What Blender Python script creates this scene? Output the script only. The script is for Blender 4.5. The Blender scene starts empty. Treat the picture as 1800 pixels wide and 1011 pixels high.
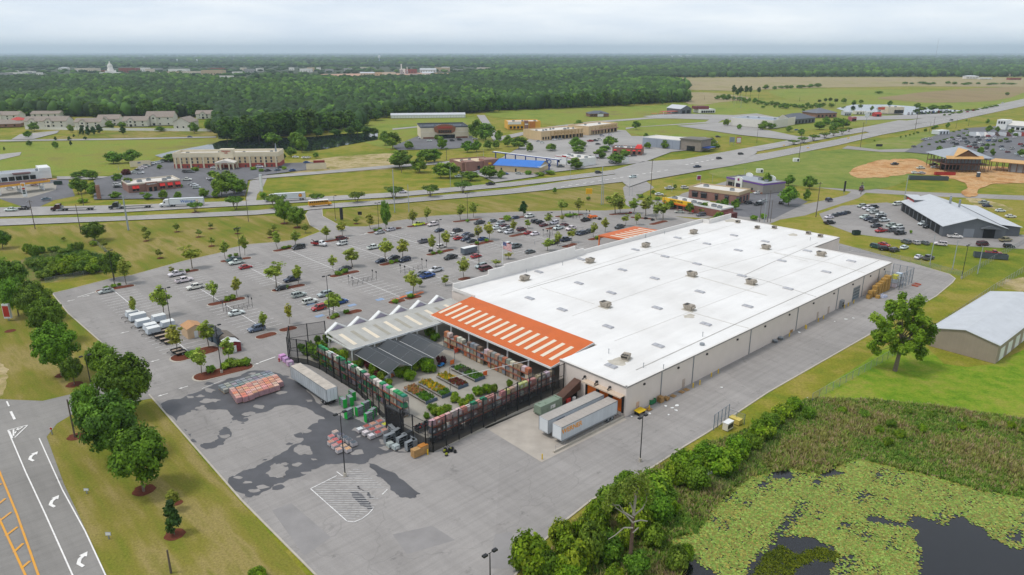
import bpy, math, random
import numpy as np
from mathutils import Vector, Matrix
sc=bpy.context.scene; COL=sc.collection
# ---------------------------------------------------------------- camera model (photo pixels 1800x1011 -> ground)
F=1262.0; HZ=92.5; CH=74.0
PIT=math.atan((505.5-HZ)/F); S_=math.sin(PIT); C_=math.cos(PIT)
def G(x,y,z=0.0):
    v=(y-505.5)/F; u=(x-900)/F; t=(CH-z)/(S_+v*C_)
    return Vector((t*u,t*(C_-v*S_),z))
def PX(p):
    z=p[2]-CH; f=p[1]*C_-z*S_; up=p[1]*S_+z*C_
    return (900+F*p[0]/f, 505.5-F*up/f)
def DEP(x,y): p=G(x,y); return p.y*C_+CH*S_
def MPP(x,y): return DEP(x,y)/F            # metres per photo pixel at a ground point
def HT(x,y,yt):
    p=G(x,y); v=(yt-505.5)/F
    return CH-p.y*(S_+v*C_)/(C_-v*S_)
A0=Vector((24.1,136.95,0)); AX=Vector((0.73803,0.67477,0)); BX=Vector((-0.67477,0.73803,0))
TH=math.atan2(AX.y,AX.x)
def W(a,b,z=0.0): return A0+AX*a+BX*b+Vector((0,0,z))
def AB(x,y,z=0.0):
    q=G(x,y,z)-A0; return (q.dot(AX),q.dot(BX))
cam=bpy.data.objects.new("camera",bpy.data.cameras.new("camera")); COL.objects.link(cam)
cam.location=(0,0,CH); cam.rotation_euler=(math.pi/2-PIT,0,0)
cam.data.sensor_width=36; cam.data.lens=36*F/1800; cam.data.clip_start=1; cam.data.clip_end=90000
sc.camera=cam
# ---------------------------------------------------------------- light
SEL,SAZ=math.radians(62),math.radians(-105)   # sun elevation, azimuth from +Y towards +X
sun=bpy.data.objects.new("sun",bpy.data.lights.new("sun",'SUN')); COL.objects.link(sun)
sd=Vector((math.sin(SAZ)*math.cos(SEL),math.cos(SAZ)*math.cos(SEL),math.sin(SEL)))
sun.rotation_euler=sd.to_track_quat('Z','Y').to_euler()
sun.data.energy=1.5; sun.data.angle=math.radians(11); sun.data.color=(1,0.95,0.88)
wd=bpy.data.worlds.new("World"); sc.world=wd; wd.use_nodes=True
nt=wd.node_tree; nt.nodes.clear()
def ND(t,ty,**k):
    n=t.nodes.new(ty)
    for a,b in k.items(): setattr(n,a,b)
    return n
o_=ND(nt,'ShaderNodeOutputWorld'); bg=ND(nt,'ShaderNodeBackground'); sky=ND(nt,'ShaderNodeTexSky',sky_type='NISHITA')
sky.sun_disc=False; sky.sun_elevation=SEL; sky.sun_rotation=SAZ; sky.dust_density=3.0; sky.air_density=1.0
tc=ND(nt,'ShaderNodeTexCoord'); mp=ND(nt,'ShaderNodeMapping'); mp.inputs['Scale'].default_value=(2.6,2.6,17)
nz=ND(nt,'ShaderNodeTexNoise'); nz.inputs['Scale'].default_value=1.7; nz.inputs['Detail'].default_value=6; nz.inputs['Roughness'].default_value=.55
rp=ND(nt,'ShaderNodeValToRGB'); rp.color_ramp.elements[0].position=.36; rp.color_ramp.elements[1].position=.68
rp.color_ramp.elements[0].color=(5.9,6.5,7.3,1); rp.color_ramp.elements[1].color=(7.7,7.95,8.2,1)
mx=ND(nt,'ShaderNodeMix',data_type='RGBA'); mx.inputs[0].default_value=.86
L=nt.links.new
L(tc.outputs['Generated'],mp.inputs[0]); L(mp.outputs[0],nz.inputs[0]); L(nz.outputs[0],rp.inputs[0])
sz=ND(nt,'ShaderNodeSeparateXYZ'); L(tc.outputs['Generated'],sz.inputs[0]); mr=ND(nt,'ShaderNodeMapRange'); mr.inputs['From Min'].default_value=-.01; mr.inputs['From Max'].default_value=.14; mr.inputs['To Min'].default_value=1.5; mr.inputs['To Max'].default_value=1.0; L(sz.outputs[2],mr.inputs[0])
gm=ND(nt,'ShaderNodeVectorMath',operation='SCALE'); L(mx.outputs[2],gm.inputs[0]); L(mr.outputs[0],gm.inputs['Scale'])
L(sky.outputs[0],mx.inputs[6]); L(rp.outputs[0],mx.inputs[7]); L(gm.outputs[0],bg.inputs[0]); L(bg.outputs[0],o_.inputs[0])
bg.inputs[1].default_value=.1
sc.view_settings.view_transform='Standard'; sc.view_settings.look='None'; sc.view_settings.exposure=0.27; sc.view_settings.gamma=1
sc.cycles.max_bounces=6; sc.cycles.diffuse_bounces=3; sc.cycles.glossy_bounces=2; sc.cycles.transmission_bounces=3; sc.cycles.volume_bounces=1; sc.cycles.transparent_max_bounces=12
sc.cycles.use_denoising=True
# ---------------------------------------------------------------- materials
MATS={}
def hx(h):
    c=[int(h[i:i+2],16)/255 for i in (0,2,4)]
    return tuple(x/12.92 if x<=.04045 else ((x+.055)/1.055)**2.4 for x in c)
def rgb(c): return hx(c) if isinstance(c,str) else tuple(c)
def base(name):
    m=bpy.data.materials.new(name); m.use_nodes=True
    t=m.node_tree; b=t.nodes['Principled BSDF']; MATS[name]=m
    return m,t,b
def pos(t,world=True):
    return ND(t,'ShaderNodeNewGeometry').outputs['Position'] if world else ND(t,'ShaderNodeTexCoord').outputs['Object']
def noise(t,vec,scale,detail=4,rough=.55,stretch=None,rot=0):
    if stretch:
        if rot: vr=ND(t,'ShaderNodeVectorRotate'); vr.inputs['Angle'].default_value=rot; t.links.new(vec,vr.inputs['Vector']); vec=vr.outputs[0]
        m=ND(t,'ShaderNodeMapping'); m.inputs['Scale'].default_value=stretch; t.links.new(vec,m.inputs[0]); vec=m.outputs[0]
    n=ND(t,'ShaderNodeTexNoise'); n.inputs['Scale'].default_value=scale; n.inputs['Detail'].default_value=detail; n.inputs['Roughness'].default_value=rough
    t.links.new(vec,n.inputs['Vector']); return n.outputs['Fac']
def ramp(t,fac,stops):
    r=ND(t,'ShaderNodeValToRGB'); e=r.color_ramp.elements
    while len(e)<len(stops): e.new(.5)
    for i,(p,c) in enumerate(stops):
        e[i].position=p; e[i].color=(*rgb(c),1) if not isinstance(c,(int,float)) else (c,c,c,1)
    t.links.new(fac,r.inputs[0]); return r.outputs[0]
def mix(t,f,a,b,mode='MIX'):
    m=ND(t,'ShaderNodeMix',data_type='RGBA',blend_type=mode)
    for s,i in ((f,0),(a,6),(b,7)):
        if hasattr(s,'links') or hasattr(s,'is_linked'): t.links.new(s,m.inputs[i])
        elif i==0: m.inputs[0].default_value=s
        else: m.inputs[i].default_value=(*rgb(s),1)
    return m.outputs[2]
def M(name,c,rough=.7,var=.18,scale=.6,metal=0,world=True,stretch=None):
    """plain surface with weathering"""
    if name in MATS: return MATS[name]
    m,t,b=base(name); c=rgb(c)
    n=noise(t,pos(t,world),scale,5,.6,stretch)
    lo=tuple(x*(1-var) for x in c); hi=tuple(min(1,x*(1+var*.7)) for x in c)
    t.links.new(ramp(t,n,[(.3,lo),(.7,hi)]),b.inputs['Base Color'])
    b.inputs['Roughness'].default_value=rough; b.inputs['Metallic'].default_value=metal
    return m
def stripes(name,c,c2,axis=0,period=1.0,duty=.5,rough=.6,sharp=.08,var=.12):
    """object-space ribs / panels / brick courses"""
    if name in MATS: return MATS[name]
    m,t,b=base(name); p=pos(t,False)
    sx=ND(t,'ShaderNodeSeparateXYZ'); t.links.new(p,sx.inputs[0])
    d=ND(t,'ShaderNodeMath',operation='DIVIDE'); t.links.new(sx.outputs[axis],d.inputs[0]); d.inputs[1].default_value=period
    f=ND(t,'ShaderNodeMath',operation='FRACT'); t.links.new(d.outputs[0],f.inputs[0])
    st=ramp(t,f.outputs[0],[(max(0,duty-sharp),c),(duty,c2)])
    n=ramp(t,noise(t,p,.35,5),[(.3,1-var),(.7,1.0)])
    t.links.new(mix(t,1,st,n,'MULTIPLY'),b.inputs['Base Color']); b.inputs['Roughness'].default_value=rough
    return m
def paint():
    m,t,b=base('car_paint'); oi=ND(t,'ShaderNodeObjectInfo'); t.links.new(oi.outputs['Color'],b.inputs['Base Color'])
    b.inputs['Roughness'].default_value=.28; b.inputs['Coat Weight'].default_value=.4
    return m
def tinted(name,rough=.6,var=.15):
    m,t,b=base(name); oi=ND(t,'ShaderNodeObjectInfo')
    n=ramp(t,noise(t,pos(t),1.1,4),[(.3,1-var),(.7,1.0)])
    t.links.new(mix(t,1,oi.outputs['Color'],n,'MULTIPLY'),b.inputs['Base Color']); b.inputs['Roughness'].default_value=rough
    return m
def vcol(name,rough=.8,trans=0.0,obj=True):
    m,t,b=base(name); a=ND(t,'ShaderNodeVertexColor',layer_name='Col'); c=a.outputs[0]
    if obj:
        oi=ND(t,'ShaderNodeObjectInfo'); c=mix(t,1,c,oi.outputs['Color'],'MULTIPLY')
    t.links.new(c,b.inputs['Base Color']); b.inputs['Roughness'].default_value=rough; b.inputs['Specular IOR Level'].default_value=.2
    if trans:
        tr=ND(t,'ShaderNodeBsdfTranslucent'); t.links.new(c,tr.inputs[0]); ms=ND(t,'ShaderNodeMixShader'); ms.inputs[0].default_value=trans
        t.links.new(b.outputs[0],ms.inputs[1]); t.links.new(tr.outputs[0],ms.inputs[2]); t.links.new(ms.outputs[0],t.nodes['Material Output'].inputs[0])
    return m
PAINT=paint(); TINT=tinted('tinted_surface'); LEAF=vcol('leaf',.6,.32); VC=vcol('coloured',.75,0,True)
GLASS=M('dark_glass','1a2024',.12,.1); TYRE=M('tyre_rubber','17181a',.85,.1); BLACK=M('black_steel','1b1d21',.5,.15)
WHITE=M('white_metal','dcdedd',.5,.06); STEEL=M('galvanised_steel','8f959a',.45,.12,metal=.3); YELLOW=M('safety_yellow','d8b40a',.6,.1)
BARK=M('bark','6f6558',.9,.25,3); CONC=M('concrete','a29b91',.9,.16,.4); RED=M('red_paint','a5231c',.5,.12); LAMPW=M('pale_plastic','c9cdd2',.4,.05)
WOOD=M('raw_wood','b08a58',.85,.25,1.5); ORANGE=M('orange_paint','e0701c',.55,.08)
# ---------------------------------------------------------------- mesh building
class MB:
    def __init__(s): s.v=[];s.f=[];s.mi=[];s.mats=[];s.c=[]; s.cur=(1,1,1)
    def m(s,mat):
        if mat not in s.mats: s.mats.append(mat)
        return s.mats.index(mat)
    def add(s,vs,fs,mat):
        o=len(s.v); i=s.m(mat); s.v+= [tuple(p) for p in vs]; s.c+=[s.cur]*len(vs)
        for f in fs: s.f.append([o+k for k in f]); s.mi.append(i)
        return s
    def box(s,x0,x1,y0,y1,z0,z1,mat,top=None,mx=None):
        v=[(x0,y0,z0),(x1,y0,z0),(x1,y1,z0),(x0,y1,z0),(x0,y0,z1),(x1,y0,z1),(x1,y1,z1),(x0,y1,z1)]
        if top:  # taper (tx,ty)
            cx,cy=(x0+x1)/2,(y0+y1)/2
            v=v[:4]+[(cx+(p[0]-cx)*top[0],cy+(p[1]-cy)*top[1],p[2]) for p in v[4:]]
        if mx: v=[mx@Vector(p) for p in v]
        return s.add(v,[(0,3,2,1),(4,5,6,7),(0,1,5,4),(1,2,6,5),(2,3,7,6),(3,0,4,7)],mat)
    def cyl(s,p,q,r,r2,mat,n=8,cap=True):
        p,q=Vector(p),Vector(q); d=(q-p).normalized(); a=d.orthogonal().normalized(); b=d.cross(a)
        vs=[];r2=r if r2 is None else r2
        for c,rr in ((p,r),(q,r2)):
            for k in range(n):
                t=2*math.pi*k/n; vs.append(c+(a*math.cos(t)+b*math.sin(t))*rr)
        fs=[(k,(k+1)%n,n+(k+1)%n,n+k) for k in range(n)]
        if cap: fs+=[tuple(range(n))[::-1],tuple(range(n,2*n))]
        return s.add(vs,fs,mat)
    def quad(s,a,b,c,d,mat): return s.add([a,b,c,d],[(0,1,2,3)],mat)
    def prism(s,poly,z0,z1,mat,side=None):
        n=len(poly); s.add([(x,y,z1) for x,y in poly],[tuple(range(n))],mat)
        s.add([(x,y,z0) for x,y in poly]+[(x,y,z1) for x,y in poly],[(k,(k+1)%n,n+(k+1)%n,n+k) for k in range(n)],side or mat); return s
    def ext(s,prof,y0,y1,mat,ins=0):
        """x-z profile extruded along y"""
        n=len(prof); vs=[(x,y0,z) for x,z in prof]+[(x,y1,z) for x,z in prof]
        return s.add(vs,[tuple(range(n)),tuple(range(n,2*n))[::-1]]+[((k+1)%n,k,n+k,n+(k+1)%n) for k in range(n)],mat)
    def lathe(s,prof,mat,n=12,c=(0,0,0)):
        vs=[]; 
        for r,z in prof:
            for k in range(n): vs.append((c[0]+r*math.cos(2*math.pi*k/n),c[1]+r*math.sin(2*math.pi*k/n),c[2]+z))
        fs=[(i*n+k,i*n+(k+1)%n,(i+1)*n+(k+1)%n,(i+1)*n+k) for i in range(len(prof)-1) for k in range(n)]
        return s.add(vs,fs+[tuple(range(n))[::-1],tuple(range(len(vs)-n,len(vs)))],mat)
    def mesh(s,name,smooth=False):
        me=bpy.data.meshes.new(name); me.from_pydata(s.v,[],s.f)
        for m in s.mats: me.materials.append(m)
        me.polygons.foreach_set('material_index',s.mi)
        if any(c!=(1,1,1) for c in s.c):
            at=me.color_attributes.new('Col','FLOAT_COLOR','POINT'); at.data.foreach_set('color',np.array([(*c,1) for c in s.c],dtype=np.float32).ravel())
        if smooth: me.polygons.foreach_set('use_smooth',[True]*len(me.polygons))
        me.update(); return me
    def build(s,name,parent=None,loc=None,rz=0,smooth=False):
        return OBJ(name,s.mesh(name,smooth),parent,loc,rz)
def OBJ(name,me,parent=None,loc=None,rz=0,scale=None):
    o=bpy.data.objects.new(name,me); COL.objects.link(o)
    if parent: o.parent=parent
    if loc is not None: o.location=loc
    if rz: o.rotation_euler=(0,0,rz)
    if scale: o.scale=scale
    return o
def EMPTY(name,loc=(0,0,0),rz=0): return OBJ(name,None,None,loc,rz)
def STRUCT(o,kind='structure'): o['kind']=kind; return o
REG=[]
def TAG(o,look,cat,group=None,px=None,where=None,full=False):
    """full: label complete; otherwise a place phrase is added at the end so that it singles out one thing"""
    o['category']=cat
    if group: o['group']=group
    if full: o['label']=look
    REG.append((o,look,px,where,full)); return o
def numesh(name,V,Fq,mat,C=None,smooth=False):
    me=bpy.data.meshes.new(name); V=np.asarray(V,np.float32); Fq=np.asarray(Fq,np.int32); k=Fq.shape[1]
    me.vertices.add(len(V)); me.vertices.foreach_set('co',V.ravel())
    me.loops.add(Fq.size); me.loops.foreach_set('vertex_index',Fq.ravel())
    me.polygons.add(len(Fq)); me.polygons.foreach_set('loop_start',np.arange(0,Fq.size,k,dtype=np.int32))
    me.materials.append(mat)
    if C is not None:
        at=me.color_attributes.new('Col','FLOAT_COLOR','POINT'); C=np.asarray(C,np.float32)
        at.data.foreach_set('color',np.concatenate([C,np.ones((len(C),1),np.float32)],1).ravel())
    if smooth: me.polygons.foreach_set('use_smooth',np.ones(len(Fq),bool))
    me.update(); me.validate(); return me
def TEXT(s,parent,size,mat,loc,rot,name='lettering',bold=0,ext=.03):
    c=bpy.data.curves.new(name,'FONT'); c.body=s; c.size=size; c.align_x='CENTER'; c.align_y='CENTER'; c.extrude=ext; c.offset=bold; t_=bpy.data.objects.new(name,c); COL.objects.link(t_); bpy.context.view_layer.update(); me=bpy.data.meshes.new_from_object(t_.evaluated_get(bpy.context.evaluated_depsgraph_get())); me.name=name; bpy.data.objects.remove(t_); bpy.data.curves.remove(c); me.materials.clear(); me.materials.append(mat)
    o=OBJ(name,me,parent,loc); o.rotation_euler=rot; return o
def inpoly(x,y,P):
    c=False; n=len(P)
    for i in range(n):
        x1,y1=P[i]; x2,y2=P[i-1]
        if (y1>y)!=(y2>y) and x<(x2-x1)*(y-y1)/(y2-y1)+x1: c=not c
    return c
def inpoly_np(X,Y,P):
    c=np.zeros(X.shape,bool); n=len(P)
    for i in range(n):
        x1,y1=P[i]; x2,y2=P[i-1]
        if y1==y2: continue
        c^=((y1>Y)!=(y2>Y))&(X<(x2-x1)*(Y-y1)/(y2-y1)+x1)
    return c
def smoothp(P,n=4,closed=True):
    out=[];N=len(P)
    for i in range(N if closed else N-1):
        p0,p1,p2,p3=[P[(i+k)%N] if closed else P[min(max(i+k,0),N-1)] for k in (-1,0,1,2)]
        for j in range(n):
            t=j/n; out.append(tuple(.5*((2*p1[a])+(-p0[a]+p2[a])*t+(2*p0[a]-5*p1[a]+4*p2[a]-p3[a])*t*t+(-p0[a]+3*p1[a]-3*p2[a]+p3[a])*t**3) for a in (0,1)))
    if not closed: out.append(tuple(P[-1]))
    return out
# ================================================================ GROUND
def groundmat(name,stops,s1=.012,s2=.15,s3=2.2,rough=.95,stretch=None,rot=0,bump=0):
    m,t,b=base(name); p=pos(t)
    a=noise(t,p,s1,5,.6); c=noise(t,p,s2,5,.6,stretch,rot); d=noise(t,p,s3,4,.7)
    x=ND(t,'ShaderNodeMath',operation='MULTIPLY_ADD'); t.links.new(a,x.inputs[0]); x.inputs[1].default_value=.5
    y=ND(t,'ShaderNodeMath',operation='MULTIPLY'); t.links.new(c,y.inputs[0]); y.inputs[1].default_value=.5; t.links.new(y.outputs[0],x.inputs[2])
    col=ramp(t,x.outputs[0],stops); det=ramp(t,d,[(.3,.62),(.7,1.06)]); d2=ramp(t,noise(t,p,s3*5,3,.8),[(.3,.78),(.7,1.05)])
    t.links.new(mix(t,1,mix(t,1,col,det,'MULTIPLY'),d2,'MULTIPLY'),b.inputs['Base Color']); b.inputs['Roughness'].default_value=rough; b.inputs['Specular IOR Level'].default_value=.1
    return m
GRASS=groundmat('grass_ground',[(.33,'61761f'),(.43,'78862a'),(.5,'8d8d31'),(.57,'a09449'),(.62,'878a30'),(.7,'6a7c23')],.013,.11,1.6)
MOWN=groundmat('mown_grass',[(.33,'657a24'),(.43,'7c8230'),(.5,'8d863e'),(.57,'a0915a'),(.63,'86823c'),(.7,'6e7c2a')],.03,.22,2.5,stretch=(1,.12,1),rot=-TH)
LUSH=groundmat('lush_grass',[(.33,'587d1c'),(.44,'709324'),(.52,'869c30'),(.6,'999c44'),(.68,'6c8c24')],.05,.3,2.0)
MARSH=groundmat('marsh_ground',[(.35,'54682c'),(.45,'6f7f38'),(.55,'85804c'),(.66,'918262')],.06,.5,3)
GRASSB=groundmat('green_verge',[(.33,'637d30'),(.45,'7a8c3c'),(.55,'8b9446'),(.66,'9a9660')],.02,.12,1.2)
MEADOW=groundmat('meadow',[(.35,'6f8430'),(.47,'8a983e'),(.55,'8f9240'),(.65,'857f4c')],.006,.05,.8)
FIELD=groundmat('fallow_field',[(.35,'9a8d6c'),(.5,'aa9c78'),(.62,'96915e')],.004,.03,.5,stretch=(1,.25,1))
BROWNF=groundmat('brown_field',[(.35,'8f7d5a'),(.5,'9d8a66'),(.62,'8c8850')],.004,.03,.5,stretch=(1,.25,1))
DIRT=groundmat('orange_dirt',[(.38,'b07f4e'),(.47,'cc9b66'),(.54,'d6b184'),(.6,'bd8d5a'),(.66,'948646')],.03,.12,1.2)
SAND=groundmat('pale_sand',[(.4,'8f8c48'),(.5,'b5a476'),(.57,'c6b48e'),(.62,'938f4a')],.03,.12,1.2)
MULCH=groundmat('red_mulch',[(.35,'633a2e'),(.5,'784636'),(.62,'6c4032')],.1,1,6)
def asphalt(name,c,var=.12,crack=True,s=.05):
    m,t,b=base(name); p=pos(t); c=rgb(c)
    lo=tuple(x*(1-var) for x in c); hi=tuple(x*(1+var*.6) for x in c)
    n1=ramp(t,noise(t,p,s,6,.62),[(.3,lo),(.68,hi)]); n2=ramp(t,noise(t,p,.35,6,.65,(1,.13,1),-TH),[(.32,.86),(.6,1.0)]); n3=ramp(t,noise(t,p,6,3,.7),[(.3,.88),(.7,1.0)])
    col=mix(t,1,mix(t,1,n1,n2,'MULTIPLY'),n3,'MULTIPLY')
    # oil and tyre stains with a shape of their own
    st=ramp(t,noise(t,p,.21,5,.7),[(.62,1.0),(.74,.55)]); col=mix(t,1,col,st,'MULTIPLY')
    tk=ramp(t,noise(t,p,1.1,5,.7,(.035,1,1),-TH),[(.36,.84),(.56,1.02)]); col=mix(t,.6,col,mix(t,1,col,tk,'MULTIPLY'))
    vo=ND(t,'ShaderNodeTexVoronoi'); vo.inputs['Scale'].default_value=.022; t.links.new(p,vo.inputs['Vector']); sp=ND(t,'ShaderNodeSeparateColor'); t.links.new(vo.outputs['Color'],sp.inputs[0]); col=mix(t,1,col,ramp(t,sp.outputs[0],[(0,.92),(1,1.03)]),'MULTIPLY')
    if crack:
        v=ND(t,'ShaderNodeTexVoronoi',feature='DISTANCE_TO_EDGE'); v.inputs['Scale'].default_value=.06
        wv=ND(t,'ShaderNodeTexNoise'); wv.inputs['Scale'].default_value=.25; t.links.new(p,wv.inputs['Vector'])
        ad=ND(t,'ShaderNodeVectorMath',operation='MULTIPLY_ADD'); t.links.new(wv.outputs['Color'],ad.inputs[0]); ad.inputs[1].default_value=(7,7,0); t.links.new(p,ad.inputs[2]); t.links.new(ad.outputs[0],v.inputs['Vector'])
        cr=ramp(t,v.outputs['Distance'],[(.0,.74),(.004,.82),(.008,1.0)]); col=mix(t,.5,col,mix(t,1,col,cr,'MULTIPLY'))
    t.links.new(col,b.inputs['Base Color']); b.inputs['Roughness'].default_value=.85; b.inputs['Specular IOR Level'].default_value=.25
    return m
LOT=asphalt('lot_asphalt','9e9a97'); ROAD=asphalt('road_asphalt','a7a4a1',.08,False); DARKLOT=asphalt('dark_asphalt','727276',.1,False); LEFTROAD=asphalt('left_road_asphalt','93908c',.08,False)
WET=M('wet_asphalt','4e4e52',.55,.25,.22); APRON=M('apron_concrete','989389',.85,.16,.25); PATCH=M('patched_asphalt','8a8786',.8,.12,.3)
def markmat(name,c,wear=.45):
    m,t,b=base(name); p=pos(t); f=ramp(t,noise(t,p,1.3,5,.7),[(.42,0.0),(.62,1.0)])
    g=ND(t,'ShaderNodeMath',operation='MULTIPLY'); t.links.new(f,g.inputs[0]); g.inputs[1].default_value=wear
    t.links.new(mix(t,g.outputs[0],c,'98979a'),b.inputs['Base Color']); b.inputs['Roughness'].default_value=.8; return m
MARK=markmat('white_marking','e6e5e3',.5); MARKN=markmat('fresh_white_marking','eceae6',.25); MARKY=markmat('yellow_marking','d99a2b',.25); BLUE=markmat('blue_marking','7f9dc4',.6); FADED=markmat('faded_marking','c6c5c3',.9)
def WATER(name,c,rough=.05):
    m,t,b=base(name); p=pos(t); b.inputs['Base Color'].default_value=(*rgb(c),1); b.inputs['Roughness'].default_value=rough
    bm=ND(t,'ShaderNodeBump'); bm.inputs['Strength'].default_value=.03; t.links.new(noise(t,p,1.4,3),bm.inputs['Height']); t.links.new(bm.outputs[0],b.inputs['Normal']); return m
POND=WATER('dark_pond_water','15171c',.08); LAKE=WATER('lake_water','1c2426',.05)
def zl(layer,y): return layer*(.012 if y<520 else .12)
def flat(name,pts,mat,layer,kind='structure',z=None):
    ymax=max(p.y for p in pts); zz=zl(layer,ymax) if z is None else z
    mb=MB(); mb.add([(p.x,p.y,zz) for p in pts],[tuple(range(len(pts)))],mat)
    me=mb.mesh(name); n=me.polygons[0].normal.z
    if n<0: me.flip_normals()
    return STRUCT(OBJ(name,me),kind)
def SHEET(name,px,mat,layer=1,sm=0):
    if sm: px=ragged(px,.9 if min(q[1] for q in px)>270 else .35) if name in RAGGED else smoothp(px,sm)
    return flat(name,[G(*p) for p in px],mat,layer)
def ragged(px,amp=1.0):
    P=smoothp(px,10); r=random.Random(len(P)+int(px[0][0])); out=[]; ph=[r.random()*6.28 for _ in range(8)]; n=len(P)
    for i,(x,y) in enumerate(P):
        t=i/n*6.2832; k=lambda a:sum(math.sin(t*f+ph[(j+a)%8])*g for j,(f,g) in enumerate(((n//14,.9),(n//9,.7),(n//6,.7),(n//4,.5))))+r.uniform(-.8,.8)
        out.append((x+amp*1.7*k(0),y+amp*.8*k(3)))
    return out
RAGGED={'dirt','sand','field','meadow','marsh'}
def RIBBON(name,rows,mat,layer=2):
    """rows: (x, ytop, ybottom) in photo pixels -> one road sheet"""
    return SHEET(name,[(x,a) for x,a,b in rows]+[(x,b) for x,a,b in rows[::-1]],mat,layer)
g=MB(); g.add([(-30000,-150,0),(30000,-150,0),(30000,32000,0),(-30000,32000,0)],[(0,1,2,3)],GRASS); STRUCT(g.build('ground'))
# meadows and fields
SHEET('meadow',[(-80,262),(0,252),(380,244),(390,250),(330,262),(280,275),(210,305),(120,312),(0,318),(-80,322)],MEADOW,1,3)
SHEET('meadow',[(600,222),(690,208),(830,207),(870,240),(860,262),(700,262),(640,250)],MEADOW,1,2)
SHEET('meadow',[(860,197),(1140,186),(1300,178),(1560,168),(1800,152),(1800,172),(1560,217),(1250,240),(1100,235),(940,215)],MEADOW,1,2)
SHEET('meadow',[(1360,158),(1560,158),(1800,165),(1800,182),(1650,205),(1500,186),(1400,178)],MEADOW,2,2)
SHEET('meadow',[(1250,300),(1390,268),(1480,262),(1640,230),(1720,245),(1640,290),(1560,330),(1440,330),(1300,318)],GRASSB,1,2)
SHEET('field',[(1055,139.5),(1120,137.5),(1350,136),(1800,136.5),(1800,153),(1600,152),(1400,155),(1290,160),(1205,158),(1212,148),(1150,142)],FIELD,2)
SHEET('field',[(1180,166),(1240,163),(1320,172),(1270,180),(1215,184)],FIELD,2,2)
SHEET('field',[(1545,172),(1690,157),(1800,153),(1800,163),(1750,177),(1650,181),(1590,178)],BROWNF,3,2)
SHEET('field',[(490,300),(560,280),(690,270),(705,285),(700,296),(560,305)],SAND,1,3)
SHEET('dirt',[(0,308),(60,300),(120,306),(100,316),(0,320)],DIRT,2,3)
SHEET('dirt',[(0,224),(0,0)] and [(60,247),(240,228),(380,230),(378,240),(200,243)],MOWN,2,2)
SHEET('dirt',[(1495,300),(1545,283),(1600,280),(1660,292),(1800,296),(1830,318),(1740,325),(1712,345),(1690,342),(1695,322),(1620,306),(1560,312),(1505,312)],DIRT,2,2)
SHEET('sand',[(1425,309),(1450,304),(1478,311),(1470,318),(1440,316)],SAND,2,3)
SHEET('sand',[(1755,500),(1790,488),(1830,495),(1830,512),(1790,512)],SAND,2,3)
SHEET('sand',[(-10,640),(8,645),(14,660),(6,690),(-10,692)],SAND,2,3)
SHEET('sand',[(1700,345),(1735,352),(1780,366),(1760,370),(1712,360)],SAND,1,3)
# lawns
SHEET('lawn',[(60,500),(240,484),(398,440),(500,424),(562,405),(545,380),(420,379),(200,392),(0,402),(-60,410),(-60,520)],MOWN,1)
SHEET('lawn',[(568,386),(600,398),(650,398),(760,380),(1000,369),(1090,366),(1110,345),(1130,322),(1060,318),(900,343),(640,364),(574,371)],MOWN,1)
SHEET('lawn',[(-60,540),(120,545),(180,602),(240,660),(150,692),(75,705),(-60,702)],MOWN,1)
SHEET('lawn',[(80,760),(140,722),(265,702),(420,880),(570,1045),(200,1045),(112,850)],MOWN,1)
SHEET('lawn',[(1430,706),(1510,642),(1600,590),(1660,640),(1745,640),(1830,600),(1900,600),(1900,760),(1800,737),(1620,712)],LUSH,1,2)
SHEET('marsh',[(905,1045),(1000,930),(1100,850),(1215,795),(1320,752),(1420,700),(1520,700),(1640,712),(1800,735),(1920,752),(1920,890),(1800,876),(1640,840),(1490,815),(1350,830),(1270,880),(1190,950),(1205,1045)],MARSH,2)
SHEET('marsh',[(40,455),(150,440),(185,452),(182,478),(120,490),(60,498),(40,480)],MARSH,2,2)
# water
SHEET('water',[(1190,1050),(1204,985),(1178,950),(1225,938),(1262,884),(1290,862),(1320,838),(1390,824),(1440,834),(1490,812),(1510,806),(1560,820),(1640,838),(1720,862),(1800,876),(1920,892),(1920,1060)],POND,4)
SHEET('water',[(272,274),(300,267),(350,258),(375,253),(388,248),(450,242),(520,243),(560,240),(600,236),(664,234),(664,246),(640,250),(600,257),(570,263),(540,266),(505,264),(440,264),(380,266),(305,274),(285,278)],LAKE,3)
SHEET('water',[(1470,191),(1500,184.5),(1560,184.5),(1640,190),(1690,195),(1660,200),(1600,203),(1540,201),(1490,198)],LAKE,4)
# roads
FARW=[(-120,370,386),(0,366,382),(200,362,375),(450,353.5,361.5),(560,347,355),(700,339,347),(900,321,328.5),(1000,309.5,316.5),(1100,297,304.5),(1200,281,291),(1350,254,263.5),(1475,231,240),(1550,219,227),(1640,206,214),(1720,191,198),(1800,174,181),(1900,158,164)]
NEARW=[(-120,392,404),(0,386,398),(200,382,389.5),(450,371,378.7),(560,360.5,368.5),(700,351,358.5),(900,333,341.5),(1000,319,331),(1100,305,320),(1200,291,306),(1270,281,295),(1350,269,280.5),(1475,245,255.5),(1550,229,237.5),(1640,214,221.5),(1720,198,204),(1800,181,187),(1900,164,169)]
RIBBON('road',FARW,ROAD,3); RIBBON('road',NEARW,ROAD,3)
SHEET('road',[(1075,301),(1130,285),(1240,279),(1330,262),(1330,270),(1290,292),(1240,300),(1140,318),(1105,330),(1095,322)],ROAD,4)
SHEET('road',[(1500,228),(1580,212),(1620,214),(1600,222),(1540,236)],ROAD,4)
SHEET('road',[(-150,690),(0,702),(75,705),(130,692),(235,640),(270,700),(180,716),(138,722),(100,745),(82,768),(112,850),(150,930),(205,1050),(-150,1050)],LEFTROAD,3)
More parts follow.
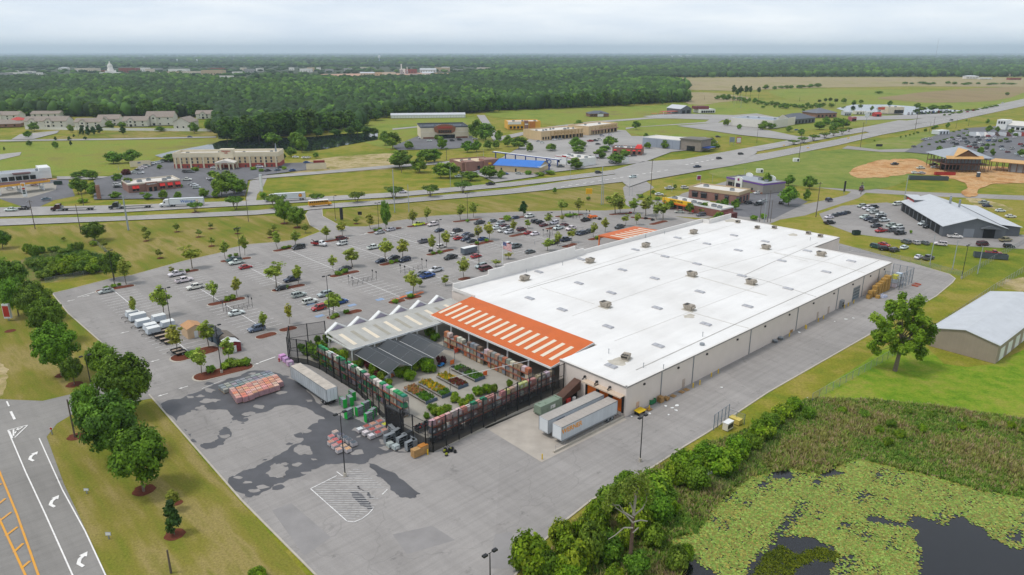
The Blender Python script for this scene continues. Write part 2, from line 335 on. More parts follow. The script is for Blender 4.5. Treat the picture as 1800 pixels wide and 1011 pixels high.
SHEET('road',[(1420,321),(1500,329),(1600,337),(1800,344),(1900,348),(1900,357),(1800,352),(1600,343.5),(1522,339),(1510,348),(1460,364),(1415,379),(1372,386),(1352,394),(1330,402),(1285,392),(1290,380),(1360,378),(1400,362),(1450,352),(1488,343),(1496,337),(1420,328)],LOT,3)
SHEET('road',[(1095,330),(1105,322),(1135,318),(1150,330),(1130,340),(1118,352),(1180,352),(1200,340),(1280,318),(1300,325),(1240,342),(1265,380),(1240,384),(1183,380),(1120,372),(1100,360)],LOT,4)
SHEET('road',[(1290,340),(1380,338),(1420,355),(1360,385),(1290,380),(1260,365)],DARKLOT,4)
SHEET('road',[(-60,247.5),(200,244),(380,240.5),(380,242.5),(200,246.5),(-60,250.5)],ROAD,3)
SHEET('road',[(35,237),(105,230),(100,235),(60,245),(20,246)],ROAD,4)
SHEET('road',[(-40,278),(0,272),(38,268),(35,274),(0,282),(-40,290)],ROAD,3)
SHEET('road',[(100,311),(430,311),(470,309),(560,302),(700,290),(790,284),(880,281),(880,284),(790,288),(700,295),(560,307),(470,314),(430,318),(100,316)],ROAD,3)
SHEET('road',[(432,352),(436,335),(440,318),(470,312),(462,330),(452,342),(450,354)],ROAD,4)
SHEET('road',[(690,226.5),(740,222),(740,224),(690,229)],ROAD,3)
SHEET('road',[(838,203),(852,203),(882,246),(868,249)],ROAD,4)
SHEET('road',[(868,243),(960,224),(1040,214),(1150,206),(1280,206),(1262,216),(1120,224),(1100,228),(1100,225),(1240,215),(1250,209),(1150,209),(1040,217),(960,228),(880,248)],ROAD,3)
SHEET('road',[(1480,262),(1550,268),(1590,268),(1700,252),(1700,246),(1600,262),(1545,264),(1490,257)],LOT,3)
SHEET('parking_lot',[(165,318),(235,300),(270,285),(320,277),(500,288),(560,286),(572,296),(470,308),(436,318),(432,345),(360,349),(165,352)],DARKLOT,4)
SHEET('parking_lot',[(-60,325),(30,316),(120,316),(132,345),(95,352),(60,368),(35,362),(0,350),(-60,352)],DARKLOT,4)
SHEET('parking_lot',[(-60,330),(100,322),(98,334),(50,348),(-60,350)],APRON,5)
SHEET('parking_lot',[(800,300),(870,285),(910,262),(930,245),(1050,227),(1100,230),(1110,240),(1240,242),(1262,250),(1240,262),(1180,268),(1135,285),(1120,288),(1040,296),(970,304),(940,312),(870,322),(850,312)],ROAD,4)
SHEET('parking_lot',[(690,258),(735,240),(830,240),(835,258),(800,262),(700,265)],DARKLOT,4)
SHEET('parking_lot',[(1190,222),(1280,215),(1400,240),(1430,243),(1400,248),(1300,238)],ROAD,4)
SHEET('parking_lot',[(1130,205),(1180,200),(1290,203),(1330,200),(1370,208),(1280,212),(1150,208)],ROAD,4)
SHEET('parking_lot',[(1590,268),(1640,240),(1700,226),(1850,216),(1850,284),(1760,284),(1700,278)],DARKLOT,4)
SHEET('parking_lot',[(1500,205),(1560,204),(1660,200),(1700,196),(1690,204),(1600,210),(1500,212)],ROAD,4)
SHEET('parking_lot',[(1440,376),(1480,362),(1558,356),(1592,362),(1600,372),(1700,415),(1840,412),(1840,440),(1700,433),(1620,425),(1560,419),(1500,411),(1450,393)],LOT,4)
# the store's own lot
LOTP=[(92,516),(118,510),(200,489),(232,484),(320,460),(386,445),(406,436.5),(442,429.5),(498,425),(530,420),(565,407),(545,396),(537,377),(541,371),(553,367),(566,367),(567,380),(594,395),(614,399),(644,398.6),(700,388),(760,380),(830,376),(900,373),(1000,370.5),(1064,370.5),(1114,367),(1140,366),(1184,380),(1222,386),(1300,380),(1600,462),(1620,468),(1668,482),(1679,490),(1674,497),(1645,521),(1550,576),(1350,690),(1243,761),(1203,785),(1148,821),(1040,879),(997,913),(930,975),(880,1050),(592,1050),(555,1011),(425,880),(272,705),(178,602),(120,551)]
SHEET('parking_lot',LOTP,LOT,5)
def onlot(name,px,mat,layer=6,sm=3): return SHEET(name,ragged(px) if sm else px,mat,layer,0)
for P in ([(285,712),(340,692),(400,668),(455,652),(520,670),(560,710),(600,735),(575,738),(520,712),(470,722),(430,735),(400,745),(405,765),(385,785),(360,788),(340,770),(310,740)],
          [(400,845),(440,825),(490,800),(530,775),(535,760),(560,740),(600,735),(650,745),(690,770),(750,795),(690,795),(655,805),(640,815),(590,815),(560,822),(530,838),(490,850),(455,870),(430,872)],
          [(650,815),(690,832),(733,865),(728,876),(700,872),(680,850),(660,832)],[(616,868),(630,866),(642,876),(655,895),(636,890)],[(628,856),(640,862),(655,876),(648,873)]):
    onlot('puddle',P,WET,6+len(P)/100)
for P in ([(312,737),(350,722),(395,722),(410,735),(400,748),(385,760),(380,775),(352,780),(335,765)],[(415,690),(450,682),(462,690),(430,700)],[(470,830),(485,815),(503,822),(500,838),(480,840)],[(515,790),(530,782),(545,790),(530,800)],[(640,750),(665,752),(650,760)]):
    onlot('dry_patch',P,LOT,7)
for P in ([(478,898),(512,885),(582,945),(535,978)],[(690,940),(760,925),(800,950),(715,975)],[(870,940),(900,935),(900,1000),(860,1000)],[(590,572),(625,563),(650,558),(640,568),(600,580),(585,580)]):
    onlot('asphalt_patch',P,PATCH,6,0)
rq=random.Random(31)
WZ=[[(285,712),(340,692),(400,668),(455,652),(520,670),(560,710),(600,735),(575,738),(520,712),(470,722),(430,735),(400,745),(405,765),(385,785),(360,788),(340,770),(310,740)],[(400,845),(440,825),(490,800),(530,775),(535,760),(560,740),(600,735),(650,745),(690,770),(750,795),(690,795),(655,805),(590,815),(530,838),(455,870)]]
k_=0
while k_<70:
    x,y=rq.uniform(275,760),rq.uniform(655,880); inn=any(inpoly(x,y,P) for P in WZ)
    if not inn and not any(inpoly(x+dx,y+dy,P) for P in WZ for dx,dy in ((16,0),(-16,0),(0,9),(0,-9))): continue
    k_+=1; r=rq.uniform(2.5,9); n_=9; sk_=rq.uniform(-.5,.5)
    P=[(x+r*1.5*math.cos(j*.698)*rq.uniform(.5,1.3)+sk_*r*math.sin(j*.698),y+r*.5*math.sin(j*.698)*rq.uniform(.5,1.3)) for j in range(n_)]
    SHEET('dry_patch' if inn else 'puddle',smoothp(P,4),LOT if inn else WET,7.3+k_/100 if inn else 6.4+k_/100,0)
def abpoly(name,ab,mat,layer): return flat(name,[W(*p) for p in ab],mat,layer)
abpoly('garden_floor',[(-38.5,77),(-36.3,68),(-36,49),(-39.5,31),(-40,16.2),(0,16.2),(15,20),(15,76),(0,77)],APRON,7)
SHEET('dock_apron',[(852,752),(952,813),(1102,738),(1000,690)],M('dock_concrete','aaa298',.85,.16,.25),7)
# kerbs
def kerb(pts,w=.18,h=.14,closed=False,name='kerb'):
    mb=MB(); n=len(pts)
    for i in range(n if closed else n-1):
        p,q=pts[i],pts[(i+1)%n]; d=(q-p); 
        if d.length<.01: continue
        d.normalize(); s=Vector((-d.y,d.x,0))*w/2; e=d*.02
        a,b,c,e2=p-s-e,q-s+e,q+s+e,p+s-e
        mb.add([(*a.xy,0),(*b.xy,0),(*c.xy,0),(*e2.xy,0),(*a.xy,h),(*b.xy,h),(*c.xy,h),(*e2.xy,h)],[(4,5,6,7),(0,1,5,4),(1,2,6,5),(2,3,7,6),(3,0,4,7)],KERB)
    return STRUCT(mb.build(name))
KERB=M('kerb_concrete','b3aca0',.9,.12,.8)
kerb([G(*p) for p in LOTP[42-14+2:42]] if False else [G(*p) for p in [(1600,462),(1620,468),(1668,482),(1679,490),(1674,497),(1645,521),(1550,576),(1350,690),(1243,761),(1203,785),(1148,821),(1040,879),(997,913),(930,975),(880,1050)]],.35)
kerb([G(*p) for p in [(592,1050),(555,1011),(425,880),(272,705),(262,694)]],.3)
kerb([G(*p) for p in [(178,602),(120,551),(92,516),(118,510),(200,489),(232,484),(320,460),(386,445),(406,436.5),(442,429.5),(498,425),(530,420),(565,407),(545,396),(537,377)]],.3)
kerb([G(*p) for p in [(566,367),(567,380),(594,395),(614,399),(644,398.6),(700,388),(760,380),(830,376),(900,373),(1000,370.5),(1064,370.5),(1114,367)]],.3)
ISL=[(167,514,238,501),(294,484.5,351,474),(386,461,443,453),(364,538,432,523),(480,443,524,433),(477,513,537,500),(579,488,632,476),(565,427,614,418),(645,411,707,400),(667,468,722,454),(715,400,758,393),(750,450,797,438),(795,391,848,385),(827,433,867,423),(876,386,926,381),(895,417,925,410),(960,404,985,398),(975,382,1026,377),(990,436,1012,428),(1035,423,1060,416),(1070,378,1110,375),(1107,382,1150,386),(1143,396,1172,388),(575,561,597,555),(605,553,636,545),(450,596,486,585),(491,583,522,575),(683,534,712,527),(712,527,740,520),(806,493,826,488),(299,635,385,610,2.6),(338,668,446,640,2.6)]
for I in ISL:
    p,q=G(I[0],I[1]),G(I[2],I[3]); r=I[4] if len(I)>4 else 1.5
    d=(q-p).normalized(); s=Vector((-d.y,d.x,0)); p=p+d*r*.8; q=q-d*r*.8
    ring=[p+(-d*math.sin(t)*r*.8+s*math.cos(t)*r) for t in np.linspace(0,math.pi,9)]+[q+(d*math.sin(t)*r*.8-s*math.cos(t)*r) for t in np.linspace(0,math.pi,9)]
    mb=MB(); mb.prism([(v.x,v.y) for v in ring],0,.13,KERB,KERB); c=(p+q)/2
    mb.prism([(c.x+(v.x-c.x)*.955,c.y+(v.y-c.y)*.9) for v in ring],.12,.17,MULCH,MULCH)
    o=mb.build('planting_island'); STRUCT(o)
# ---------------------------------------------------------------- painted markings
def strip(mb,p,q,w,mat,z):
    d=(q-p); 
    if d.length<.05: return
    d.normalize(); s=Vector((-d.y,d.x,0))*w/2; a,b,c,e=p-s,q-s,q+s,p+s
    mb.add([(v.x,v.y,z) for v in (a,b,c,e)],[(0,1,2,3)],mat)
mk=MB(); Z=.10; rr=random.Random(3)
for a,b0,b1 in ((-56,100,167),(-34.5,100,168),(-12.4,98,171),(9.4,98,174),(31,97,176),(53,97,176),(75,97,174),(97,100,160),(118,104,150)):
    strip(mk,W(a,b0),W(a,b1),.2,MARK,Z)
    b=b0+2
    while b<b1-1:
        if not 131<b<137 or a<-50:
            strip(mk,W(a-5.6,b),W(a-.1,b),.13,MARK,Z); strip(mk,W(a+.1,b),W(a+5.6,b),.13,MARK,Z)
        b+=2.8
STRUCT(mk.build('parking_markings'))
mk=MB(); Z=.11
def pl(P,w,mat,z=.11,mb=None):
    Q=[G(*p) for p in P]
    for i in range(len(Q)-1): strip(mb or mk,Q[i],Q[i+1],w,mat,z)
pl([(592,837),(546,860),(610,917)],.16,MARK); pl([(610,917),(622,918.5),(636,913),(648,904),(656,895)],.16,MARK); pl([(672,870),(681,861)],.16,MARK); pl([(592,830),(603,838)],.16,MARK)
y=826
while y<914:
    def lim(P):
        for (x0,y0),(x1,y1) in zip(P,P[1:]):
            if min(y0,y1)<=y<=max(y0,y1): return x0+(x1-x0)*(y-y0)/(y1-y0)
    xl,xr=lim([(625,824),(546,860),(610,917)]),lim([(630,824),(681,861),(656,895),(615,917)])
    if xl and xr:
        xr=min(xr,xl+75+rr.random()*40) if y>858 else xr
        pl([(xl,y),(xr,y+.5)],.14,FADED,.115)
    y+=3.9
pl([(84/1.0+302,685),(455,661)],.14,MARK)
pl([(456,638),(484,628)],.35,MARKN); pl([(355,684),(392,669)],.14,MARK); pl([(136,523),(166,514)],.3,MARKN); pl([(632,414),(650,409)],.3,MARKN)
# left road
pl([(14,757),(45,830),(80,905),(127,1010),(140,1040)],.22,MARKN); pl([(69,771),(82,800),(110,862),(150,935),(187,1015)],.2,MARKN)
pl([(-4,822),(30,905),(67,1010),(78,1040)],.32,MARKY); pl([(-14,880),(0,915),(44,1010),(56,1040)],.32,MARKY)
for a,b in (((-10,858),(3,851)),((-10,893),(10,877)),((-1,917),(20,901)),((10,943),(31,927)),((24,972),(41,956)),((38,1000),(53,987)),((48,1030),(64,1014))): pl([a,b],.45,MARKY,.115)
pl([(14,757),(49,748)],.25,MARKN); pl([(49,748),(26,770)],.25,MARKN)
for k in range(4): pl([(16+k*8,758-k*2.2),(22+k*2,771-k*4)],.3,MARKN,.115)
pl([(19,724),(26,738)],.45,MARKN); pl([(12,706),(16,715)],.3,MARKN)
def arrow(x,y,hx_,s,mat=MARKN,turn=0):
    """lane arrow: heading in radians (world)"""
    c=G(x,y); R=Matrix.Rotation(hx_,3,'Z')
    if turn:
        pts=[(-1.5,-.9),(-1.1,-1.0),(-.75,-.1),(.0,.35),(.55,.35),(.55,0),(1.5,.65),(.55,1.2),(.55,.85),(-.1,.85),(-1.05,.3)]
    else: pts=[(-1.6,-.16),(.4,-.16),(.4,-.5),(1.6,0),(.4,.5),(.4,.16),(-1.6,.16)]
    v=[c+R@Vector((p[0]*s,p[1]*s,0)) for p in pts]; mk.add([(q.x,q.y,.116) for q in v],[tuple(range(len(v)))],mat)
hd=(G(76,800)-G(145,985)).normalized(); ha=math.atan2(hd.y,hd.x)
for x,y in ((61,803),(98,882),(148,984)): arrow(x,y,ha-math.radians(48),1.15,turn=1)
ht=math.atan2(BX.y,BX.x)
for x,y in ((124,529),(152,521),(219,585),(272,635),(286,695),(322,682),(449,641),(643,412)): arrow(x,y,TH+(0 if x in(152,449) else math.pi),.7)
# highway lines
def lerp_rows(R,f):
    return [(x,a+(b-a)*f) for x,a,b in R]
for R_,fs in ((FARW,(.06,.94)),(NEARW,(.06,.94))):
    for f in fs: pl(lerp_rows(R_,f),.25,MARK,.42)
for R_ in (FARW,NEARW):
    Q=[G(*p) for p in lerp_rows(R_,.5)]; acc=0
    for p,q in zip(Q,Q[1:]):
        L_=(q-p).length; d=(q-p)/L_; t=0
        while t<L_ and p.y+t*d.y<1000:
            strip(mk,p+d*t,p+d*min(t+3,L_),.25,MARK,.42); t+=12
x=960
while x<1180:
    yy=335-(x-960)*.163; pl([(x,yy),(x+6,yy-1)],.8,MARKN,.56); x+=13
x=1205
while x<1265:
    yy=291-(x-1205)*.19; pl([(x,yy),(x+5,yy-.9)],.8,MARKN,.56); x+=9
for x,y in ((665,543),(560,585)): pass
for x,y in ((619,537),(562,556),(545,535) ,(668,527),(720,515),(900,0)): 
    if y:
        c=G(x,y); mk.add([tuple(c+AX*u+BX*v+Vector((0,0,.112))) for u,v in ((-1.3,-.9),(1.3,-.9),(1.3,.9),(-1.3,.9))],[(0,1,2,3)],BLUE)
STRUCT(mk.build('road_markings'))
# litter-free manhole, hydrant paint etc. are left to the asphalt texture
# ================================================================ HAZE
hz=MB(); hz.box(-29000,29000,-140,31000,-1,150,None) if False else None
def haze():
    m=bpy.data.materials.new('haze_air'); m.use_nodes=True; t=m.node_tree; t.nodes.clear()
    out=ND(t,'ShaderNodeOutputMaterial'); v=ND(t,'ShaderNodeVolumePrincipled'); v.inputs['Color'].default_value=(.70,.85,1,1); v.inputs['Density'].default_value=HAZE; v.inputs['Anisotropy'].default_value=.2
    t.links.new(v.outputs[0],out.inputs['Volume'])
    mb=MB(); mb.box(-31000,31000,-160,33000,-1,330,m); o=mb.build('haze'); o['kind']='stuff'; return o
HAZE=6.5e-5
haze()
# ================================================================ VEHICLES
def loft(mb,secs,mat):
    """secs: (x, half width, z low, z top, edge) cross sections from rear to front"""
    vs=[];n=8
    for x,w,zl_,zt,e in secs:
        for y,z in ((-w,zl_),(w,zl_),(w,zl_+(zt-zl_)*.55),(w-.02,zt-e),(w-e*1.3,zt),(-w+e*1.3,zt),(-w+.02,zt-e),(-w,zl_+(zt-zl_)*.55)): vs.append((x,y,z))
    fs=[(i*n+k,i*n+(k+1)%n,(i+1)*n+(k+1)%n,(i+1)*n+k) for i in range(len(secs)-1) for k in range(n)]
    fs+=[tuple(range(n))[::-1],tuple(range(len(vs)-n,len(vs)))]
    mb.add(vs,fs,mat)
def cabin(bw,bb,x0,x1,r0,r1,z0,z1,w,wt,mids=()):
    """glass greenhouse (bw) with painted roof and pillars (bb)"""
    v=[(x0,-w,z0),(x1,-w,z0),(x1,w,z0),(x0,w,z0),(r0,-wt,z1),(r1,-wt,z1),(r1,wt,z1),(r0,wt,z1)]
    bw.add(v,[(0,1,5,4),(1,2,6,5),(2,3,7,6),(3,0,4,7)],GLASS)
    bb.box(r0-.06,r1+.06,-wt-.02,wt+.02,z1-.05,z1+.05,PAINT,(.94,.9))
    for sy in (-1,1):
        for a,b in ((x0,r0),(x1,r1)): bb.cyl((a,sy*w,z0),(b,sy*wt,z1),.06,.05,PAINT,4,False)
        for f in mids: bb.cyl((x0+(x1-x0)*f,sy*(w+.005),z0),(r0+(r1-r0)*f,sy*(wt+.005),z1),.06,.05,PAINT,4,False)
HUB=M('wheel_hub','8d9094',.35,.05); LAMP=M('headlamp','e8ecef',.15,.03); TAIL=M('tail_lamp','7d1414',.3,.05); DARKP=M('black_trim','1a1b1d',.6,.1); CREAM=M('cream_plastic','d8d2c4',.5,.05)
def carparts(kind):
    b,w=MB(),MB()
    if kind=='sedan':
        L_,W_,r=4.7,.9,.33
        loft(b,[(-2.35,.78,.42,.78,.12),(-2.2,.86,.3,.98,.12),(-1.5,W_,.25,1.0,.1),(1.0,W_,.25,.97,.1),(1.9,.88,.27,.82,.12),(2.28,.8,.32,.66,.12),(2.35,.72,.4,.58,.08)],PAINT)
        cabin(w,b,-1.85,1.15,-1.05,.3,.94,1.42,.82,.62,(.52,)); ax=(-1.4,1.42)
    elif kind=='hatch':
        L_,W_,r=4.1,.88,.33
        loft(b,[(-2.0,.8,.4,.95,.1),(-1.9,.86,.3,1.02,.12),(.8,W_,.25,1.0,.1),(1.6,.86,.27,.9,.14),(2.0,.76,.35,.7,.12),(2.05,.7,.42,.6,.08)],PAINT)
        cabin(w,b,-1.95,1.1,-1.6,.35,.98,1.55,.82,.64,(.5,)); ax=(-1.3,1.25)
    elif kind=='suv':
        L_,W_,r=4.8,.97,.38
        loft(b,[(-2.4,.86,.5,1.0,.1),(-2.3,.93,.36,1.1,.12),(.9,W_,.32,1.1,.1),(1.9,.94,.34,1.03,.14),(2.3,.86,.4,.85,.14),(2.4,.78,.5,.74,.1)],PAINT)
        cabin(w,b,-2.33,1.15,-2.0,.4,1.06,1.7,.9,.72,(.36,.66)); ax=(-1.45,1.45)
        for s in (-.62,.62): b.box(-1.8,.2,s-.02,s+.02,1.75,1.8,DARKP)
    elif kind=='van':
        L_,W_,r=5.3,1.0,.36
        loft(b,[(-2.65,.9,.5,1.1,.1),(-2.55,.97,.34,1.2,.1),(1.2,W_,.3,1.2,.1),(2.1,.95,.32,1.02,.16),(2.55,.85,.38,.8,.14),(2.65,.78,.46,.7,.1)],PAINT)
        cabin(w,b,-2.58,1.9,-2.4,.9,1.15,1.9,.93,.8,(.28,.55,.8)); ax=(-1.6,1.7)
    else:
        L_,W_,r=5.7,1.0,.4
        ext=kind=='pickup'
        loft(b,[(-2.85,.94,.55,1.1,.06),(-2.8,.97,.5,1.12,.06),(-1.0,W_,.45,1.14,.06),(1.3,W_,.42,1.14,.08),(2.4,.97,.44,1.08,.14),(2.8,.9,.5,.92,.12),(2.85,.84,.55,.85,.1)],PAINT)
        c0=-1.05 if ext else -.35
        cabin(w,b,c0,1.35,c0+.12,.62,1.1,1.82,.9,.74,(.5,) if ext else ())
        b.box(-2.66,c0-.2,-.8,.8,1.125,1.148,DARKP); b.box(-2.74,-2.66,-.9,.9,1.1,1.2,PAINT)
        for s in (-.9,.9): b.box(-2.74,c0-.1,s-.07,s+.07,1.1,1.2,PAINT)
        ax=(-1.75,1.85)
    zf=.72 if kind in('sedan','hatch') else .9
    xf=L_/2
    for s in (-1,1):
        b.box(xf-.22,xf-.03,s*.66-.17,s*.66+.17,zf-.12,zf+.03,LAMP); b.box(-xf-.012,-xf+.1,s*.7-.12,s*.7+.12,zf,zf+.16,TAIL)
    b.box(xf-.1,xf+.015,-.45,.45,zf-.3,zf-.1,DARKP); b.box(-1.9,1.9,-.85,.85,.2,.34,DARKP)
    for s in (-1,1): b.box(.55,.75,s*(W_+.02)-.1,s*(W_+.02)+.1,1.0 if zf<.8 else 1.2,1.14 if zf<.8 else 1.36,PAINT)
    wh=MB(); wh.cyl((0,-.12,0),(0,.12,0),r,None,TYRE,14); wh.cyl((0,-.125,0),(0,.125,0),r*.62,None,HUB,10)
    return b,w,wh,ax,W_,r
CARM={}
for k in ('sedan','hatch','suv','van','pickup','work_pickup'):
    b,w,wh,ax,W_,r=carparts(k)
    CARM[k]=(b.mesh('body'),w.mesh('windows'),wh.mesh('wheel',True),ax,W_,r)
    j=carparts(k); m=j[0]; o0=len(m.v)
    for vs,fs,mi,mats in ((j[1].v,j[1].f,j[1].mi,j[1].mats),): m.add(vs,fs,GLASS)
    for x in ax:
        for s in (-1,1):
            m.cyl((x,s*(W_-.1)-.12,r),(x,s*(W_-.1)+.12,r),r,None,TYRE,10); m.cyl((x,s*(W_-.1)-.125,r),(x,s*(W_-.1)+.125,r),r*.6,None,HUB,8)
    CARM[k]+=(m.mesh('parked_car'),)
CC=dict(w=('white','d9dadb'),s=('silver','a9adb0'),g=('grey','5d6266'),d=('dark grey','33373c'),k=('black','16181b'),r=('red','a3161a'),m=('dark red','5c1820'),b=('blue','1f4f8f'),n=('navy','1b2c49'),t=('teal','1f4a4c'),y=('lime yellow','c9d313'),o=('tan','9b8a6c'),l=('blue grey','5a6c80'),f=('maroon','4a1524'))
KN=dict(s=('sedan','sedan'),h=('hatch','hatchback'),u=('suv','SUV'),v=('van','van'),p=('pickup','crew cab pickup'),q=('work_pickup','pickup truck'))
rc=random.Random(11)
def CAR(kc,cc,x,y,ang,detail=True,group=None,z=None):
    mk_,nm=KN[kc]; cn,ch=CC[cc]; body,win,whl,ax,W_,r,whole=CARM[mk_]
    p=G(x,y); p.z=.1 if z is None else z
    nm0='pickup_truck' if kc in 'pq' else 'van' if kc=='v' else 'parked_car'
    col=[min(1,c*rc.uniform(.9,1.06)) for c in rgb(ch)]+[1]
    if detail:
        e=EMPTY(nm0,p,ang)
        for nme,me in (('body',body),('windows',win)):
            o=OBJ(nme,me,e); o.color=col
        for xx in ax:
            for s in (-1,1): OBJ('wheel',whl,e,(xx,s*(W_-.1),r))
    else:
        e=OBJ(nm0,whole,None,p,ang); e.color=col
    TAG(e,f'{cn} {nm}','car' if kc in 'shu' else 'van' if kc=='v' else 'pickup truck',group,(x,y))
    return e
LOTCARS="""ss187 515 1;qw311 485 1;pw324 496 0;pw344 508 1;qt411 460 1;qw416 464.5 1;sr432 472.5 0;hk495 510 1;vd525 438 1;um601 422 0;uw601.5 431 1;pw657 437.5 0;pn513 494.5 1;us525.5 522 0;uw545.5 533.5 0;us571 521 1;sd607 474.5 1;sn670 461.5 1;sd692.5 455.5 1;ss667.5 411 1;ss687 406 1;
sw416 553.5 0;ur561 545 1;ub599 534 0;ul451 582 1;qy736 397 1;pw761.5 397 1;sn772 407.5 1;ud805 408 0;sw797.6 415 0;pg746 427 0;hw775.6 436 0;sr806 421.5 0;pk792 455.5 1;un711.5 460 1;qw766 478 1;pb752 488 0;sg741.5 484 1;
sn820 414.7 1;sd826 417 1;sn818.7 423.4 1;sd828.7 426.4 1;sb849.4 422.4 0;pd842.7 394 1;sg865.4 391 1;us879 395.4 1;sw872 403 1;sm887 399 0;sg893.5 402.5 0;uw882.8 408 1;uw894.5 410.5 1;um917 406 0;sr929.5 412 0;sw940 413.6 1;sn905 385 1;pw931 382.5 1;ud941.5 391.5 0;uk949 393.5 0;sm956 398 0;uw974 394 1;sm992 397.6 0;qw981.6 403.5 1;pw1004 404.5 1;sk1018 412 0;pg906 436 1;pw893 433.5 0;sg932 445 0;uk974 429.5 1;pn994 424 0;sr837 453 0;us845.4 471 1;vm854 475.5 0;pk1030 389 0;pd1089 401.5 1;un1022 413 1;ud1035 409.8 1"""
def parse(S,base,detail,group,z=None):
    for t in S.replace('\n','').split(';'):
        t=t.strip()
        if not t: continue
        a=t[2:].split(); h=a[2] if len(a)>2 else '0'
        ang=base+(math.pi if h=='1' else 0) if len(h)==1 else math.radians(float(h))
        CAR(t[0],t[1],float(a[0]),float(a[1]),ang+rc.uniform(-.04,.04),detail,group,z)
parse(LOTCARS,TH,True,'cars parked in the store lot')
parse("""sw1457 384 1;sd1466 381 1;sn1473.5 379 1;sn1480.5 378 1;sd1487 376 1;pk1458 394 0;us1514 364.5 1;pw1524 368 1;ud1537 366 0;uw1530 372 1;us1536 376 1;pw1548 380 1;uw1519 384.5 1;un1526 388 1;pk1547 384.5 1;ud1535 391.5 1;pw1553.5 390 0;pd1540 400 1;us1565 399 1;uw1577 401.5 1;qr1548 408.5 1;pg1568 407.5 0;us1580 406.5 1;pk1582 412.5 0;vw1576.5 361 1;pw1623 396 1;uk1630 401 1""",math.radians(20),True,'cars at the repair shop')
parse("""ug1592 428 100;ss1608.6 429 100;sg1624.5 429.5 100;uw1653 431.5 150;ut1540 436.5 -60;sr1554 432.5 -60;uk1555.6 440.5 -10;ud1572 442.5 30;sw1589 437.5 40;sw1614 454.5 40;pg1631 456.5 30;vf1727 432 15;hk1773 435.5 -10;qr1746 448 -20;po1767 424.5 15;qw1678 418.5 -12;ps1729 358.5 10;sn1735 364 5;sw1758 372.5 0;sw1776 382.5 -5""",0,True,'cars on the grass by the repair shop')
parse("""pw1177 333 10;sw1158.6 343.5 10;uw1204 332 20;sw1331 341 -160;ss1341 355.5 190;pd1333 361 20;ud1316.6 359 10;sw1275 375.5 30;uk1373 358.5 60;ss1194 374.5 170;ug1232 380 200""",0,True,'cars by the roadside restaurants')
RD=math.radians
parse("""un1457 354.5 35;pw20 372.5 184;pk43 370 184;uw708 340.5 15;pk862 326.5 16;ud1052 306 18;uw1112 314 198;pn1225 296 200;ud1264 281 25;ud1302 273 25;sl82 353 40;sw1762 182 35;sr1700 198 210;sk1672 212.5 200;sn334 242.3 0""",0,True,'vehicles on the roads',.45)
parse("""uw207 328 15;sk207.5 331.5 15;pw329 319 10;ss338 326.5 15;sw342 329 15;ss346 333 15;sw370 317 10;sd374 319.5 10;sw379 322 10;ss391 333 20;sw238 305.5 30;sd242 302 30;sw246.5 299.5 30;pw251.5 297 30;us258 294.5 30;pw264 291.5 30;uw270 290 30;sw276 288.6 30;ss282 287 30;uk289 285.5 30;uw247 307 20;ud327.5 305 0;ug336 305 0;sw377 297.5 10;uw457 296 0;sd471 302.5 40;sl488 301.5 60;sd494.5 296.5 10;sb514.5 302 50;sm553 298 5;sw520 278.5 0;sw535 279.5 60;sw542 279.5 60;sb539.5 288 10""",0,False,'cars around the hotel and diner',.55)
parse("""ss19 334.5 10;sw51 327.5 0;sm63 328.5 0;pw807 313.5 15;sw841 305.5 20;uk892 300.5 10;ss912 307.5 -20;sb888 308.5 10;sw975 247.5 0;ss984 246 0;ss947 250.5 0;sw953 252.5 0;pr1037.5 250.5 10;pd1046 249.5 10;uw1054 247.5 10;sw1072 238.5 0;us1058 240.5 0;sr1005.5 254.5 20;sk1051 255.5 10;ss1070 260 -30;pw1035 284.5 0;us1075 288 -20;sg1037.5 278 0;pg985 295.5 10;sd1114 276 0;sw755 249.5 0;ud795 249.5 20;uk808 248 20;ss835 246.5 0;qw741 245 0;uk1262 243 0;sb1400 230.5 0;um1452 218 0;sw1462 219 0""",0,False,'cars by the far shops',.6)
wl="985 265w;1095 275m;1030 300g;1120 305d;800 335g;940 325d;960 360n;985 380d;765 385d;825 405k;975 400g;1085 380k;1140 345d;1270 325w;1280 290r;1360 290w;1375 325w;1280 355b;1360 365g;1165 385w;630 375k;715 350w;1010 440r;1110 460m;1225 505w;1245 470k;1540 370k;1580 365g;1465 440n;1480 480w;1660 305w;1745 410r;1780 430d;1700 550w;1775 580w;210 440g;350 345s;390 335w;440 325w;920 475w;1090 420g;1210 420k;1450 350d;1030 420s;880 360s;1200 300s;860 290d;1330 410s;1620 470s;1560 520m"
for t in wl.split(';'):
    a,b=t[:-1].split(); CAR('u' if rc.random()<.5 else 's',t[-1],1580+float(a)/8.155,205+float(b)/8.155+1,RD(22 if rc.random()<.6 else 202),False,'cars in the supermarket lot',.6)
CAR('v','w',1684.5,247.5,RD(20),False,'cars in the supermarket lot',.6)
parse("pw1618 298 10;pw1656 284 0;pd1572 291 190;sw1608 306 0;ss1620 306.5 0;pd1641 292 5;ss1642 296.5 0",0,False,'trucks on the building site',.4)
for i in range(16): CAR('pusp'[i%4],'wsnkgwbr'[i%8],1597+i*7.5+rc.uniform(-2,2),200.3-i*.35+rc.uniform(-.6,.6),RD(60+rc.uniform(-10,10)),False,'cars at the dealership',.6)
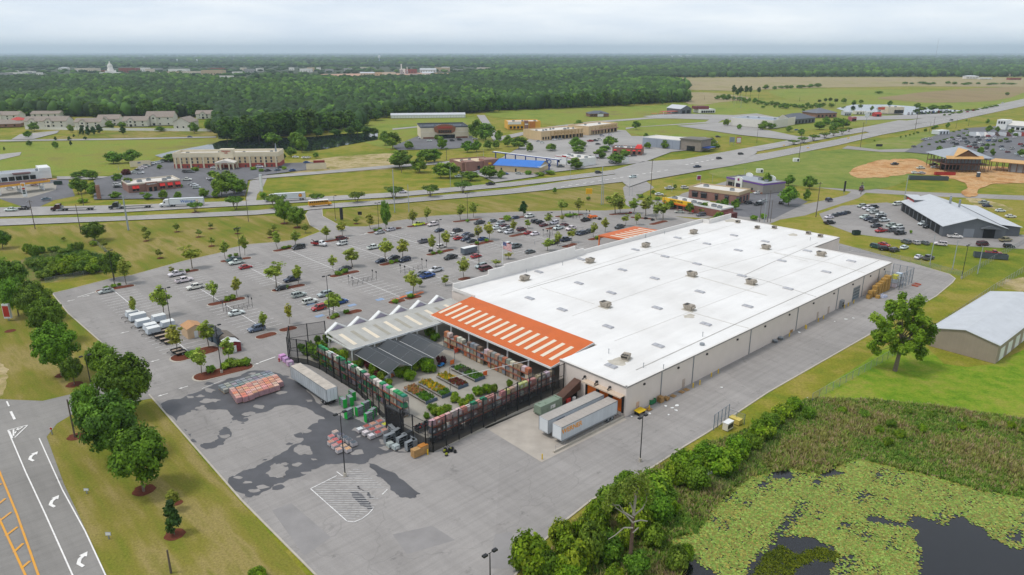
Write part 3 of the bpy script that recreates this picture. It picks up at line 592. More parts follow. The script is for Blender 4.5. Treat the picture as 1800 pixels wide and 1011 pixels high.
# ---------------------------------------------------------------- trucks, bus, trailers
def wheels(e,xs,w,r=.5,dual=True,name='wheel'):
    mb=MB(); h=.28 if dual else .16
    mb.cyl((0,-h,0),(0,h,0),r,None,TYRE,14); mb.cyl((0,-h-.01,0),(0,h+.01,0),r*.55,None,HUB,10); me=mb.mesh('wheel',True)
    for x in xs:
        for s in (-1,1): OBJ(name,me,e,(x,s*(w-h),r))
TRW=stripes('trailer_side','dde1e4','c6cbd0',0,1.2,.06,.5); TRR=M('trailer_roof','a39e98',.6,.12,.4); TRD=M('trailer_dirty_side','b7bcc0',.6,.14,.5); ROLLW=M('trailer_white','d3d8dc',.5,.06,.3)
def box_trailer(e,L_=16,H_=4.1,side=TRW,roof=TRR,legs=True,zf=1.15,W_=1.3,frame=True):
    b=MB(); b.box(0,L_,-W_,W_,zf,H_-.02,side); b.build('cargo_box',e)
    r=MB(); r.box(.04,L_-.04,-W_+.05,W_-.05,H_-.02,H_+.02,roof)
    k=1.2
    while k<L_-.5: r.box(k-.03,k+.03,-W_+.05,W_-.05,H_+.02,H_+.045,roof); k+=1.2
    r.build('roof',e)
    t=MB()
    for s in (-1,1):
        t.box(0,L_,s*(W_+.012)-.012,s*(W_+.012)+.012,H_-.14,H_+.03,STEEL); t.box(0,L_,s*(W_+.012)-.012,s*(W_+.012)+.012,zf-.08,zf+.1,STEEL)
        for x in (0,L_): t.box(x-.05,x+.05,s*W_-.06,s*W_+.02,zf,H_+.03,STEEL)
    t.box(.3,L_-.3,-.5,.5,zf-.3,zf-.08,DARKP); t.build('edge_rails',e)
    d=MB(); d.box(-.06,-.015,-W_+.1,-.02,zf+.1,H_-.16,ROLLW); d.box(-.06,-.015,.02,W_-.1,zf+.1,H_-.16,ROLLW); d.box(-.09,-.06,-.4,-.36,zf+.1,H_-.2,STEEL); d.box(-.09,-.06,.36,.4,zf+.1,H_-.2,STEEL); d.build('rear_doors',e)
    bm=MB(); bm.box(-.02,.08,-W_+.1,W_-.1,.5,.62,DARKP); bm.box(0,.08,-.7,-.6,.6,zf,DARKP); bm.box(0,.08,.6,.7,.6,zf,DARKP); bm.build('bumper',e)
    if legs:
        l=MB()
        for s in (-.6,.6): l.box(L_-3.1,L_-2.95,s-.07,s+.07,.08,zf,STEEL); l.box(L_-3.2,L_-2.85,s-.15,s+.15,0.02,.08,STEEL)
        l.build('landing_gear',e)
    wheels(e,(1.4,2.65),W_-.05)
def tractor(e,x0,mat,sleeper=True,roofz=3.9):
    """cab of a lorry; rear axle at x0"""
    b=MB(); b.box(x0-1.6,x0+4.6,-.45,.45,.7,1.0,DARKP)
    loft(b,[(x0+1.5,1.2,1.0,roofz,.15),(x0+3.2,1.22,1.0,roofz,.18),(x0+3.9,1.2,1.0,roofz-.45,.3),(x0+4.25,1.15,.8,2.35,.2)],mat)
    loft(b,[(x0+4.2,1.1,.75,2.1,.2),(x0+5.6,1.0,.7,1.85,.22),(x0+6.0,.95,.6,1.6,.2)],mat); b.box(x0+5.9,x0+6.12,-1.15,1.15,.45,.8,STEEL)
    b.cyl((x0+1.4,1.05,1),(x0+1.4,1.05,roofz+.2),.09,None,STEEL); b.cyl((x0+.9,1.0,.75),(x0+2.6,1.0,.75),.3,None,STEEL,10); b.build('cab',e)
    w=MB(); w.add([(x0+4.27,-.95,2.3),(x0+4.27,.95,2.3),(x0+3.98,.9,roofz-.55),(x0+3.98,-.9,roofz-.55)],[(0,1,2,3)],GLASS)
    for s in (-1,1): w.box(x0+3.1,x0+3.75,s*1.235-.01,s*1.235+.01,2.15,2.9,GLASS)
    w.build('windows',e); wheels(e,(x0-.6,x0+.7),1.2); wheels(e,(x0+5.0,),1.18,.5,False)
    g=MB()
    for s in (-1,1): g.box(x0+5.95,x0+6.06,s*.8-.14,s*.8+.14,1.1,1.35,LAMP)
    g.build('headlights',e)
TM=M('maroon_lorry_paint','3c1418',.3,.05); TK=M('black_lorry_paint','1d2126',.3,.05); TWt=M('white_lorry_paint','d8dadc',.35,.04)
def road_ang(x,R_,f):
    rows=lerp_rows(R_,f); xs=[r[0] for r in rows]
    y=lambda q: float(np.interp(q,xs,[r[1] for r in rows]))
    d=G(x+25,y(x+25))-G(x-25,y(x-25)); return math.atan2(d.y,d.x),y
for x,cab,nm,lab in ((79,TM,'flatbed_truck','maroon flatbed lorry with a bare trailer on the far carriageway'),(180,TK,'flatbed_truck','black flatbed lorry with a bare trailer behind the maroon one')):
    a,yy=road_ang(x+40,FARW,.55); p=G(x+3,yy(x+3)); p.z=.4; e=EMPTY(nm,p+Vector((math.cos(a),math.sin(a),0))*22,a+math.pi)
    b=MB(); b.box(0,14.6,-1.25,1.25,1.2,1.5,STEEL); b.box(0,14.6,-1.25,1.25,1.5,1.56,CONC); b.box(1,13,-.45,.45,.95,1.2,DARKP); b.box(14.4,14.6,-1.25,1.25,1.5,2.5,STEEL); b.build('flatbed',e); wheels(e,(1.3,2.7),1.22)
    tractor(e,13.6,cab,True,3.5); TAG(e,lab,'lorry','lorries on the highway',full=True)
a,yy=road_ang(315,FARW,.55); p=G(275,yy(275)); p.z=.4
e=EMPTY('semi_truck',p+Vector((math.cos(a),math.sin(a),0))*22.5,a+math.pi); box_trailer(e,16,4.05,ROLLW,ROLLW,False); tractor(e,14.8,TWt)
TAG(e,'white lorry with a blue name and yellow spark on its trailer','lorry','lorries on the highway',full=True)
BLU=M('blue_lettering','1f5fb0',.5,.02); SPK=M('spark_yellow','f0b323',.5,.02)
TEXT('Walmart',e,2.0,BLU,(7.2,1.335,2.6),(math.pi/2,0,math.pi),'lettering',.03,.01)
s_=MB()
for k in range(6):
    t=k*math.pi/3; s_.cyl((3.0-math.cos(t)*.3,1.33,2.65+math.sin(t)*.3),(3.0-math.cos(t)*.75,1.33,2.65+math.sin(t)*.75),.07,.1,SPK,5)
s_.build('spark_emblem',e)
a,yy=road_ang(500,FARW,.5); p=G(462,yy(462)); p.z=.4
e=EMPTY('semi_truck',p+Vector((math.cos(a),math.sin(a),0))*21.5,a+math.pi); box_trailer(e,15.5,4.05,ROLLW,ROLLW,False); tractor(e,14.2,TWt)
TAG(e,'white lorry with a round orange emblem at the rear of its trailer','lorry','lorries on the highway',full=True)
s_=MB(); s_.cyl((2.6,1.315,2.7),(2.6,1.335,2.7),.95,None,RED,20); s_.cyl((2.6,1.33,2.7),(2.6,1.35,2.7),.72,None,SPK,20); s_.cyl((2.6,1.345,2.65),(2.6,1.365,2.65),.4,None,ORANGE,16); s_.build('round_emblem',e)
# school bus
a,yy=road_ang(565,NEARW,.5); p=G(543,yy(543)-1); p.z=.4; e=EMPTY('school_bus',p,a)
BUSY=M('bus_yellow','d9990f',.4,.05); b=MB(); b.box(0,9.6,-1.22,1.22,.75,3.0,BUSY); loft(b,[(9.6,1.2,.7,1.9,.15),(11.0,1.05,.7,1.6,.25),(11.3,.95,.6,1.3,.2)],BUSY)
for z in (1.1,1.5,1.85): b.box(.02,9.58,-1.24,1.24,z,z+.07,DARKP)
b.build('body',e); r=MB(); r.box(.0,9.7,-1.2,1.2,3.0,3.16,WHITE,(.99,.86)); r.build('roof',e)
w=MB()
for k in range(9):
    for s in (-1,1): w.box(.35+k*1.02,1.2+k*1.02,s*1.235-.012,s*1.235+.012,2.1,2.8,GLASS)
w.add([(9.62,-1.1,2.0),(9.62,1.1,2.0),(9.6,1.1,2.9),(9.6,-1.1,2.9)],[(0,1,2,3)],GLASS); w.build('windows',e); wheels(e,(2.3,),1.2,.48); wheels(e,(10.0,),1.15,.48,False)
TAG(e,'yellow school bus with a white roof on the near carriageway','bus',full=True)
# tow truck in the lot
e=EMPTY('tow_truck',G(561,432.5)+Vector((0,0,.1)),TH+math.radians(-62)); b=MB(); b.box(-3.2,.6,-1.1,1.1,.85,1.1,RED); b.box(-3.2,.6,-1.1,-.8,1.1,1.5,M('lorry_red','7e1b22',.4,.1)); b.box(-3.2,.6,.8,1.1,1.1,1.5,MATS['lorry_red']); b.cyl((-1.2,0,1.1),(-3.3,0,2.4),.16,.12,BLACK); b.box(-1.4,-.4,-.6,.6,1.1,2.0,BLACK); b.build('recovery_deck',e)
b=MB(); loft(b,[(.7,1.05,.7,2.3,.15),(1.9,1.05,.7,2.3,.2),(2.4,1.0,.7,1.6,.2),(3.4,.95,.65,1.4,.25)],TWt); b.build('cab',e); w=MB(); w.add([(2.42,-.85,1.6),(2.42,.85,1.6),(2.0,.8,2.2),(2.0,-.8,2.2)],[(0,1,2,3)],GLASS); w.box(.9,1.8,-1.07,-1.05,1.6,2.15,GLASS); w.box(.9,1.8,1.05,1.07,1.6,2.15,GLASS); w.build('windows',e); wheels(e,(-1.8,),1.05,.42); wheels(e,(2.6,),1.02,.42,False)
TAG(e,'white and red tow truck parked beside the dark grey van','tow truck',full=True)
for x,y in ((1514,335),):
    e=EMPTY('tow_truck',G(x,y)+Vector((0,0,.1)),RD(240)); b=MB(); b.box(-3.6,1,-1.1,1.1,.95,1.15,STEEL); b.box(-3.4,-1.2,-.9,.9,1.15,1.9,TWt); b.box(-3.0,-1.6,-.8,.8,1.9,2.5,GLASS,(.8,.9)); b.build('flat_deck',e); b=MB(); loft(b,[(1,1.05,.7,2.4,.15),(2.2,1.05,.7,2.4,.2),(2.7,1.0,.7,1.6,.2),(3.7,.95,.65,1.4,.25)],M('maroon_paint','5c2024',.4,.1)); b.build('cab',e); w=MB(); w.add([(2.72,-.85,1.6),(2.72,.85,1.6),(2.3,.8,2.3),(2.3,-.8,2.3)],[(0,1,2,3)],GLASS); w.build('windows',e); wheels(e,(-1.8,),1.05,.42); wheels(e,(2.9,),1.02,.42,False)
    TAG(e,'flatbed tow truck carrying a car up the side road','tow truck',full=True)
# grey cargo trailer, orange rental truck, motorcycle, mowers
e=EMPTY('cargo_trailer',G(813,449)+Vector((0,0,.1)),TH); b=MB(); b.box(0,6.6,-1.15,1.15,.5,2.7,M('slate_panel','5c6670',.5,.08),None); b.build('cargo_box',e); b=MB(); b.box(-.02,6.62,-1.17,1.17,2.7,2.76,WHITE); b.build('roof',e); wheels(e,(2.8,3.7),1.2,.34,False); b=MB(); b.cyl((6.6,-.9,.5),(8.0,0,.5),.06,None,BLACK); b.cyl((6.6,.9,.5),(8.0,0,.5),.06,None,BLACK); b.build('hitch',e)
TAG(e,'slate grey enclosed cargo trailer behind the black pickup','trailer',full=True)
e=EMPTY('rental_truck',G(1041,385)+Vector((0,0,.1)),TH+math.pi*.92); b=MB(); b.box(-2.4,.6,-1.0,1.0,.8,1.0,ORANGE); b.box(-2.4,.6,-1,-.9,1,1.35,ORANGE); b.box(-2.4,.6,.9,1,1,1.35,ORANGE); b.box(-2.4,-2.3,-.9,.9,1,1.35,ORANGE); b.build('flatbed',e); b=MB(); loft(b,[(.7,1,.5,1.9,.1),(1.7,1,.5,1.9,.2),(2.2,.95,.5,1.2,.2),(3.0,.9,.5,1.05,.2)],ORANGE); b.build('cab',e); w=MB(); w.add([(2.2,-.8,1.2),(2.2,.8,1.2),(1.8,.75,1.8),(1.8,-.75,1.8)],[(0,1,2,3)],GLASS); w.build('windows',e); wheels(e,(-1.3,2.0),1,.38,False)
TAG(e,'orange flatbed rental truck near the cart corral','rental truck',full=True)
def small_machine(name,x,y,look,cat,col,h=1.1,ang=0):
    e=EMPTY(name,G(x,y)+Vector((0,0,.1)),TH+ang); b=MB(); loft(b,[(-.8,.4,.35,.6,.08),(0,.45,.35,.62,.08),(.2,.4,.4,h*.85,.1),(.9,.35,.4,h*.7,.12)],col); b.build('hood',e)
    b=MB(); b.box(-.65,-.1,-.25,.25,.6,.72,BLACK); b.box(-.7,-.55,-.25,.25,.7,1.15,BLACK); b.build('seat',e); b=MB(); b.cyl((.15,0,.8),(-.15,0,1.05),.03,None,BLACK); b.cyl((-.15,0,1.03),(-.15,0,1.07),.18,None,BLACK,10); b.build('steering_wheel',e); wheels(e,(-.5,.7),.55,.26,False); TAG(e,look,cat,None,(x,y)); return e
small_machine('lawn_tractor',1108,376,'red lawn tractor on the mulch bed','lawn tractor',RED); small_machine('lawn_tractor',1135,385.5,'dark lawn tractor on display beside the mulch bed','lawn tractor',BLACK); small_machine('lawn_tractor',1147,388,'dark lawn tractor on display nearer the shop','lawn tractor',BLACK); small_machine('motorcycle',1054,386.5,'black motorcycle behind the orange truck','motorcycle',BLACK); small_machine('motorcycle',757,443,'black motorcycle by the end of the mulch bed','motorcycle',BLACK)
# boats and tiny things on the repair lot: flatbed dumpster
def skip(x,y,L_,W_,H_,mat,look,ang,name='dumpster',fill=None,z=.1):
    e=EMPTY(name,G(x,y)+Vector((0,0,z)),ang); b=MB(); w=.08
    b.box(0,L_,-W_/2,W_/2,.15,.25,mat); b.box(0,L_,-W_/2,-W_/2+w,.25,H_,mat); b.box(0,L_,W_/2-w,W_/2,.25,H_,mat); b.box(0,w,-W_/2+w,W_/2-w,.25,H_,mat); b.box(L_-w,L_,-W_/2+w,W_/2-w,.25,H_,mat)
    k=.6
    while k<L_: 
        for s in (-1,1): b.box(k-.05,k+.05,s*(W_/2+.05)-.05,s*(W_/2+.05)+.05,.2,H_-.1,mat)
        k+=.9
    b.build('container',e); f=MB(); f.box(w,L_-w,-W_/2+w,W_/2-w,H_-.5,H_-.42,fill or BLACK); f.build('contents',e); TAG(e,look,'dumpster',full=True); return e
SLATE=M('slate_paint','48525a',.6,.12)
skip(1711,452,11,2.4,1.9,SLATE,'long slate grey roll-off dumpster in front of the red pickup',RD(-20)); skip(1598,316,22,2.4,2.4,SLATE,'long slate grey roll-off container at the edge of the building site',RD(-8)); skip(1643,308,12,2.4,1.9,RED,'red roll-off dumpster beside the unfinished building',RD(-5)); skip(1499,413.5,3,1.8,1.9,M('dark_green_steel','1f3a35',.6,.1),'dark teal dumpster behind a wire frame at the lot corner',RD(10)); skip(96,325,4,2,2.0,MATS['dark_green_steel'],'dark green dumpster beside the petrol canopy',RD(10))
# ================================================================ THE WAREHOUSE STORE (local x = a along the rear wall, y = b)
WALL=stripes('store_wall','e0d6ce','d9cec5',0,3.05,.03,.8,.02,.07); WALLD=stripes('store_wall_side','e0d6ce','d9cec5',1,3.05,.03,.8,.02,.07)
def roofmat():
    m,t,b=base('white_roof'); p=pos(t,False)
    a=ramp(t,noise(t,p,.05,6,.6),[(.3,'d6d4d1'),(.6,'e4e3e1')]); s=ramp(t,noise(t,p,.4,6,.7,(.12,1,1)),[(.3,.92),(.6,1)]); d=ramp(t,noise(t,p,.12,6,.75),[(.6,1.0),(.78,.84)])
    t.links.new(mix(t,1,mix(t,1,a,s,'MULTIPLY'),d,'MULTIPLY'),b.inputs['Base Color']); b.inputs['Roughness'].default_value=.65; return m
ROOF=roofmat(); PARA=M('parapet_white','d8d5d1',.7,.06,.3); TRIM=M('roof_edge_metal','8e8a86',.5,.1); SEAM=M('roof_seam','a5a29d',.8,.2,1); SEAML=M('roof_seam_pale','c5c2bc',.8,.1,1); SKYL=M('skylight_plastic','a7a8ad',.35,.08,.8); UNIT=M('rooftop_unit_beige','a1988b',.6,.15,.8); UNITD=M('unit_grille','3a3733',.6,.2,2); STAIN=M('roof_stain','b9b3a7',.8,.2,.8)
store=EMPTY('retail_store',A0+Vector((0,0,.05)),TH)
TAG(store,'huge beige retail store with a flat white roof and dock doors','store',full=True)
FP=[(0,0),(140,0),(140,27),(161,27),(161,73.8),(145,73.8),(145,77.5),(66,77.5),(66,76.3),(13,76.3),(13,19.5),(0,19.5)]
mb=MB(); n=len(FP)
for i in range(n):
    (x0,y0),(x1,y1)=FP[i],FP[(i+1)%n]
    mb.quad((x0,y0,0),(x1,y1,0),(x1,y1,7.0),(x0,y0,7.0),WALL if abs(x1-x0)>abs(y1-y0) else WALLD)
mb.build('wall',store)
mb=MB(); mb.add([(x,y,7.0) for x,y in FP],[tuple(range(n))],ROOF); roof=mb.build('roof',store)
mb=MB()
for x0,y0,x1,y1 in ((0,0,140,0),(140,0,140,27),(140,27,161,27),(161,27,161,73.8),(0,19.5,0,0)):
    strip_=(Vector((x1-x0,y1-y0,0))).normalized(); s=Vector((strip_.y,-strip_.x,0)); p,q=Vector((x0,y0,0)),Vector((x1,y1,0)); d=strip_
    a,b,c,e=p-s*.45-d*.0,q-s*.45,q+s*.12,p+s*.12
    mb.add([(v.x,v.y,z) for z in (6.86,7.16) for v in (a,b,c,e)],[(4,5,6,7),(0,1,5,4),(1,2,6,5),(3,0,4,7)],PARA); mb.add([(c.x,c.y,6.80),(e.x,e.y,6.80),(e.x,e.y,7.165),(c.x,c.y,7.165)],[(0,1,2,3)],TRIM)
mb.build('roof_edge',store)
mb=MB(); 
def pw(x0,y0,x1,y1,h,t=.5): mb.box(min(x0,x1)-(t/2 if x0==x1 else 0),max(x0,x1)+(t/2 if x0==x1 else 0),min(y0,y1)-(t/2 if y0==y1 else 0),max(y0,y1)+(t/2 if y0==y1 else 0),6.6,h,PARA)
pw(13.2,76.05,27,76.05,9.0); pw(27,76.05,33.5,76.05,10.4); pw(33.5,76.05,66,76.05,11.0); pw(66,76.5,71,76.5,9.4); pw(71,77.25,145,77.25,8.5); pw(145,73.8,145,77,8.5); pw(145.3,73.8,161,73.8,8.9); pw(13.2,66,13.2,75.8,7.9,.4); mb.build('parapet',store)
mb=MB()
def rpt(x,y,z=7.0): return AB(x,y,z)
def rseam(P,w,mat,h=.05):
    Q=[rpt(*p) for p in P]
    for (x0,y0),(x1,y1) in zip(Q,Q[1:]):
        d=Vector((x1-x0,y1-y0,0)); l=d.length; d.normalize(); s=Vector((-d.y,d.x,0))*w/2; p,q=Vector((x0,y0,7)),Vector((x1,y1,7))
        mb.add([tuple(v+Vector((0,0,k))) for k in (0.002,h) for v in (p-s,q-s,q+s,p+s)],[(4,5,6,7),(0,1,5,4),(2,3,7,6)],mat)
rseam([(927,508),(1040,475),(1145,444),(1230,420)],.22,SEAM); rseam([(1145,444),(1345,494),(1437,523)],.16,SEAM); rseam([(1302,487),(1361,460),(1437,427)],.2,SEAM); rseam([(1118,651),(1291,571),(1415,515),(1545,458)],.25,SEAM)
rseam([(1230,487),(1352,522),(1462,553)] if False else [(1232,488),(1300,507),(1348,520)],.5,SEAML); rseam([(1200,545),(1291,571),(1318,578)],.3,SEAML); rseam([(950,506),(1045,535)],.14,SEAML); rseam([(1360,444),(1460,463),(1520,480)],.35,SEAML); rseam([(1362,445),(1420,460)],.2,SEAML); rseam([(1180,452),(1300,420)],.1,SEAML); rseam([(1005,556),(1200,488),(1400,432)],.08,SEAML); rseam([(1080,600),(1300,515),(1500,440)],.08,SEAML); rseam([(880,520),(1100,450),(1290,395)],.08,SEAML)
for x,y,r in ((1086,636,2.6),(1394,413,2.2),(1285,388,3.2),(1212,556,1.8)):
    a,b=rpt(x,y); mb.add([(a+r*(1+.3*math.sin(k*2.3))*math.cos(k*.5236),b+r*.8*(1+.3*math.sin(k*1.7))*math.sin(k*.5236),7.004) for k in range(12)],[tuple(range(12))],STAIN)
mb.build('roof_seams',store)
sk=MB(); sk.box(-.75,.75,-1.45,1.45,0,.3,SKYL,(.96,.98)); sk.box(-.66,.66,-1.35,-.05,.3,.42,SKYL,(.85,.9)); sk.box(-.66,.66,.05,1.35,.3,.42,SKYL,(.85,.9)); sk.box(-.8,.8,-1.5,1.5,.0,.1,PARA); skm=sk.mesh('skylight')
SKY="947 479;931 525.5;1017.5 499;1094 475.5;1074.5 516;1150.7 490.5;1169 452;1225 465;1304 486;1230 514;1116.7 440;1190.7 419;1242.5 429.5;1297.5 441;1290 414.7;1345 425.5;1022 457;1419 442;1374 459.5;1496 460;1452 479;1385 508.5;988 545.5;1155 542.5;1314 539.5;1069 575.5;1240.5 571;1157 609;1074 645;1448 430"
for t in SKY.split(';')[:-1]:
    a,b=rpt(*map(float,t.split())); OBJ('skylight',skm,store,(a,b,7.003))
def rtu(a,b,k,s=1.0):
    e=MB(); e.box(-1.9*s,1.9*s,-1.5*s,1.5*s,0,.12,STAIN); e.box(-1.2*s,1.2*s,-.9*s,.9*s,.12,.45,UNIT); 
    v=[(-1.25,-1.05,.45),(1.25,-1.05,.45),(1.25,1.05,.45),(-1.25,1.05,.45),(-1.75,-1.2,1.75),(1.55,-1.2,1.75),(1.55,1.2,1.75),(-1.75,1.2,1.75)]
    e.add([(x*s,y*s,z*s) for x,y,z in v],[(4,5,6,7),(0,1,5,4),(1,2,6,5),(2,3,7,6),(3,0,4,7)],UNIT)
    for q in (-.55,.1,.75): e.box(q*s-.012,q*s+.012,-1.2*s,-1.185*s,.5*s,1.7*s,UNITD)
    o=e.build('rooftop_unit',store,(a,b,7.003)); o.rotation_euler=(0,0,k)
    g=MB()
    for q in (-.78,0,.78): g.box(-1.5*s,-.2*s,(q-.32)*s,(q+.32)*s,1.75*s,1.80*s,UNITD)
    g.box(.1*s,1.3*s,-1.0*s,1.0*s,1.75*s,1.9*s,UNIT)
    g.add([(-1.3*s,-1.0*s,.6*s),(-1.3*s,1.0*s,.6*s),(-1.72*s,1.1*s,1.6*s),(-1.72*s,-1.1*s,1.6*s)],[(0,1,2,3)],UNITD); 
    g.build('grille',o)
    c=MB(); c.box(1.55*s,2.0*s,-.8*s,.8*s,.9*s,1.5*s,UNIT,(1,.9)); c.build('intake_hood',o)
for x,y,k,s in ((922.5,493,math.pi,.85),(1037,462,math.pi,.85),(1135,434.5,math.pi,.85),(1219,411,math.pi,.85),(1216,486,-math.pi/2+.9,.85),(1320,500,-math.pi/2+.9,.85),(1346,438,-math.pi/2+.9,.85),(1443,450,-math.pi/2+.9,.85),(1064,540,-math.pi/2+.9,.85),(1211,545,-math.pi/2+.9,.85),(1100,632,.3,.72),(1297,392,0,.6),(1331,402,0,.6),(1361,402,0,.6),(1421,412,0,.6),(1442,417,0,.6)):
    a,b=rpt(x,y); rtu(a,b,k-.9 if 'x' and abs(k+math.pi/2-.9)<.01 else k,s)
mb=MB()
for x,y in ((1070,622),(1131,647),(925,480),(1135,418),(1168,412),(1235,592),(1166,650),(1424,423),(989,467),(1000,435),(940,430)):
    a,b=rpt(x,y); mb.cyl((a,b,7),(a,b,8.1),.08,None,STEEL,6); mb.cyl((a,b,8.1),(a,b,8.2),.14,None,STEEL,6)
a,b=rpt(1234,607); mb.cyl((a,b,7),(a,b,7.5),.6,.6,STEEL,10); mb.build('vent_pipes',store)
# rear wall fittings (wall is at y=0 and faces -y)
DOORW=M('pale_door','c6a893',.6,.05); 
for x in (4,): pass
mb=MB()
for x in (6,18.5,30,43.5,57,70,84,97,110,123,134): mb.box(x-.25,x+.25,-.28,-.005,5.7,6.1,BLACK)
mb.build('wall_lights',store)
mb=MB()
for x in (12.3,24.6,50,75,100,118,130): mb.box(x-.09,x+.09,-.16,-.004,.05,6.8,STEEL)
mb.build('downspouts',store)
for x in (4.2,21.2,88,95): 
    mb=MB(); mb.box(x-.5,x+.5,-.05,-.004,.05,2.25,DOORW if x<10 else M('beige_door','b5a598',.6,.05)); mb.box(x+.32,x+.4,-.09,-.05,1.0,1.1,BLACK); mb.build('door',store)
mb=MB(); mb.box(111.2,116.2,-.06,-.004,.05,4.4,STEEL); mb.build('roller_door',store); rd=MB()
for i in range(4):
    for j in range(4): rd.box(111.5+i*1.15,112.45+i*1.15,-.09,-.06,.4+j*1.0,1.15+j*1.0,M('pale_glass','6f7d86',.15,.1))
rd.build('door_panes',store)
# dock wall x=0 faces -x
for y,orange in ((2.2,0),(5.9,0),(9.4,1)):
    mb=MB(); mb.box(-.35,-.004,y-1.75,y-1.35,.9,4.3,BLACK); mb.box(-.35,-.004,y+1.35,y+1.75,.9,4.3,BLACK); mb.box(-.35,-.004,y-1.75,y+1.75,4.3,4.75,BLACK); o=mb.build('dock_seal',store)
    mb=MB(); mb.box(-.06,-.003,y-1.34,y+1.34,.9,4.28,ORANGE); mb.build('dock_door',o)
    mb=MB(); mb.box(-1.5,-.01,y-1.9,y+1.9,4.95,5.05,M('dock_awning_beige','c3b09c',.7,.06)); mb.box(-1.5,-1.4,y-1.9,y+1.9,4.75,4.95,MATS['dock_awning_beige']); mb.build('dock_awning',o)
    mb=MB(); mb.box(-.5,-.005,y+1.9,y+2.3,5.4,5.8,BLACK); mb.cyl((-.5,y+2.1,5.5),(-1.0,y+2.1,5.2),.12,.16,BLACK); mb.build('dock_light',o)
# dock trailers
for y,wn in ((2.15,1),(5.9,0)):
    e=EMPTY('semi_trailer',W(-1.7,y,.08),TH+math.pi); box_trailer(e,16.9,4.15,TRW,TRR if not wn else M('trailer_roof_tan','a39c95',.6,.1,.4),True); 
    OY=M('orange_lettering','e8991a',.5,.05); NB=M('navy_lettering','20385e',.5,.05)
    if wn: TEXT('WERNER',e,1.45,OY,(14.0,1.325,3.1),(math.pi/2,0,math.pi),bold=.03,ext=.01)
    else: 
        mb=MB(); mb.box(12.2,14.6,1.312,1.32,3.15,3.5,NB); mb.build('dark_emblem_band',e)
    g=MB(); g.box(16.91,16.93,-1.1,1.1,1.4,3.9,ROLLW); g.build('front_panel',e)
    TAG(e,'white semi trailer lettered WERNER in orange at the loading dock' if wn else 'white ribbed semi trailer at the dock between compactor and lettered trailer','semi trailer','trailers at the loading dock',full=True)
e=EMPTY('semi_trailer',W(-43.2,47.0,.08),TH+math.pi/2); box_trailer(e,17.2,4.1,stripes('old_trailer_side','d3d9de','a9b0b6',0,1.05,.12,.6,.08,.25),M('old_trailer_roof','b8afa4',.7,.22,.5),True)
TAG(e,'old grimy white semi trailer parked along the garden centre fence','semi trailer',full=True)
# compactor, chute
e=EMPTY('compactor',W(-13.3,13.2,.1),TH); CG=M('compactor_green','7d8d7c',.6,.1); mb=MB(); mb.box(0,6.6,-1.15,1.15,.4,2.3,CG,(1,.86)); mb.box(0,6.6,-1.18,1.18,.35,.55,CG)
for k in (0.6,2,3.4,4.8,6): mb.box(k-.06,k+.06,-1.2,1.2,.5,1.5,CG)
mb.build('container',e); b=MB(); b.box(3,4.4,-1.13,-1.1,.9,1.7,WHITE); b.build('label_panel',e); l=MB()
for x in (.4,6.2):
    for s in (-.9,.9): l.box(x-.12,x+.12,s-.12,s+.12,0,.4,CG)
l.build('feet',e); r=MB(); r.cyl((1,.4,2.3),(1,.4,2.45),.25,None,CG); r.cyl((2.2,-.3,2.3),(2.2,-.3,2.45),.2,None,CG); r.box(5.9,6.3,-.9,.9,2.3,2.5,CG); r.build('lid_fittings',e)
TAG(e,'pale green waste compactor container between trailer and garden fence','compactor',full=True)
e=EMPTY('compactor_chute',W(-6.4,13.4,.1),TH); CH_=M('rusty_brown_steel','553a2e',.8,.25); mb=MB(); mb.add([(.2,-1,2.0),(5.9,-1,4.4),(5.9,1,4.4),(.2,1,2.0),(.2,-1,.9),(5.9,-1,2.2),(5.9,1,2.2),(.2,1,.9)],[(0,1,2,3),(0,4,5,1),(1,5,6,2),(2,6,7,3),(3,7,4,0),(4,7,6,5)],CH_); mb.build('chute',e); mb=MB(); mb.box(.1,4.5,-1,1,.2,.9,BLACK); mb.box(4.6,4.9,-1,1,0,2,BLACK); mb.box(1.2,2.4,-1.4,-1.0,.3,1.4,RED); mb.box(3.2,3.9,-1.5,-1.0,.2,1.2,WHITE); mb.build('ram_unit',e)
TAG(e,'brown steel chute sloping from the dock wall to the compactor','chute',full=True)
# dock rail wall
e=EMPTY('retaining_wall',W(-21,.2,.06),TH); mb=MB(); mb.box(-.5,20.8,-.15,.15,0,.45,KERB); mb.build('wall_curb',e); mb=MB()
for k in range(8): mb.cyl((k*2.8,0,.45),(k*2.8,0,1.5),.035,None,STEEL,6)
for z in (1.0,1.5): mb.cyl((0,0,z),(19.7,0,z),.025,None,STEEL,6)
mb.build('handrail',e); TAG(e,'low concrete dock wall with a steel handrail beside the lettered trailer','wall',full=True)
def bollard(a,b,h=1.1,mat=YELLOW):
    mb=MB(); mb.cyl((0,0,0),(0,0,h),.12,None,mat,10); mb.cyl((0,0,h),(0,0,h+.08),.12,.05,mat,10); o=mb.build('bollard',None,W(a,b,.08)); return o
for x,y in ((953,808),(1141,722),(1218,682),(1230,677),(1247,662),(1257,655),(1380,590),(1409,576),(1417,579),(1438,566),(1447,561),(1479,541),(1488,538),(1498,533),(1520,519),(752,800)):
    a,b=AB(x,y); TAG(bollard(a,min(b,-1.2) if x>1100 else b),'yellow steel bollard','bollard','yellow bollards round the store',(x,y))
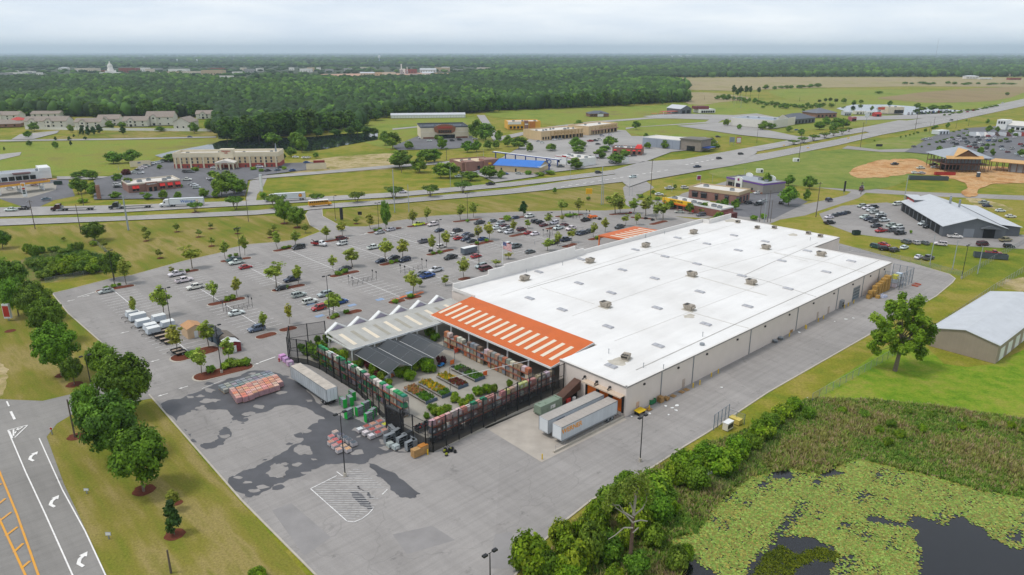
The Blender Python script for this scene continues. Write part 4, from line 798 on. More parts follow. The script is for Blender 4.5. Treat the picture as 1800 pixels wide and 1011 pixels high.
# ---------------------------------------------------------------- orange canopy
ORR=stripes('orange_ribbed_roof','e2761f','c65d18',1,.62,.14,.55,.08,.14); TRANS=M('translucent_strip','d9cdb8',.6,.06,.5)
cn=EMPTY('canopy',W(0,0,.05),TH); TAG(cn,'orange ribbed metal canopy with pale skylight strips along the store wall','canopy',full=True)
y0,y1,x0,x1,z0,z1=20.6,67.2,-1.7,13.05,5.3,7.35; zs=lambda x: z0+(z1-z0)*(x-x0)/(x1-x0)
mb=MB(); mb.add([(x0,y0,z0),(x1,y0,z1),(x1,y1,z1),(x0,y1,z0),(x0,y0,z0-.14),(x1,y0,z1-.14),(x1,y1,z1-.14),(x0,y1,z0-.14)],[(0,1,2,3),(4,7,6,5),(0,4,5,1),(2,6,7,3),(3,7,4,0)],ORR); mb.build('roof_panel',cn)
mb=MB()
for k in range(16):
    y=y0+2.6+k*2.86; a,b=.6,8.3
    mb.add([(a,y-.55,zs(a)+.03),(b,y-.55,zs(b)+.03),(b,y+.55,zs(b)+.03),(a,y+.55,zs(a)+.03)],[(0,1,2,3)],TRANS)
mb.build('skylight_strips',cn)
mb=MB(); mb.box(x0-.12,x0,y0-.1,y1+.1,z0-.5,z0+.03,WHITE); mb.add([(x0,y0-.12,z0-.45),(x1,y0-.12,z1-.45),(x1,y0-.12,z1+.03),(x0,y0-.12,z0+.03),(x0,y0-.01,z0-.45),(x1,y0-.01,z1-.45),(x1,y0-.01,z1+.03),(x0,y0-.01,z0+.03)],[(0,1,2,3),(7,6,5,4),(3,2,6,7),(0,4,5,1)],WHITE); mb.build('fascia',cn)
for k in range(7):
    mb=MB(); y=21.2+k*7.5; mb.box(-1.2,-.9,y-.15,y+.15,0,z0-.2,WHITE); mb.build('column',cn)
mb=MB()
for k in range(7): y=21.2+k*7.5; mb.add([(-1.2,y-.08,z0-.6),(13,y-.08,z1-.6),(13,y-.08,z1-.16),(-1.2,y-.08,z0-.16),(-1.2,y+.08,z0-.6),(13,y+.08,z1-.6),(13,y+.08,z1-.16),(-1.2,y+.08,z0-.16)],[(0,1,2,3),(7,6,5,4),(0,4,5,1)],STEEL)
mb.build('rafters',cn)
# orange canopy at the pro entrance
cn=EMPTY('canopy',W(0,0,.05),TH); TAG(cn,'small orange loading canopy with pale strips in front of the store entrance','canopy',full=True)
x0,x1,y0,y1,z0,z1=103,126,78.0,97.5,4.8,5.6; mb=MB(); mb.add([(x0,y0,z1),(x1,y0,z1),(x1,y1,z0),(x0,y1,z0),(x0,y0,z1-.5),(x1,y0,z1-.5),(x1,y1,z0-.5),(x0,y1,z0-.5)],[(0,1,2,3),(4,7,6,5),(0,4,5,1),(1,5,6,2),(2,6,7,3),(3,7,4,0)],ORR); mb.build('roof_panel',cn); mb=MB()
for k in range(7):
    x=x0+3+k*2.9; f=lambda y:z1+(z0-z1)*(y-y0)/(y1-y0)+.03
    mb.add([(x-.6,y0+1.5,f(y0+1.5)),(x+.6,y0+1.5,f(y0+1.5)),(x+.6,y1-4,f(y1-4)),(x-.6,y1-4,f(y1-4))],[(0,1,2,3)],TRANS)
mb.build('skylight_strips',cn)
for x in (x0+.3,x1-.3):
    mb=MB(); mb.box(x-.2,x+.2,y1-.6,y1-.2,0,z0-.45,ORANGE); mb.build('column',cn)
# ---------------------------------------------------------------- white gabled canopy
LAV=M('lavender_gable','a49cae',.7,.06); WRF=stripes('white_translucent_roof','bcbbb5','b1b0aa',0,.8,.08,.6,.05,.2); DIM=M('dingy_strip','9b978a',.7,.12)
cn=EMPTY('canopy',W(0,0,.05),TH); TAG(cn,'long white gabled canopy with lavender ends over the garden entrance','canopy',full=True)
x0,x1,y0,y1,z0,z1=-29.3,11,62.3,74.4,4.6,5.5; mb=MB(); mb.add([(x0,y0,z0),(x1,y0,z0),(x1,y1,z1),(x0,y1,z1),(x0,y0,z0-.15),(x1,y0,z0-.15),(x1,y1,z1-.15),(x0,y1,z1-.15)],[(0,1,2,3),(4,7,6,5),(0,4,5,1),(1,5,6,2),(2,6,7,3),(3,7,4,0)],WRF); mb.build('roof_panel',cn); mb=MB()
for k in range(11):
    x=x0+2.2+k*3.35; f=lambda y:z0+(z1-z0)*(y-y0)/(y1-y0)+.03
    mb.add([(x-.55,y0+1.6,f(y0+1.6)),(x+.55,y0+1.6,f(y0+1.6)),(x+.55,y1-3,f(y1-3)),(x-.55,y1-3,f(y1-3))],[(0,1,2,3)],DIM if k%2 else TRANS)
mb.build('skylight_strips',cn)
for k in range(6):
    c=x0+3.3+k*6.55; mb=MB(); 
    for a,b in ((c-3.27,c),(c,c+3.27)):
        za,zb=(5.0,7.1) if a<c-1 else (7.1,5.0)
        mb.add([(a,74.45,za-.3),(b,74.45,zb-.3),(b,74.45,zb+.1),(a,74.45,za+.1),(a,75.6,za-.3),(b,75.6,zb-.3),(b,75.6,zb+.1),(a,75.6,za+.1)],[(0,1,2,3),(7,6,5,4),(3,2,6,7),(0,4,5,1),(0,3,7,4),(1,5,6,2)],WHITE)
    o=mb.build('gable_end',cn); mb=MB(); mb.add([(c-3.0,74.6,4.9),(c+3.0,74.6,4.9),(c,74.6,6.8),(c-3.0,75.2,4.9),(c+3.0,75.2,4.9),(c,75.2,6.8)],[(0,1,2),(5,4,3)],LAV); mb.build('infill',o)
mb=MB(); mb.box(x0-.1,x1,y0-.15,y0,z0-.45,z0+.03,WHITE); mb.box(x0-.15,x0,y0,y1,z0-.4,z0,WHITE); mb.build('fascia',cn)
for x in (-29,-22.5,-16,-9.5,-3):
    for y in (62.6,74): mb=MB(); mb.box(x-.13,x+.13,y-.13,y+.13,0,z0-.1,WHITE); mb.build('column',cn)
# ---------------------------------------------------------------- shade cloths
def veil(name,c,a,rough=.9):
    m,t,b=base(name); b.inputs['Base Color'].default_value=(*rgb(c),1); b.inputs['Roughness'].default_value=rough; b.inputs['Alpha'].default_value=a; return m
SHADE=veil('shade_cloth','464b50',.8); MESH=veil('fence_mesh','15171c',.3); MESHD=veil('fence_windscreen','101319',.86); CHAIN=veil('chain_link','8f959a',.22)
for k in range(3):
    c=-25.3+k*6.5; sh=EMPTY('shade_canopy',W(c,47,.08),TH); TAG(sh,'dark grey shade cloth gable over plants','shade canopy','shade canopies in the garden centre',PX(W(c,47,3)))
    m=MB(); m.add([(-3.25,0,3.0),(0,0,4.45),(3.25,0,3.0),(3.25,15.4,3.0),(0,15.4,4.45),(-3.25,15.4,3.0)],[(0,1,4,5),(1,2,3,4)],SHADE); m.build('cloth',sh); m=MB()
    for y in (0,5.1,10.2,15.4): m.cyl((-3.25,y,2.97),(0,y,4.42),.035,None,STEEL,6); m.cyl((3.25,y,2.97),(0,y,4.42),.035,None,STEEL,6)
    m.cyl((0,0,4.48),(0,15.4,4.48),.02,None,STEEL,6); m.cyl((-3.2,0,3.03),(-3.2,15.4,3.03),.05,None,WHITE,6); m.build('frame',sh); m=MB()
    for x in (-3.2,3.2):
        for y in (0.1,7.7,15.2): m.cyl((x,y,0),(x,y,3),.06,None,STEEL,6)
    m.build('posts',sh)
# ---------------------------------------------------------------- garden fence
def polyfence(name,ab,h,step,mats,look,post=.09,rails=(.5,1.0),z=.08,lower=None,cat='fence',group=None,world=False,px=None,postmat=None,posth=0,full=True):
    P=[G(*p) for p in ab] if world else [W(*p) for p in ab]; pm=postmat or BLACK
    o=P[0].copy(); o.z=z; e=EMPTY(name,o,0); mp=MB(); mr=MB(); mm=MB()
    for p,q in zip(P,P[1:]):
        L_=(q-p).length; n=max(1,round(L_/step)); d=(q-p)/L_; p_=p-P[0]; q_=q-P[0]
        for i in range(n+1): c=p_+d*(L_*i/n); mp.cyl((c.x,c.y,0),(c.x,c.y,h+posth),post,None,pm,6)
        for r in rails: mr.cyl((p_.x,p_.y,h*r),(q_.x,q_.y,h*r),post*.45,None,pm,5)
        if lower: mm.quad((p_.x,p_.y,0.02),(q_.x,q_.y,0.02),(q_.x,q_.y,lower),(p_.x,p_.y,lower),mats[1]); mm.quad((p_.x,p_.y,lower),(q_.x,q_.y,lower),(q_.x,q_.y,h),(p_.x,p_.y,h),mats[0])
        else: mm.quad((p_.x,p_.y,0.02),(q_.x,q_.y,0.02),(q_.x,q_.y,h),(p_.x,p_.y,h),mats[0])
    mp.build('posts',e); mr.build('rails',e); mm.build('mesh',e); TAG(e,look,cat,group,px,full=full); return e
polyfence('fence',[(-27.3,79.0),(-36,82),(-39.8,75.2)],6.8,4.2,(MESH,MESHD),'tall black fence corner open on the parking lot side',.14,(.08,.5,.98))
polyfence('fence',[(-39.8,75.2),(-37,70.5),(-36.2,66),(-36.0,49),(-38.6,33),(-39.4,29.8)],6.6,3.2,(MESH,MESHD),'tall black mesh fence along the old grimy trailer',.14,(.5,.97),lower=1.5)
polyfence('fence',[(-40.3,24.6),(-39.6,17.2),(-38.6,16.2),(-15,17.6),(-.3,17.8)],6.8,3.3,(MESH,MESHD),'tall black mesh fence facing the yard and the loading dock',.14,(.55,.97),lower=3.1)
e=EMPTY('gate',W(-40,27.3,.08),TH+math.pi/2+.1); mb=MB(); mb.box(-2.6,2.6,-.05,.05,0,4.9,MESHD); mb.build('screen',e); mb=MB()
for x in (-2.7,2.7): mb.box(x-.12,x+.12,-.12,.12,0,6.8,BLACK)
mb.cyl((-2.7,-.3,5.2),(2.7,-.3,5.2),.38,None,BLACK,12); mb.build('gate_frame',e); TAG(e,'black screened roll-up gate between the garden fences','gate',full=True)
# cable across the yard and garden lamp
def lamp(x,y,h,heads,look,mat=BLACK,ang=TH,arm=.9,px=None,r=.11,base_=True,z=.08,ab=None):
    p=W(*ab) if ab else G(x,y); p.z=z; e=EMPTY('street_lamp',p,ang); mb=MB()
    if base_: mb.cyl((0,0,0),(0,0,.75),.3,None,KERB,10); mb.build('footing',e); mb=MB()
    mb.cyl((0,0,.7 if base_ else 0),(0,0,h),r,r*.7,mat,8); mb.build('pole',e); mb=MB()
    mb.cyl((-arm if heads>1 else 0,0,h),(arm,0,h),.05,None,mat,6); mb.build('arm',e)
    for k in range(heads):
        s=(-1,1)[k] if heads==2 else 1
        m=MB(); m.box(s*arm-.4,s*arm+.4,-.28,.28,h-.1,h+.16,mat,(.9,.85)); m.box(s*arm-.3,s*arm+.3,-.2,.2,h-.13,h-.1,LAMPW); m.build('lamp_head',e)
    TAG(e,look,'street lamp','lamps of the store lot',px or (x,y)); return e
for x,y,yt,hd_ in ((607,838,727,2),(1125,812,733,2),(390,656,573,2),(161,682,626,2),(202,503,441,2),(580,560,470,2),(424,462,402,2),(590,388,345,1),(666,402,357,2),(822,386,340,2),(773,440,387,2),(842,463,407,2),(966,430,374,2),(1165,386,345,2),(862,1050,978,2),(303,585,507,2)):
    lamp(x,y,max(7.5,min(13,HT(x,y,yt))),hd_,'black twin-head lamp post' if hd_==2 else 'black single-head lamp post')
lamp(0,0,6.2,1,'thin black lamp post among the flower tables',ab=(-20.3,34.4),px=(786,690),r=.06,base_=False)
# flagpole
p=W(36,79.5); e=EMPTY('flagpole',p,0); mb=MB(); mb.cyl((0,0,0),(0,0,17.5),.11,.06,WHITE,8); mb.cyl((0,0,17.5),(0,0,17.75),.12,.12,STEEL,8); mb.build('pole',e)
FR=M('flag_red','b3323a',.8,.05); FW=M('flag_white','dcd8d6',.8,.05); FB=M('flag_blue','39457a',.8,.05); mb=MB()
for i in range(13):
    z1_=17.2-i*.17; xs=[.12+.28*k for k in range(13)]
    for k in range(12):
        f=lambda x:(x*.82,-.35*x+.22*math.sin(x*2.2),-.16*x*x*.35)
        a,b=f(xs[k]),f(xs[k+1]); m=FB if (i<7 and k<5) else (FR if i%2==0 else FW)
        mb.add([(a[0],a[1],z1_+a[2]),(b[0],b[1],z1_+b[2]),(b[0],b[1],z1_-.17+b[2]),(a[0],a[1],z1_-.17+a[2])],[(0,1,2,3)],m)
fl=mb.build('flag',e); TAG(e,'white flagpole with a striped flag behind the store front','flagpole',full=True)
mb=MB()
for i in range(3):
    for k in range(3): mb.box(.3+k*.36,.38+k*.36,-.2-.12*k,-.13-.12*k,16.4+.3*i-.02*k,16.5+.3*i-.02*k,FW)
mb.build('stars',fl)
# ================================================================ VEGETATION
def leafcloud(rs,cen,rad,n,size,cols,up=.35,flat=1.0,norm_c=None):
    """n leaf quads spread through the clump spheres (cen, rad); returns verts, quads, colours"""
    k=rs.integers(0,len(cen),n); d=rs.normal(size=(n,3)); d/=np.linalg.norm(d,axis=1,keepdims=True)
    r=rs.random(n)**.4; P=cen[k]+d*(rad[k]*r)[:,None]*np.array([1,1,flat])
    c0=cen.mean(0) if norm_c is None else norm_c; out=P-c0; out/=np.linalg.norm(out,axis=1,keepdims=True)+1e-6
    N=d*.55+out*.5+rs.normal(size=(n,3))*.45+np.array([0,0,up]); N/=np.linalg.norm(N,axis=1,keepdims=True)
    A=np.cross(N,rs.normal(size=(n,3))); A/=np.linalg.norm(A,axis=1,keepdims=True)+1e-6; B=np.cross(N,A)
    s=(size*(.6+.8*rs.random(n)))[:,None]; A*=s; B*=s*.75
    V=np.stack([P-A,P-B*.8,P+A,P+B*.8],1).reshape(-1,3); Fq=np.arange(4*n).reshape(-1,4)
    cc=np.array([rgb(c) for c in cols]); kc=rs.integers(0,len(cc),len(cen)); base_=cc[kc][k]; alt=cc[rs.integers(0,len(cc),n)]
    C=(base_*.65+alt*.35)*(.7+.6*rs.random(n))[:,None]*np.array([1.5,1.34,.78])
    return V,Fq,np.repeat(C,4,0)
def clumps(rs,n,R,Hc,zc,shape='round',fill=.45):
    d=rs.normal(size=(n*3,3)); d/=np.linalg.norm(d,axis=1,keepdims=True); r=(fill+(1-fill)*rs.random(n*3))
    p=d*r[:,None]
    if shape=='cone': z=p[:,2]; k=(1-z)/2*.9+.15; p[:,0]*=k*1.3; p[:,1]*=k*1.3
    if shape=='flat': p=p[p[:,2]>-.25]
    if shape=='vase': z=(p[:,2]+1)/2; k=.45+.65*z; p[:,0]*=k; p[:,1]*=k
    if shape=='pine': p=p[p[:,2]>-.5]
    p=p[:n]; return p*np.array([R,R,Hc])+np.array([0,0,zc])
TREES={}
GR_D=['3d5c24','4a6c2a','577a32','355020']; GR_M=['567a2c','648835','4a6c28','749442']; GR_L=['6b8f22','7c9b2c','587c20']; GR_Y=['6f7f35','7f8c44','5c7030','8a8a4e']
def tree_kind(kind,h,R,z0,nc,rc_,nl,ls,cols,shape='round',trunk=.15,stems=1,seeds=3,fill=.45,flat=1.0,limbs=6,barkm=None):
    out=[]
    for sd in range(seeds):
        rs=np.random.default_rng(hash(kind)%1000+sd*17 if False else sum(map(ord,kind))+sd*17)
        Hc=(h-z0)/2; cen=clumps(rs,nc,R-rc_*.6,Hc-rc_*.5,z0+Hc,shape,fill); rad=rc_*(.7+.6*rs.random(len(cen)))
        if stems>0: cen[0]=(0,0,h-rc_); 
        V,Fq,C=leafcloud(rs,cen,rad,nl,ls,cols,flat=flat); cm=numesh('crown',V,Fq,LEAF,C)
        mb=MB(); bm=barkm or BARK
        for s in range(stems):
            a=2*math.pi*s/max(1,stems)+rs.random(); off=.5*R*(.6 if stems>1 else 0); top=Vector((math.cos(a)*off,math.sin(a)*off,z0+Hc*(.9 if shape!='flat' else .6)))
            b0=Vector((math.cos(a)*.1*(stems>1),math.sin(a)*.1*(stems>1),-.05)); mid=b0.lerp(top,.5)+Vector((rs.normal()*.12,rs.normal()*.12,0))
            mb.cyl(b0,mid,trunk,trunk*.75,bm,7,False); mb.cyl(mid,top,trunk*.75,trunk*.4,bm,7,False)
            for j in rs.choice(len(cen),min(limbs,len(cen)),False):
                t=.45+.5*rs.random(); mb.cyl(b0.lerp(top,t) if t>.75 else mid.lerp(top,t*.6),Vector(cen[j]),trunk*.4,trunk*.12,bm,5,False)
        out.append((cm,mb.mesh('trunk',True)))
    TREES[kind]=(out,h,R)
tree_kind('lot',7.5,2.1,1.9,30,.58,1150,.26,['768a42','84964e','677c3a','94a05c'],'vase',.09,1,4,.25)
tree_kind('young',4.2,1.3,.8,14,.5,700,.22,['66773a','788a48','586c30'],'round',.06,1,3,.3)
tree_kind('dense',11,5.4,1.9,90,1.15,11000,.29,GR_D+GR_M[:2],'round',.24,1,4,.5)
tree_kind('bright',11,5.2,1.8,84,1.1,10000,.29,['5d8430','6b9238','507628','476a26'],'round',.22,1,3,.5)
tree_kind('crape',5.2,3.6,2.4,34,.9,2600,.28,['4c6a30','587838','425e2c','668242'],'flat',.1,5,3,.35,.7)
tree_kind('oak',10,6.5,1.0,75,1.7,5000,.5,GR_D,'round',.35,1,3,.5)
tree_kind('mid',8,3.6,.7,38,1.05,2100,.42,GR_M+GR_D[:1],'round',.16,1,4,.4)
tree_kind('pine',20,4.0,9,34,1.3,2200,.5,['3a5226','466030','2f4722'],'pine',.22,1,3,.2,.6,8)
tree_kind('conifer',6,1.7,.5,34,.6,1800,.28,['2f4f2c','3a5c30','28442a'],'cone',.1,1,2,.4)
tree_kind('bush',2.4,1.5,0,22,.6,1300,.22,GR_M+GR_L[:1],'round',.05,0,3,.4)
tree_kind('bright_bush',4.5,3.0,0,40,1.0,4200,.28,['5a7e1c','6c8e26','4a6c1a','809a34','43601c'],'round',.05,0,4,.5)
tree_kind('dark_bush',4.5,3.0,0,40,1.0,4200,.28,['4c6e26','5a7c2c','426024','6a883a'],'round',.05,0,3,.5)
tree_kind('purple_bush',3,2.2,0,22,.8,1200,.3,['4a2433','3a1c2a','5c2c3c'],'round',.05,0,1,.5)
tree_kind('edge',19,6.0,1.5,46,2.3,1500,.95,['34541f','40642a','2c4a20','547a30','4c6e2c'],'round',.3,1,4,.5)
rv=random.Random(5)
def TREE(kind,x,y,yt,wpx,look,group=None,cat='tree',name=None,tint=1.0,z=.1,variant=None,full=False,bend=False):
    out,h0,R0=TREES[kind]; p=G(x,y); p.z=z; h=max(.6,HT(x,y,yt)); w=wpx*MPP(x,y)*(1.22 if kind in('lot','young') else 1)
    sx=w/(2*R0); sz=h/h0; cm,tm=out[rv.randrange(len(out)) if variant is None else variant%len(out)]
    nm=name or ('shrub' if 'bush' in kind else {'pine':'pine_tree','conifer':'conifer','lot':'young_tree','young':'sapling','crape':'flat_topped_tree','edge':'forest_tree','dense':'street_tree','bright':'street_tree'}.get(kind,'leafy_tree'))
    c=[tint*rv.uniform(.88,1.12),tint*rv.uniform(.92,1.08),tint*rv.uniform(.85,1.1),1]
    rz=rv.random()*6.283
    if 'bush' in kind:
        e=OBJ(nm,cm,None,p,rz,(sx,sx,sz)); e.color=c
    else:
        e=EMPTY(nm,p,rz); e.scale=(sx,sx,sz); o=OBJ('crown',cm,e); o.color=c; OBJ('trunk',tm,e)
    TAG(e,look,'shrub' if 'bush' in kind else cat,group,(x,y),full=full); return e
def TL(S,kind,look,group,**k):
    for t in S.replace('\n','').split(';'):
        if t.strip(): a=list(map(float,t.split())); TREE(kind,a[0],a[1],a[2],a[3],look,group,**k)
LOTW=1
TL("""222 500 452 30;338 472 430 36;396 455 422 21;430.6 449 412 19;488 437.6 406 21;376 531 493 23;417 522 486 22;288 556 501 36;236 556 521 17;486 506 459 37;520 432 405 23;574 422 397 20;602 416 389 20;524 499 466 24;586 477 448 18;620 469 436 32;679 462 418 33;651.5 403 376 22;679 402 366 20;463.5 581 548 19;509.5 570 533 17;585 553 514 36;405 640 593 27;311 621 571 34;367.6 611 563 32;354.5 658 611 33;707.5 455 420 26;760 445 412 19;785.6 437 405 23;726 516 476 31;815.6 490 451 25;725.5 397 368 22;751 391 363 16;809.6 387 358 21;832 383 355 19;840 423 396 20;860 422 390 22;902 410.7 386 15;928 402 386 14;963 396 375 17;988 378 350 24;1017.6 376 347 21;894 456 444 17;872 469 456 18;963 441 419 24;980 433 407 17;1005 427 401 17;988 390 378 11;1043 417 391 17;1063.5 409 382 16;1099.5 398 376 16;1119.5 395.5 374 15;1081.5 376 338 34;1090 376 352 17;1113.5 375.5 348 24;1135 379.5 344 30;1153.6 386 354 23;1166 386 352 24""",'lot','slender young tree','young trees on the parking lot islands')
TL("""257 424 410 10;255 413 398 10;311 408 392 11;349 417 403 11;370.5 402.5 391 9;282 454 437 12;372 433 417 11;417 411 398 11;475 418 402 12;482.5 406.5 394 12;537 410 393 12;626.5 393.5 382 11;112 424 416 9;185 437 422 11;302 481 469 10;434 641 628 14;783 502 484 13;738 505 490 12;262 421 405 11""",'young','small newly planted tree','small trees on the lawn')
TREE('conifer',920,379,353,17,'dark green cone-shaped tree at the top edge of the lot',full=True)
for x,y,yt,w,l,k in ((168,424,390,44,'round dark tree beside the chain link fence','dense'),(201,492,441,45,'dark tree behind the corner lamp post','dense'),(5,437,405,34,'dark tree cut by the left edge of the photo','dense'),(500,393,350,34,'darker of the two round trees by the entrance drive','bright'),(523,400,363,36,'front one of the two round trees by the entrance drive','bright'),
    (20,524,454,72,'wide dark tree at the left edge of the row','dense'),(33,556,486,56,'light green tree crowded between darker ones at the row end','bright'),(66,566,494,64,'dark tree third in the crowded row end','dense'),(91,604,523,62,'round dark tree above the red sign lawn','dense'),(109,660,566,80,'bright green spreading tree in the middle of the row','bright'),(131,676,627,38,'small low tree beside the bright green spreading one','dense'),(186,668,599,60,'upright tree by the tall lamp at the driveway','bright'),(228,728,620,94,'big tree whose crown hides the driveway mouth','dense'),(160,756,676,54,'light green tree on the left of the driveway','bright'),(205,806,692,112,'broad dark tree below the driveway','dense'),(253,864,751,102,'dark tree standing alone on a red mulch ring','dense'),(679,404,352,20,'narrow bright green tree behind the lot lamp','bright'),(1178,368,353,15,'round green tree at the corner of the diner','bright')):
    TREE(k,x,y,yt,w,l,'row of street trees along the lot' if x<260 and y>500 else None,full=True)
TREE('conifer',307,940,878,32,'small cone-shaped tree on its own mulch patch',full=True,name='tree'); TREE('bright_bush',452,1018,1001,34,'bright shrub at the bottom edge of the lawn',full=True)
TREE('young',306,898,862,22,'thin leafless-looking sapling above the small cone tree',full=True)
mbm=MB()
for x,y,r in ((253,862,1.9),(307,940,1.6),(186,668,1.7),(131,676,1.8),(109,660,1.5),(18,582,1.4),(257,424,1.2),(311,408,1.2),(349,417,1.2),(370,402.5,1.1),(282,454,1.2),(372,433,1.3),(417,411,1.1),(475,418,1.2),(482.5,406.5,1),(626,393.5,1.2),(500,393,1.8),(523,400,1.9),(133,768,1.6),(312,884,.9),(344,374,2),(483,367,2)):
    c=G(x,y); m=MB(); m.add([(c.x+r*(1+.12*math.sin(k*2.1))*math.cos(k*.3927),c.y+r*math.sin(k*.3927),.06 if c.y<250 else .14) for k in range(16)],[tuple(range(16))],MULCH); STRUCT(m.build('mulch_bed'))
TL("344 374 356 32;415 369 346 39;484 367 342 44;557 357.5 341 34;627 356 338 36;692 349.5 328 40;756 346 326 38;814 339 319 37",'crape','flat-topped multi-stemmed tree','trees on the highway median')
TL("1395 254.5 246 22;1412 252 241 22;1430 248 237 22;1450 243.5 233 22;1465 240 230 20;1480 237 227 18;1492 232.5 224 14",'crape','low spreading tree','trees on the far median')
# oaks and mid-distance trees (base x, y, crown top y, crown width)
TL("703 296 264 52;738 303.5 277 38;750 287 262 36;764 285 262 32;775 313 286 34;790 313 285 38;860 314 291 34;881 315 298 18;827 318 301 32;690 262 231 30;677 256 230 26;719 262 248 22;776 263 240 22;768 246 238 12;854 248 216 34;838 245 210 30;876 250 228 16;822 268 247 24;838 267 246 22;858 264 246 18;872 262 246 16;893 258 237 22;912 263 240 34;931 268 251 16;969 266 252 24;1012 261 240 26;1022 258 247 24;1016 270 256 28;1072 258 239 28;1055 279 262 28;1062 268 256 22;1082 289 268 34;1097 276 263 22;1012 297 277 34;1195 259 243 22;1170 262 246 20;1138 262 250 16;1250 259 241 20;1258 262 252 18;1247 263 250 16;1135 245 234 12;1118 228 212 16;1016 224 211 20;1276 222 209 14;1299 228 218 10;1341 229 212 24;1355 227 214 20;1387 232 221 14;1440 228 213 22;1452 222 205 18;1470 228 207 26;1482 226 208 24;1463 232 218 16;1408 239 226 12;1347 334 303 22;1386 327 307 23;1422 333 309 26;1386 362 325 36;1417 353 333 14;1212 376 356 15;1273 366 349 15;1293 369 350 18;1262 368 352 10;1237 376 356 24;1263 402 372 22;1148 341 334 10;1186 333 324 8;975 340 330 10;512 392 380 1",'mid','round leafy tree','trees among the roadside shops')
TL("200 288 266 34;233 286 262 38;305 285 270 36;134 314 302 22;150 312 298 20;163 316 299 26;138 341 312 30;150 339 316 24;206 319 305 20;227 333 312 20;203 349 337 24;260 351 339 18;288 351 334 20;313 350 337 18;358 347 331 22;380 348 333 18;390 345 305 40;412 343 308 46;400 322 300 34;375 314 300 22;425 340 316 30;164 346 320 24;520 262 232 28;531 268 234 30;480 255 233 36;512 276 258 22;281 298 289 10;556 278 268 14;50 242 230 16;125 233 219 14;60 231 215 22;195 228 212 16;215 226 214 16;282 232 222 18;342 235 215 20;370 232 208 24;52 257 247 12;98 262 248 12",'mid','round leafy tree','trees around the hotel and diner')
TL("145 237 220 10;155 238 222 12;165 238 222 12;176 236 218 14;217 237 222 14;125 257 247 6;150 246 240 8;98 247 240 6;122 247 240 8;141 237 231 6;130 241 236 5;8 265 258 4;500 280 270 8",'conifer','small pine','pines on the meadow')
for x,y in ((785,282),(812,325),(706,305)):
    p=G(x,y); p.z=.3; e=EMPTY('palm_tree',p); h=HT(x,y,y-20); m=MB(); m.cyl((0,0,0),(.1,0,h),.2,.15,BARK,7); m.build('trunk',e); m=MB()
    for k in range(16):
        a=k*.3927*1.0+.1*(k%3); t=.5+.6*(k%3)/2
        q=[(0,0,h)]+[(math.cos(a)*r*1.9,math.sin(a)*r*1.9,h+math.sin(r*2.4)*.8*t-r*r*.9) for r in (.35,.7,1.0)]; s=(-math.sin(a)*.3,math.cos(a)*.3)
        for u,v in zip(q,q[1:]): m.cur=rgb('4c6426'); m.add([(u[0]-s[0],u[1]-s[1],u[2]),(u[0]+s[0],u[1]+s[1],u[2]),(v[0]+s[0]*.6,v[1]+s[1]*.6,v[2]-.1),(v[0]-s[0]*.6,v[1]-s[1]*.6,v[2]-.1)],[(0,1,2,3)],LEAF)
    m.build('crown',e); TAG(e,'small palm tree','palm tree','palms by the brick restaurant',(x,y))
TREE('purple_bush',222,308,297,20,'dark purple rounded shrub behind the brick diner',full=True)
# big lone tree on the right
cols=['628428','70922e','547626','7c9a40','4a6c26']; rs=np.random.default_rng(77); e=EMPTY('tree',G(1573,652)+Vector((0,0,.1)),0); H_=HT(1573,652,524)
cen=[];
for (x,y,z,r) in [(-4.5,0,6.5,2.0),(-2.5,1,8.5,2.1),(-3.6,-1,11.5,1.9),(-1.5,0,14.5,2.0),(0,1,17,1.7),(2,0,15.5,2.0),(4,1,13.5,2.0),(6.0,0,11.8,1.7),(2.5,-1.5,10.5,2.2),(5,0,8.5,1.8),(3,1,6.6,1.9),(5.6,-1,5.2,1.4),(-5.3,1,9.3,1.3),(1,2,12.5,2),(-2,2,16.2,1.5),(0,-2.5,8,2.1),(4.6,2,10.4,1.6),(7.3,1,9.2,1.2),(-5.8,0,12.9,1.2),(3,0,18,1.0),(1,-1,5.4,1.5)]:
    for k in range(7): v=rs.normal(size=3)*r*.62; cen.append((x+v[0],y+v[1]*1.3,(z+v[2]*.7)*H_/19))
cen=np.array(cen); V,Fq,C=leafcloud(rs,cen,np.full(len(cen),1.05),16000,.33,cols); OBJ('crown',numesh('crown',V,Fq,LEAF,C),e); mb=MB(); mb.cyl((0,0,-.1),(.3,0,4.4),.55,.42,BARK,10,False)
mb.cyl((.3,0,4.3),(0,.2,11),.4,.2,BARK,8,False); mb.cyl((.3,0,4.6),(3.2,0,11.5),.34,.15,BARK,8,False); mb.cyl((.2,0,5.2),(-3.6,0,9.5),.26,.1,BARK,7,False); mb.cyl((0,.2,10.8),(-.6,.4,16),.2,.08,BARK,7,False); mb.cyl((2.4,0,9.7),(5.6,.3,12),.16,.06,BARK,6,False)
for j in range(0,len(cen),3): mb.cyl((.2*rs.normal(),.2*rs.normal(),5.5+4*rs.random()),tuple(cen[j]),.1,.03,BARK,5,False)
mb.build('trunk',e); TAG(e,'big open-crowned tree standing alone on the bright lawn','tree',full=True)
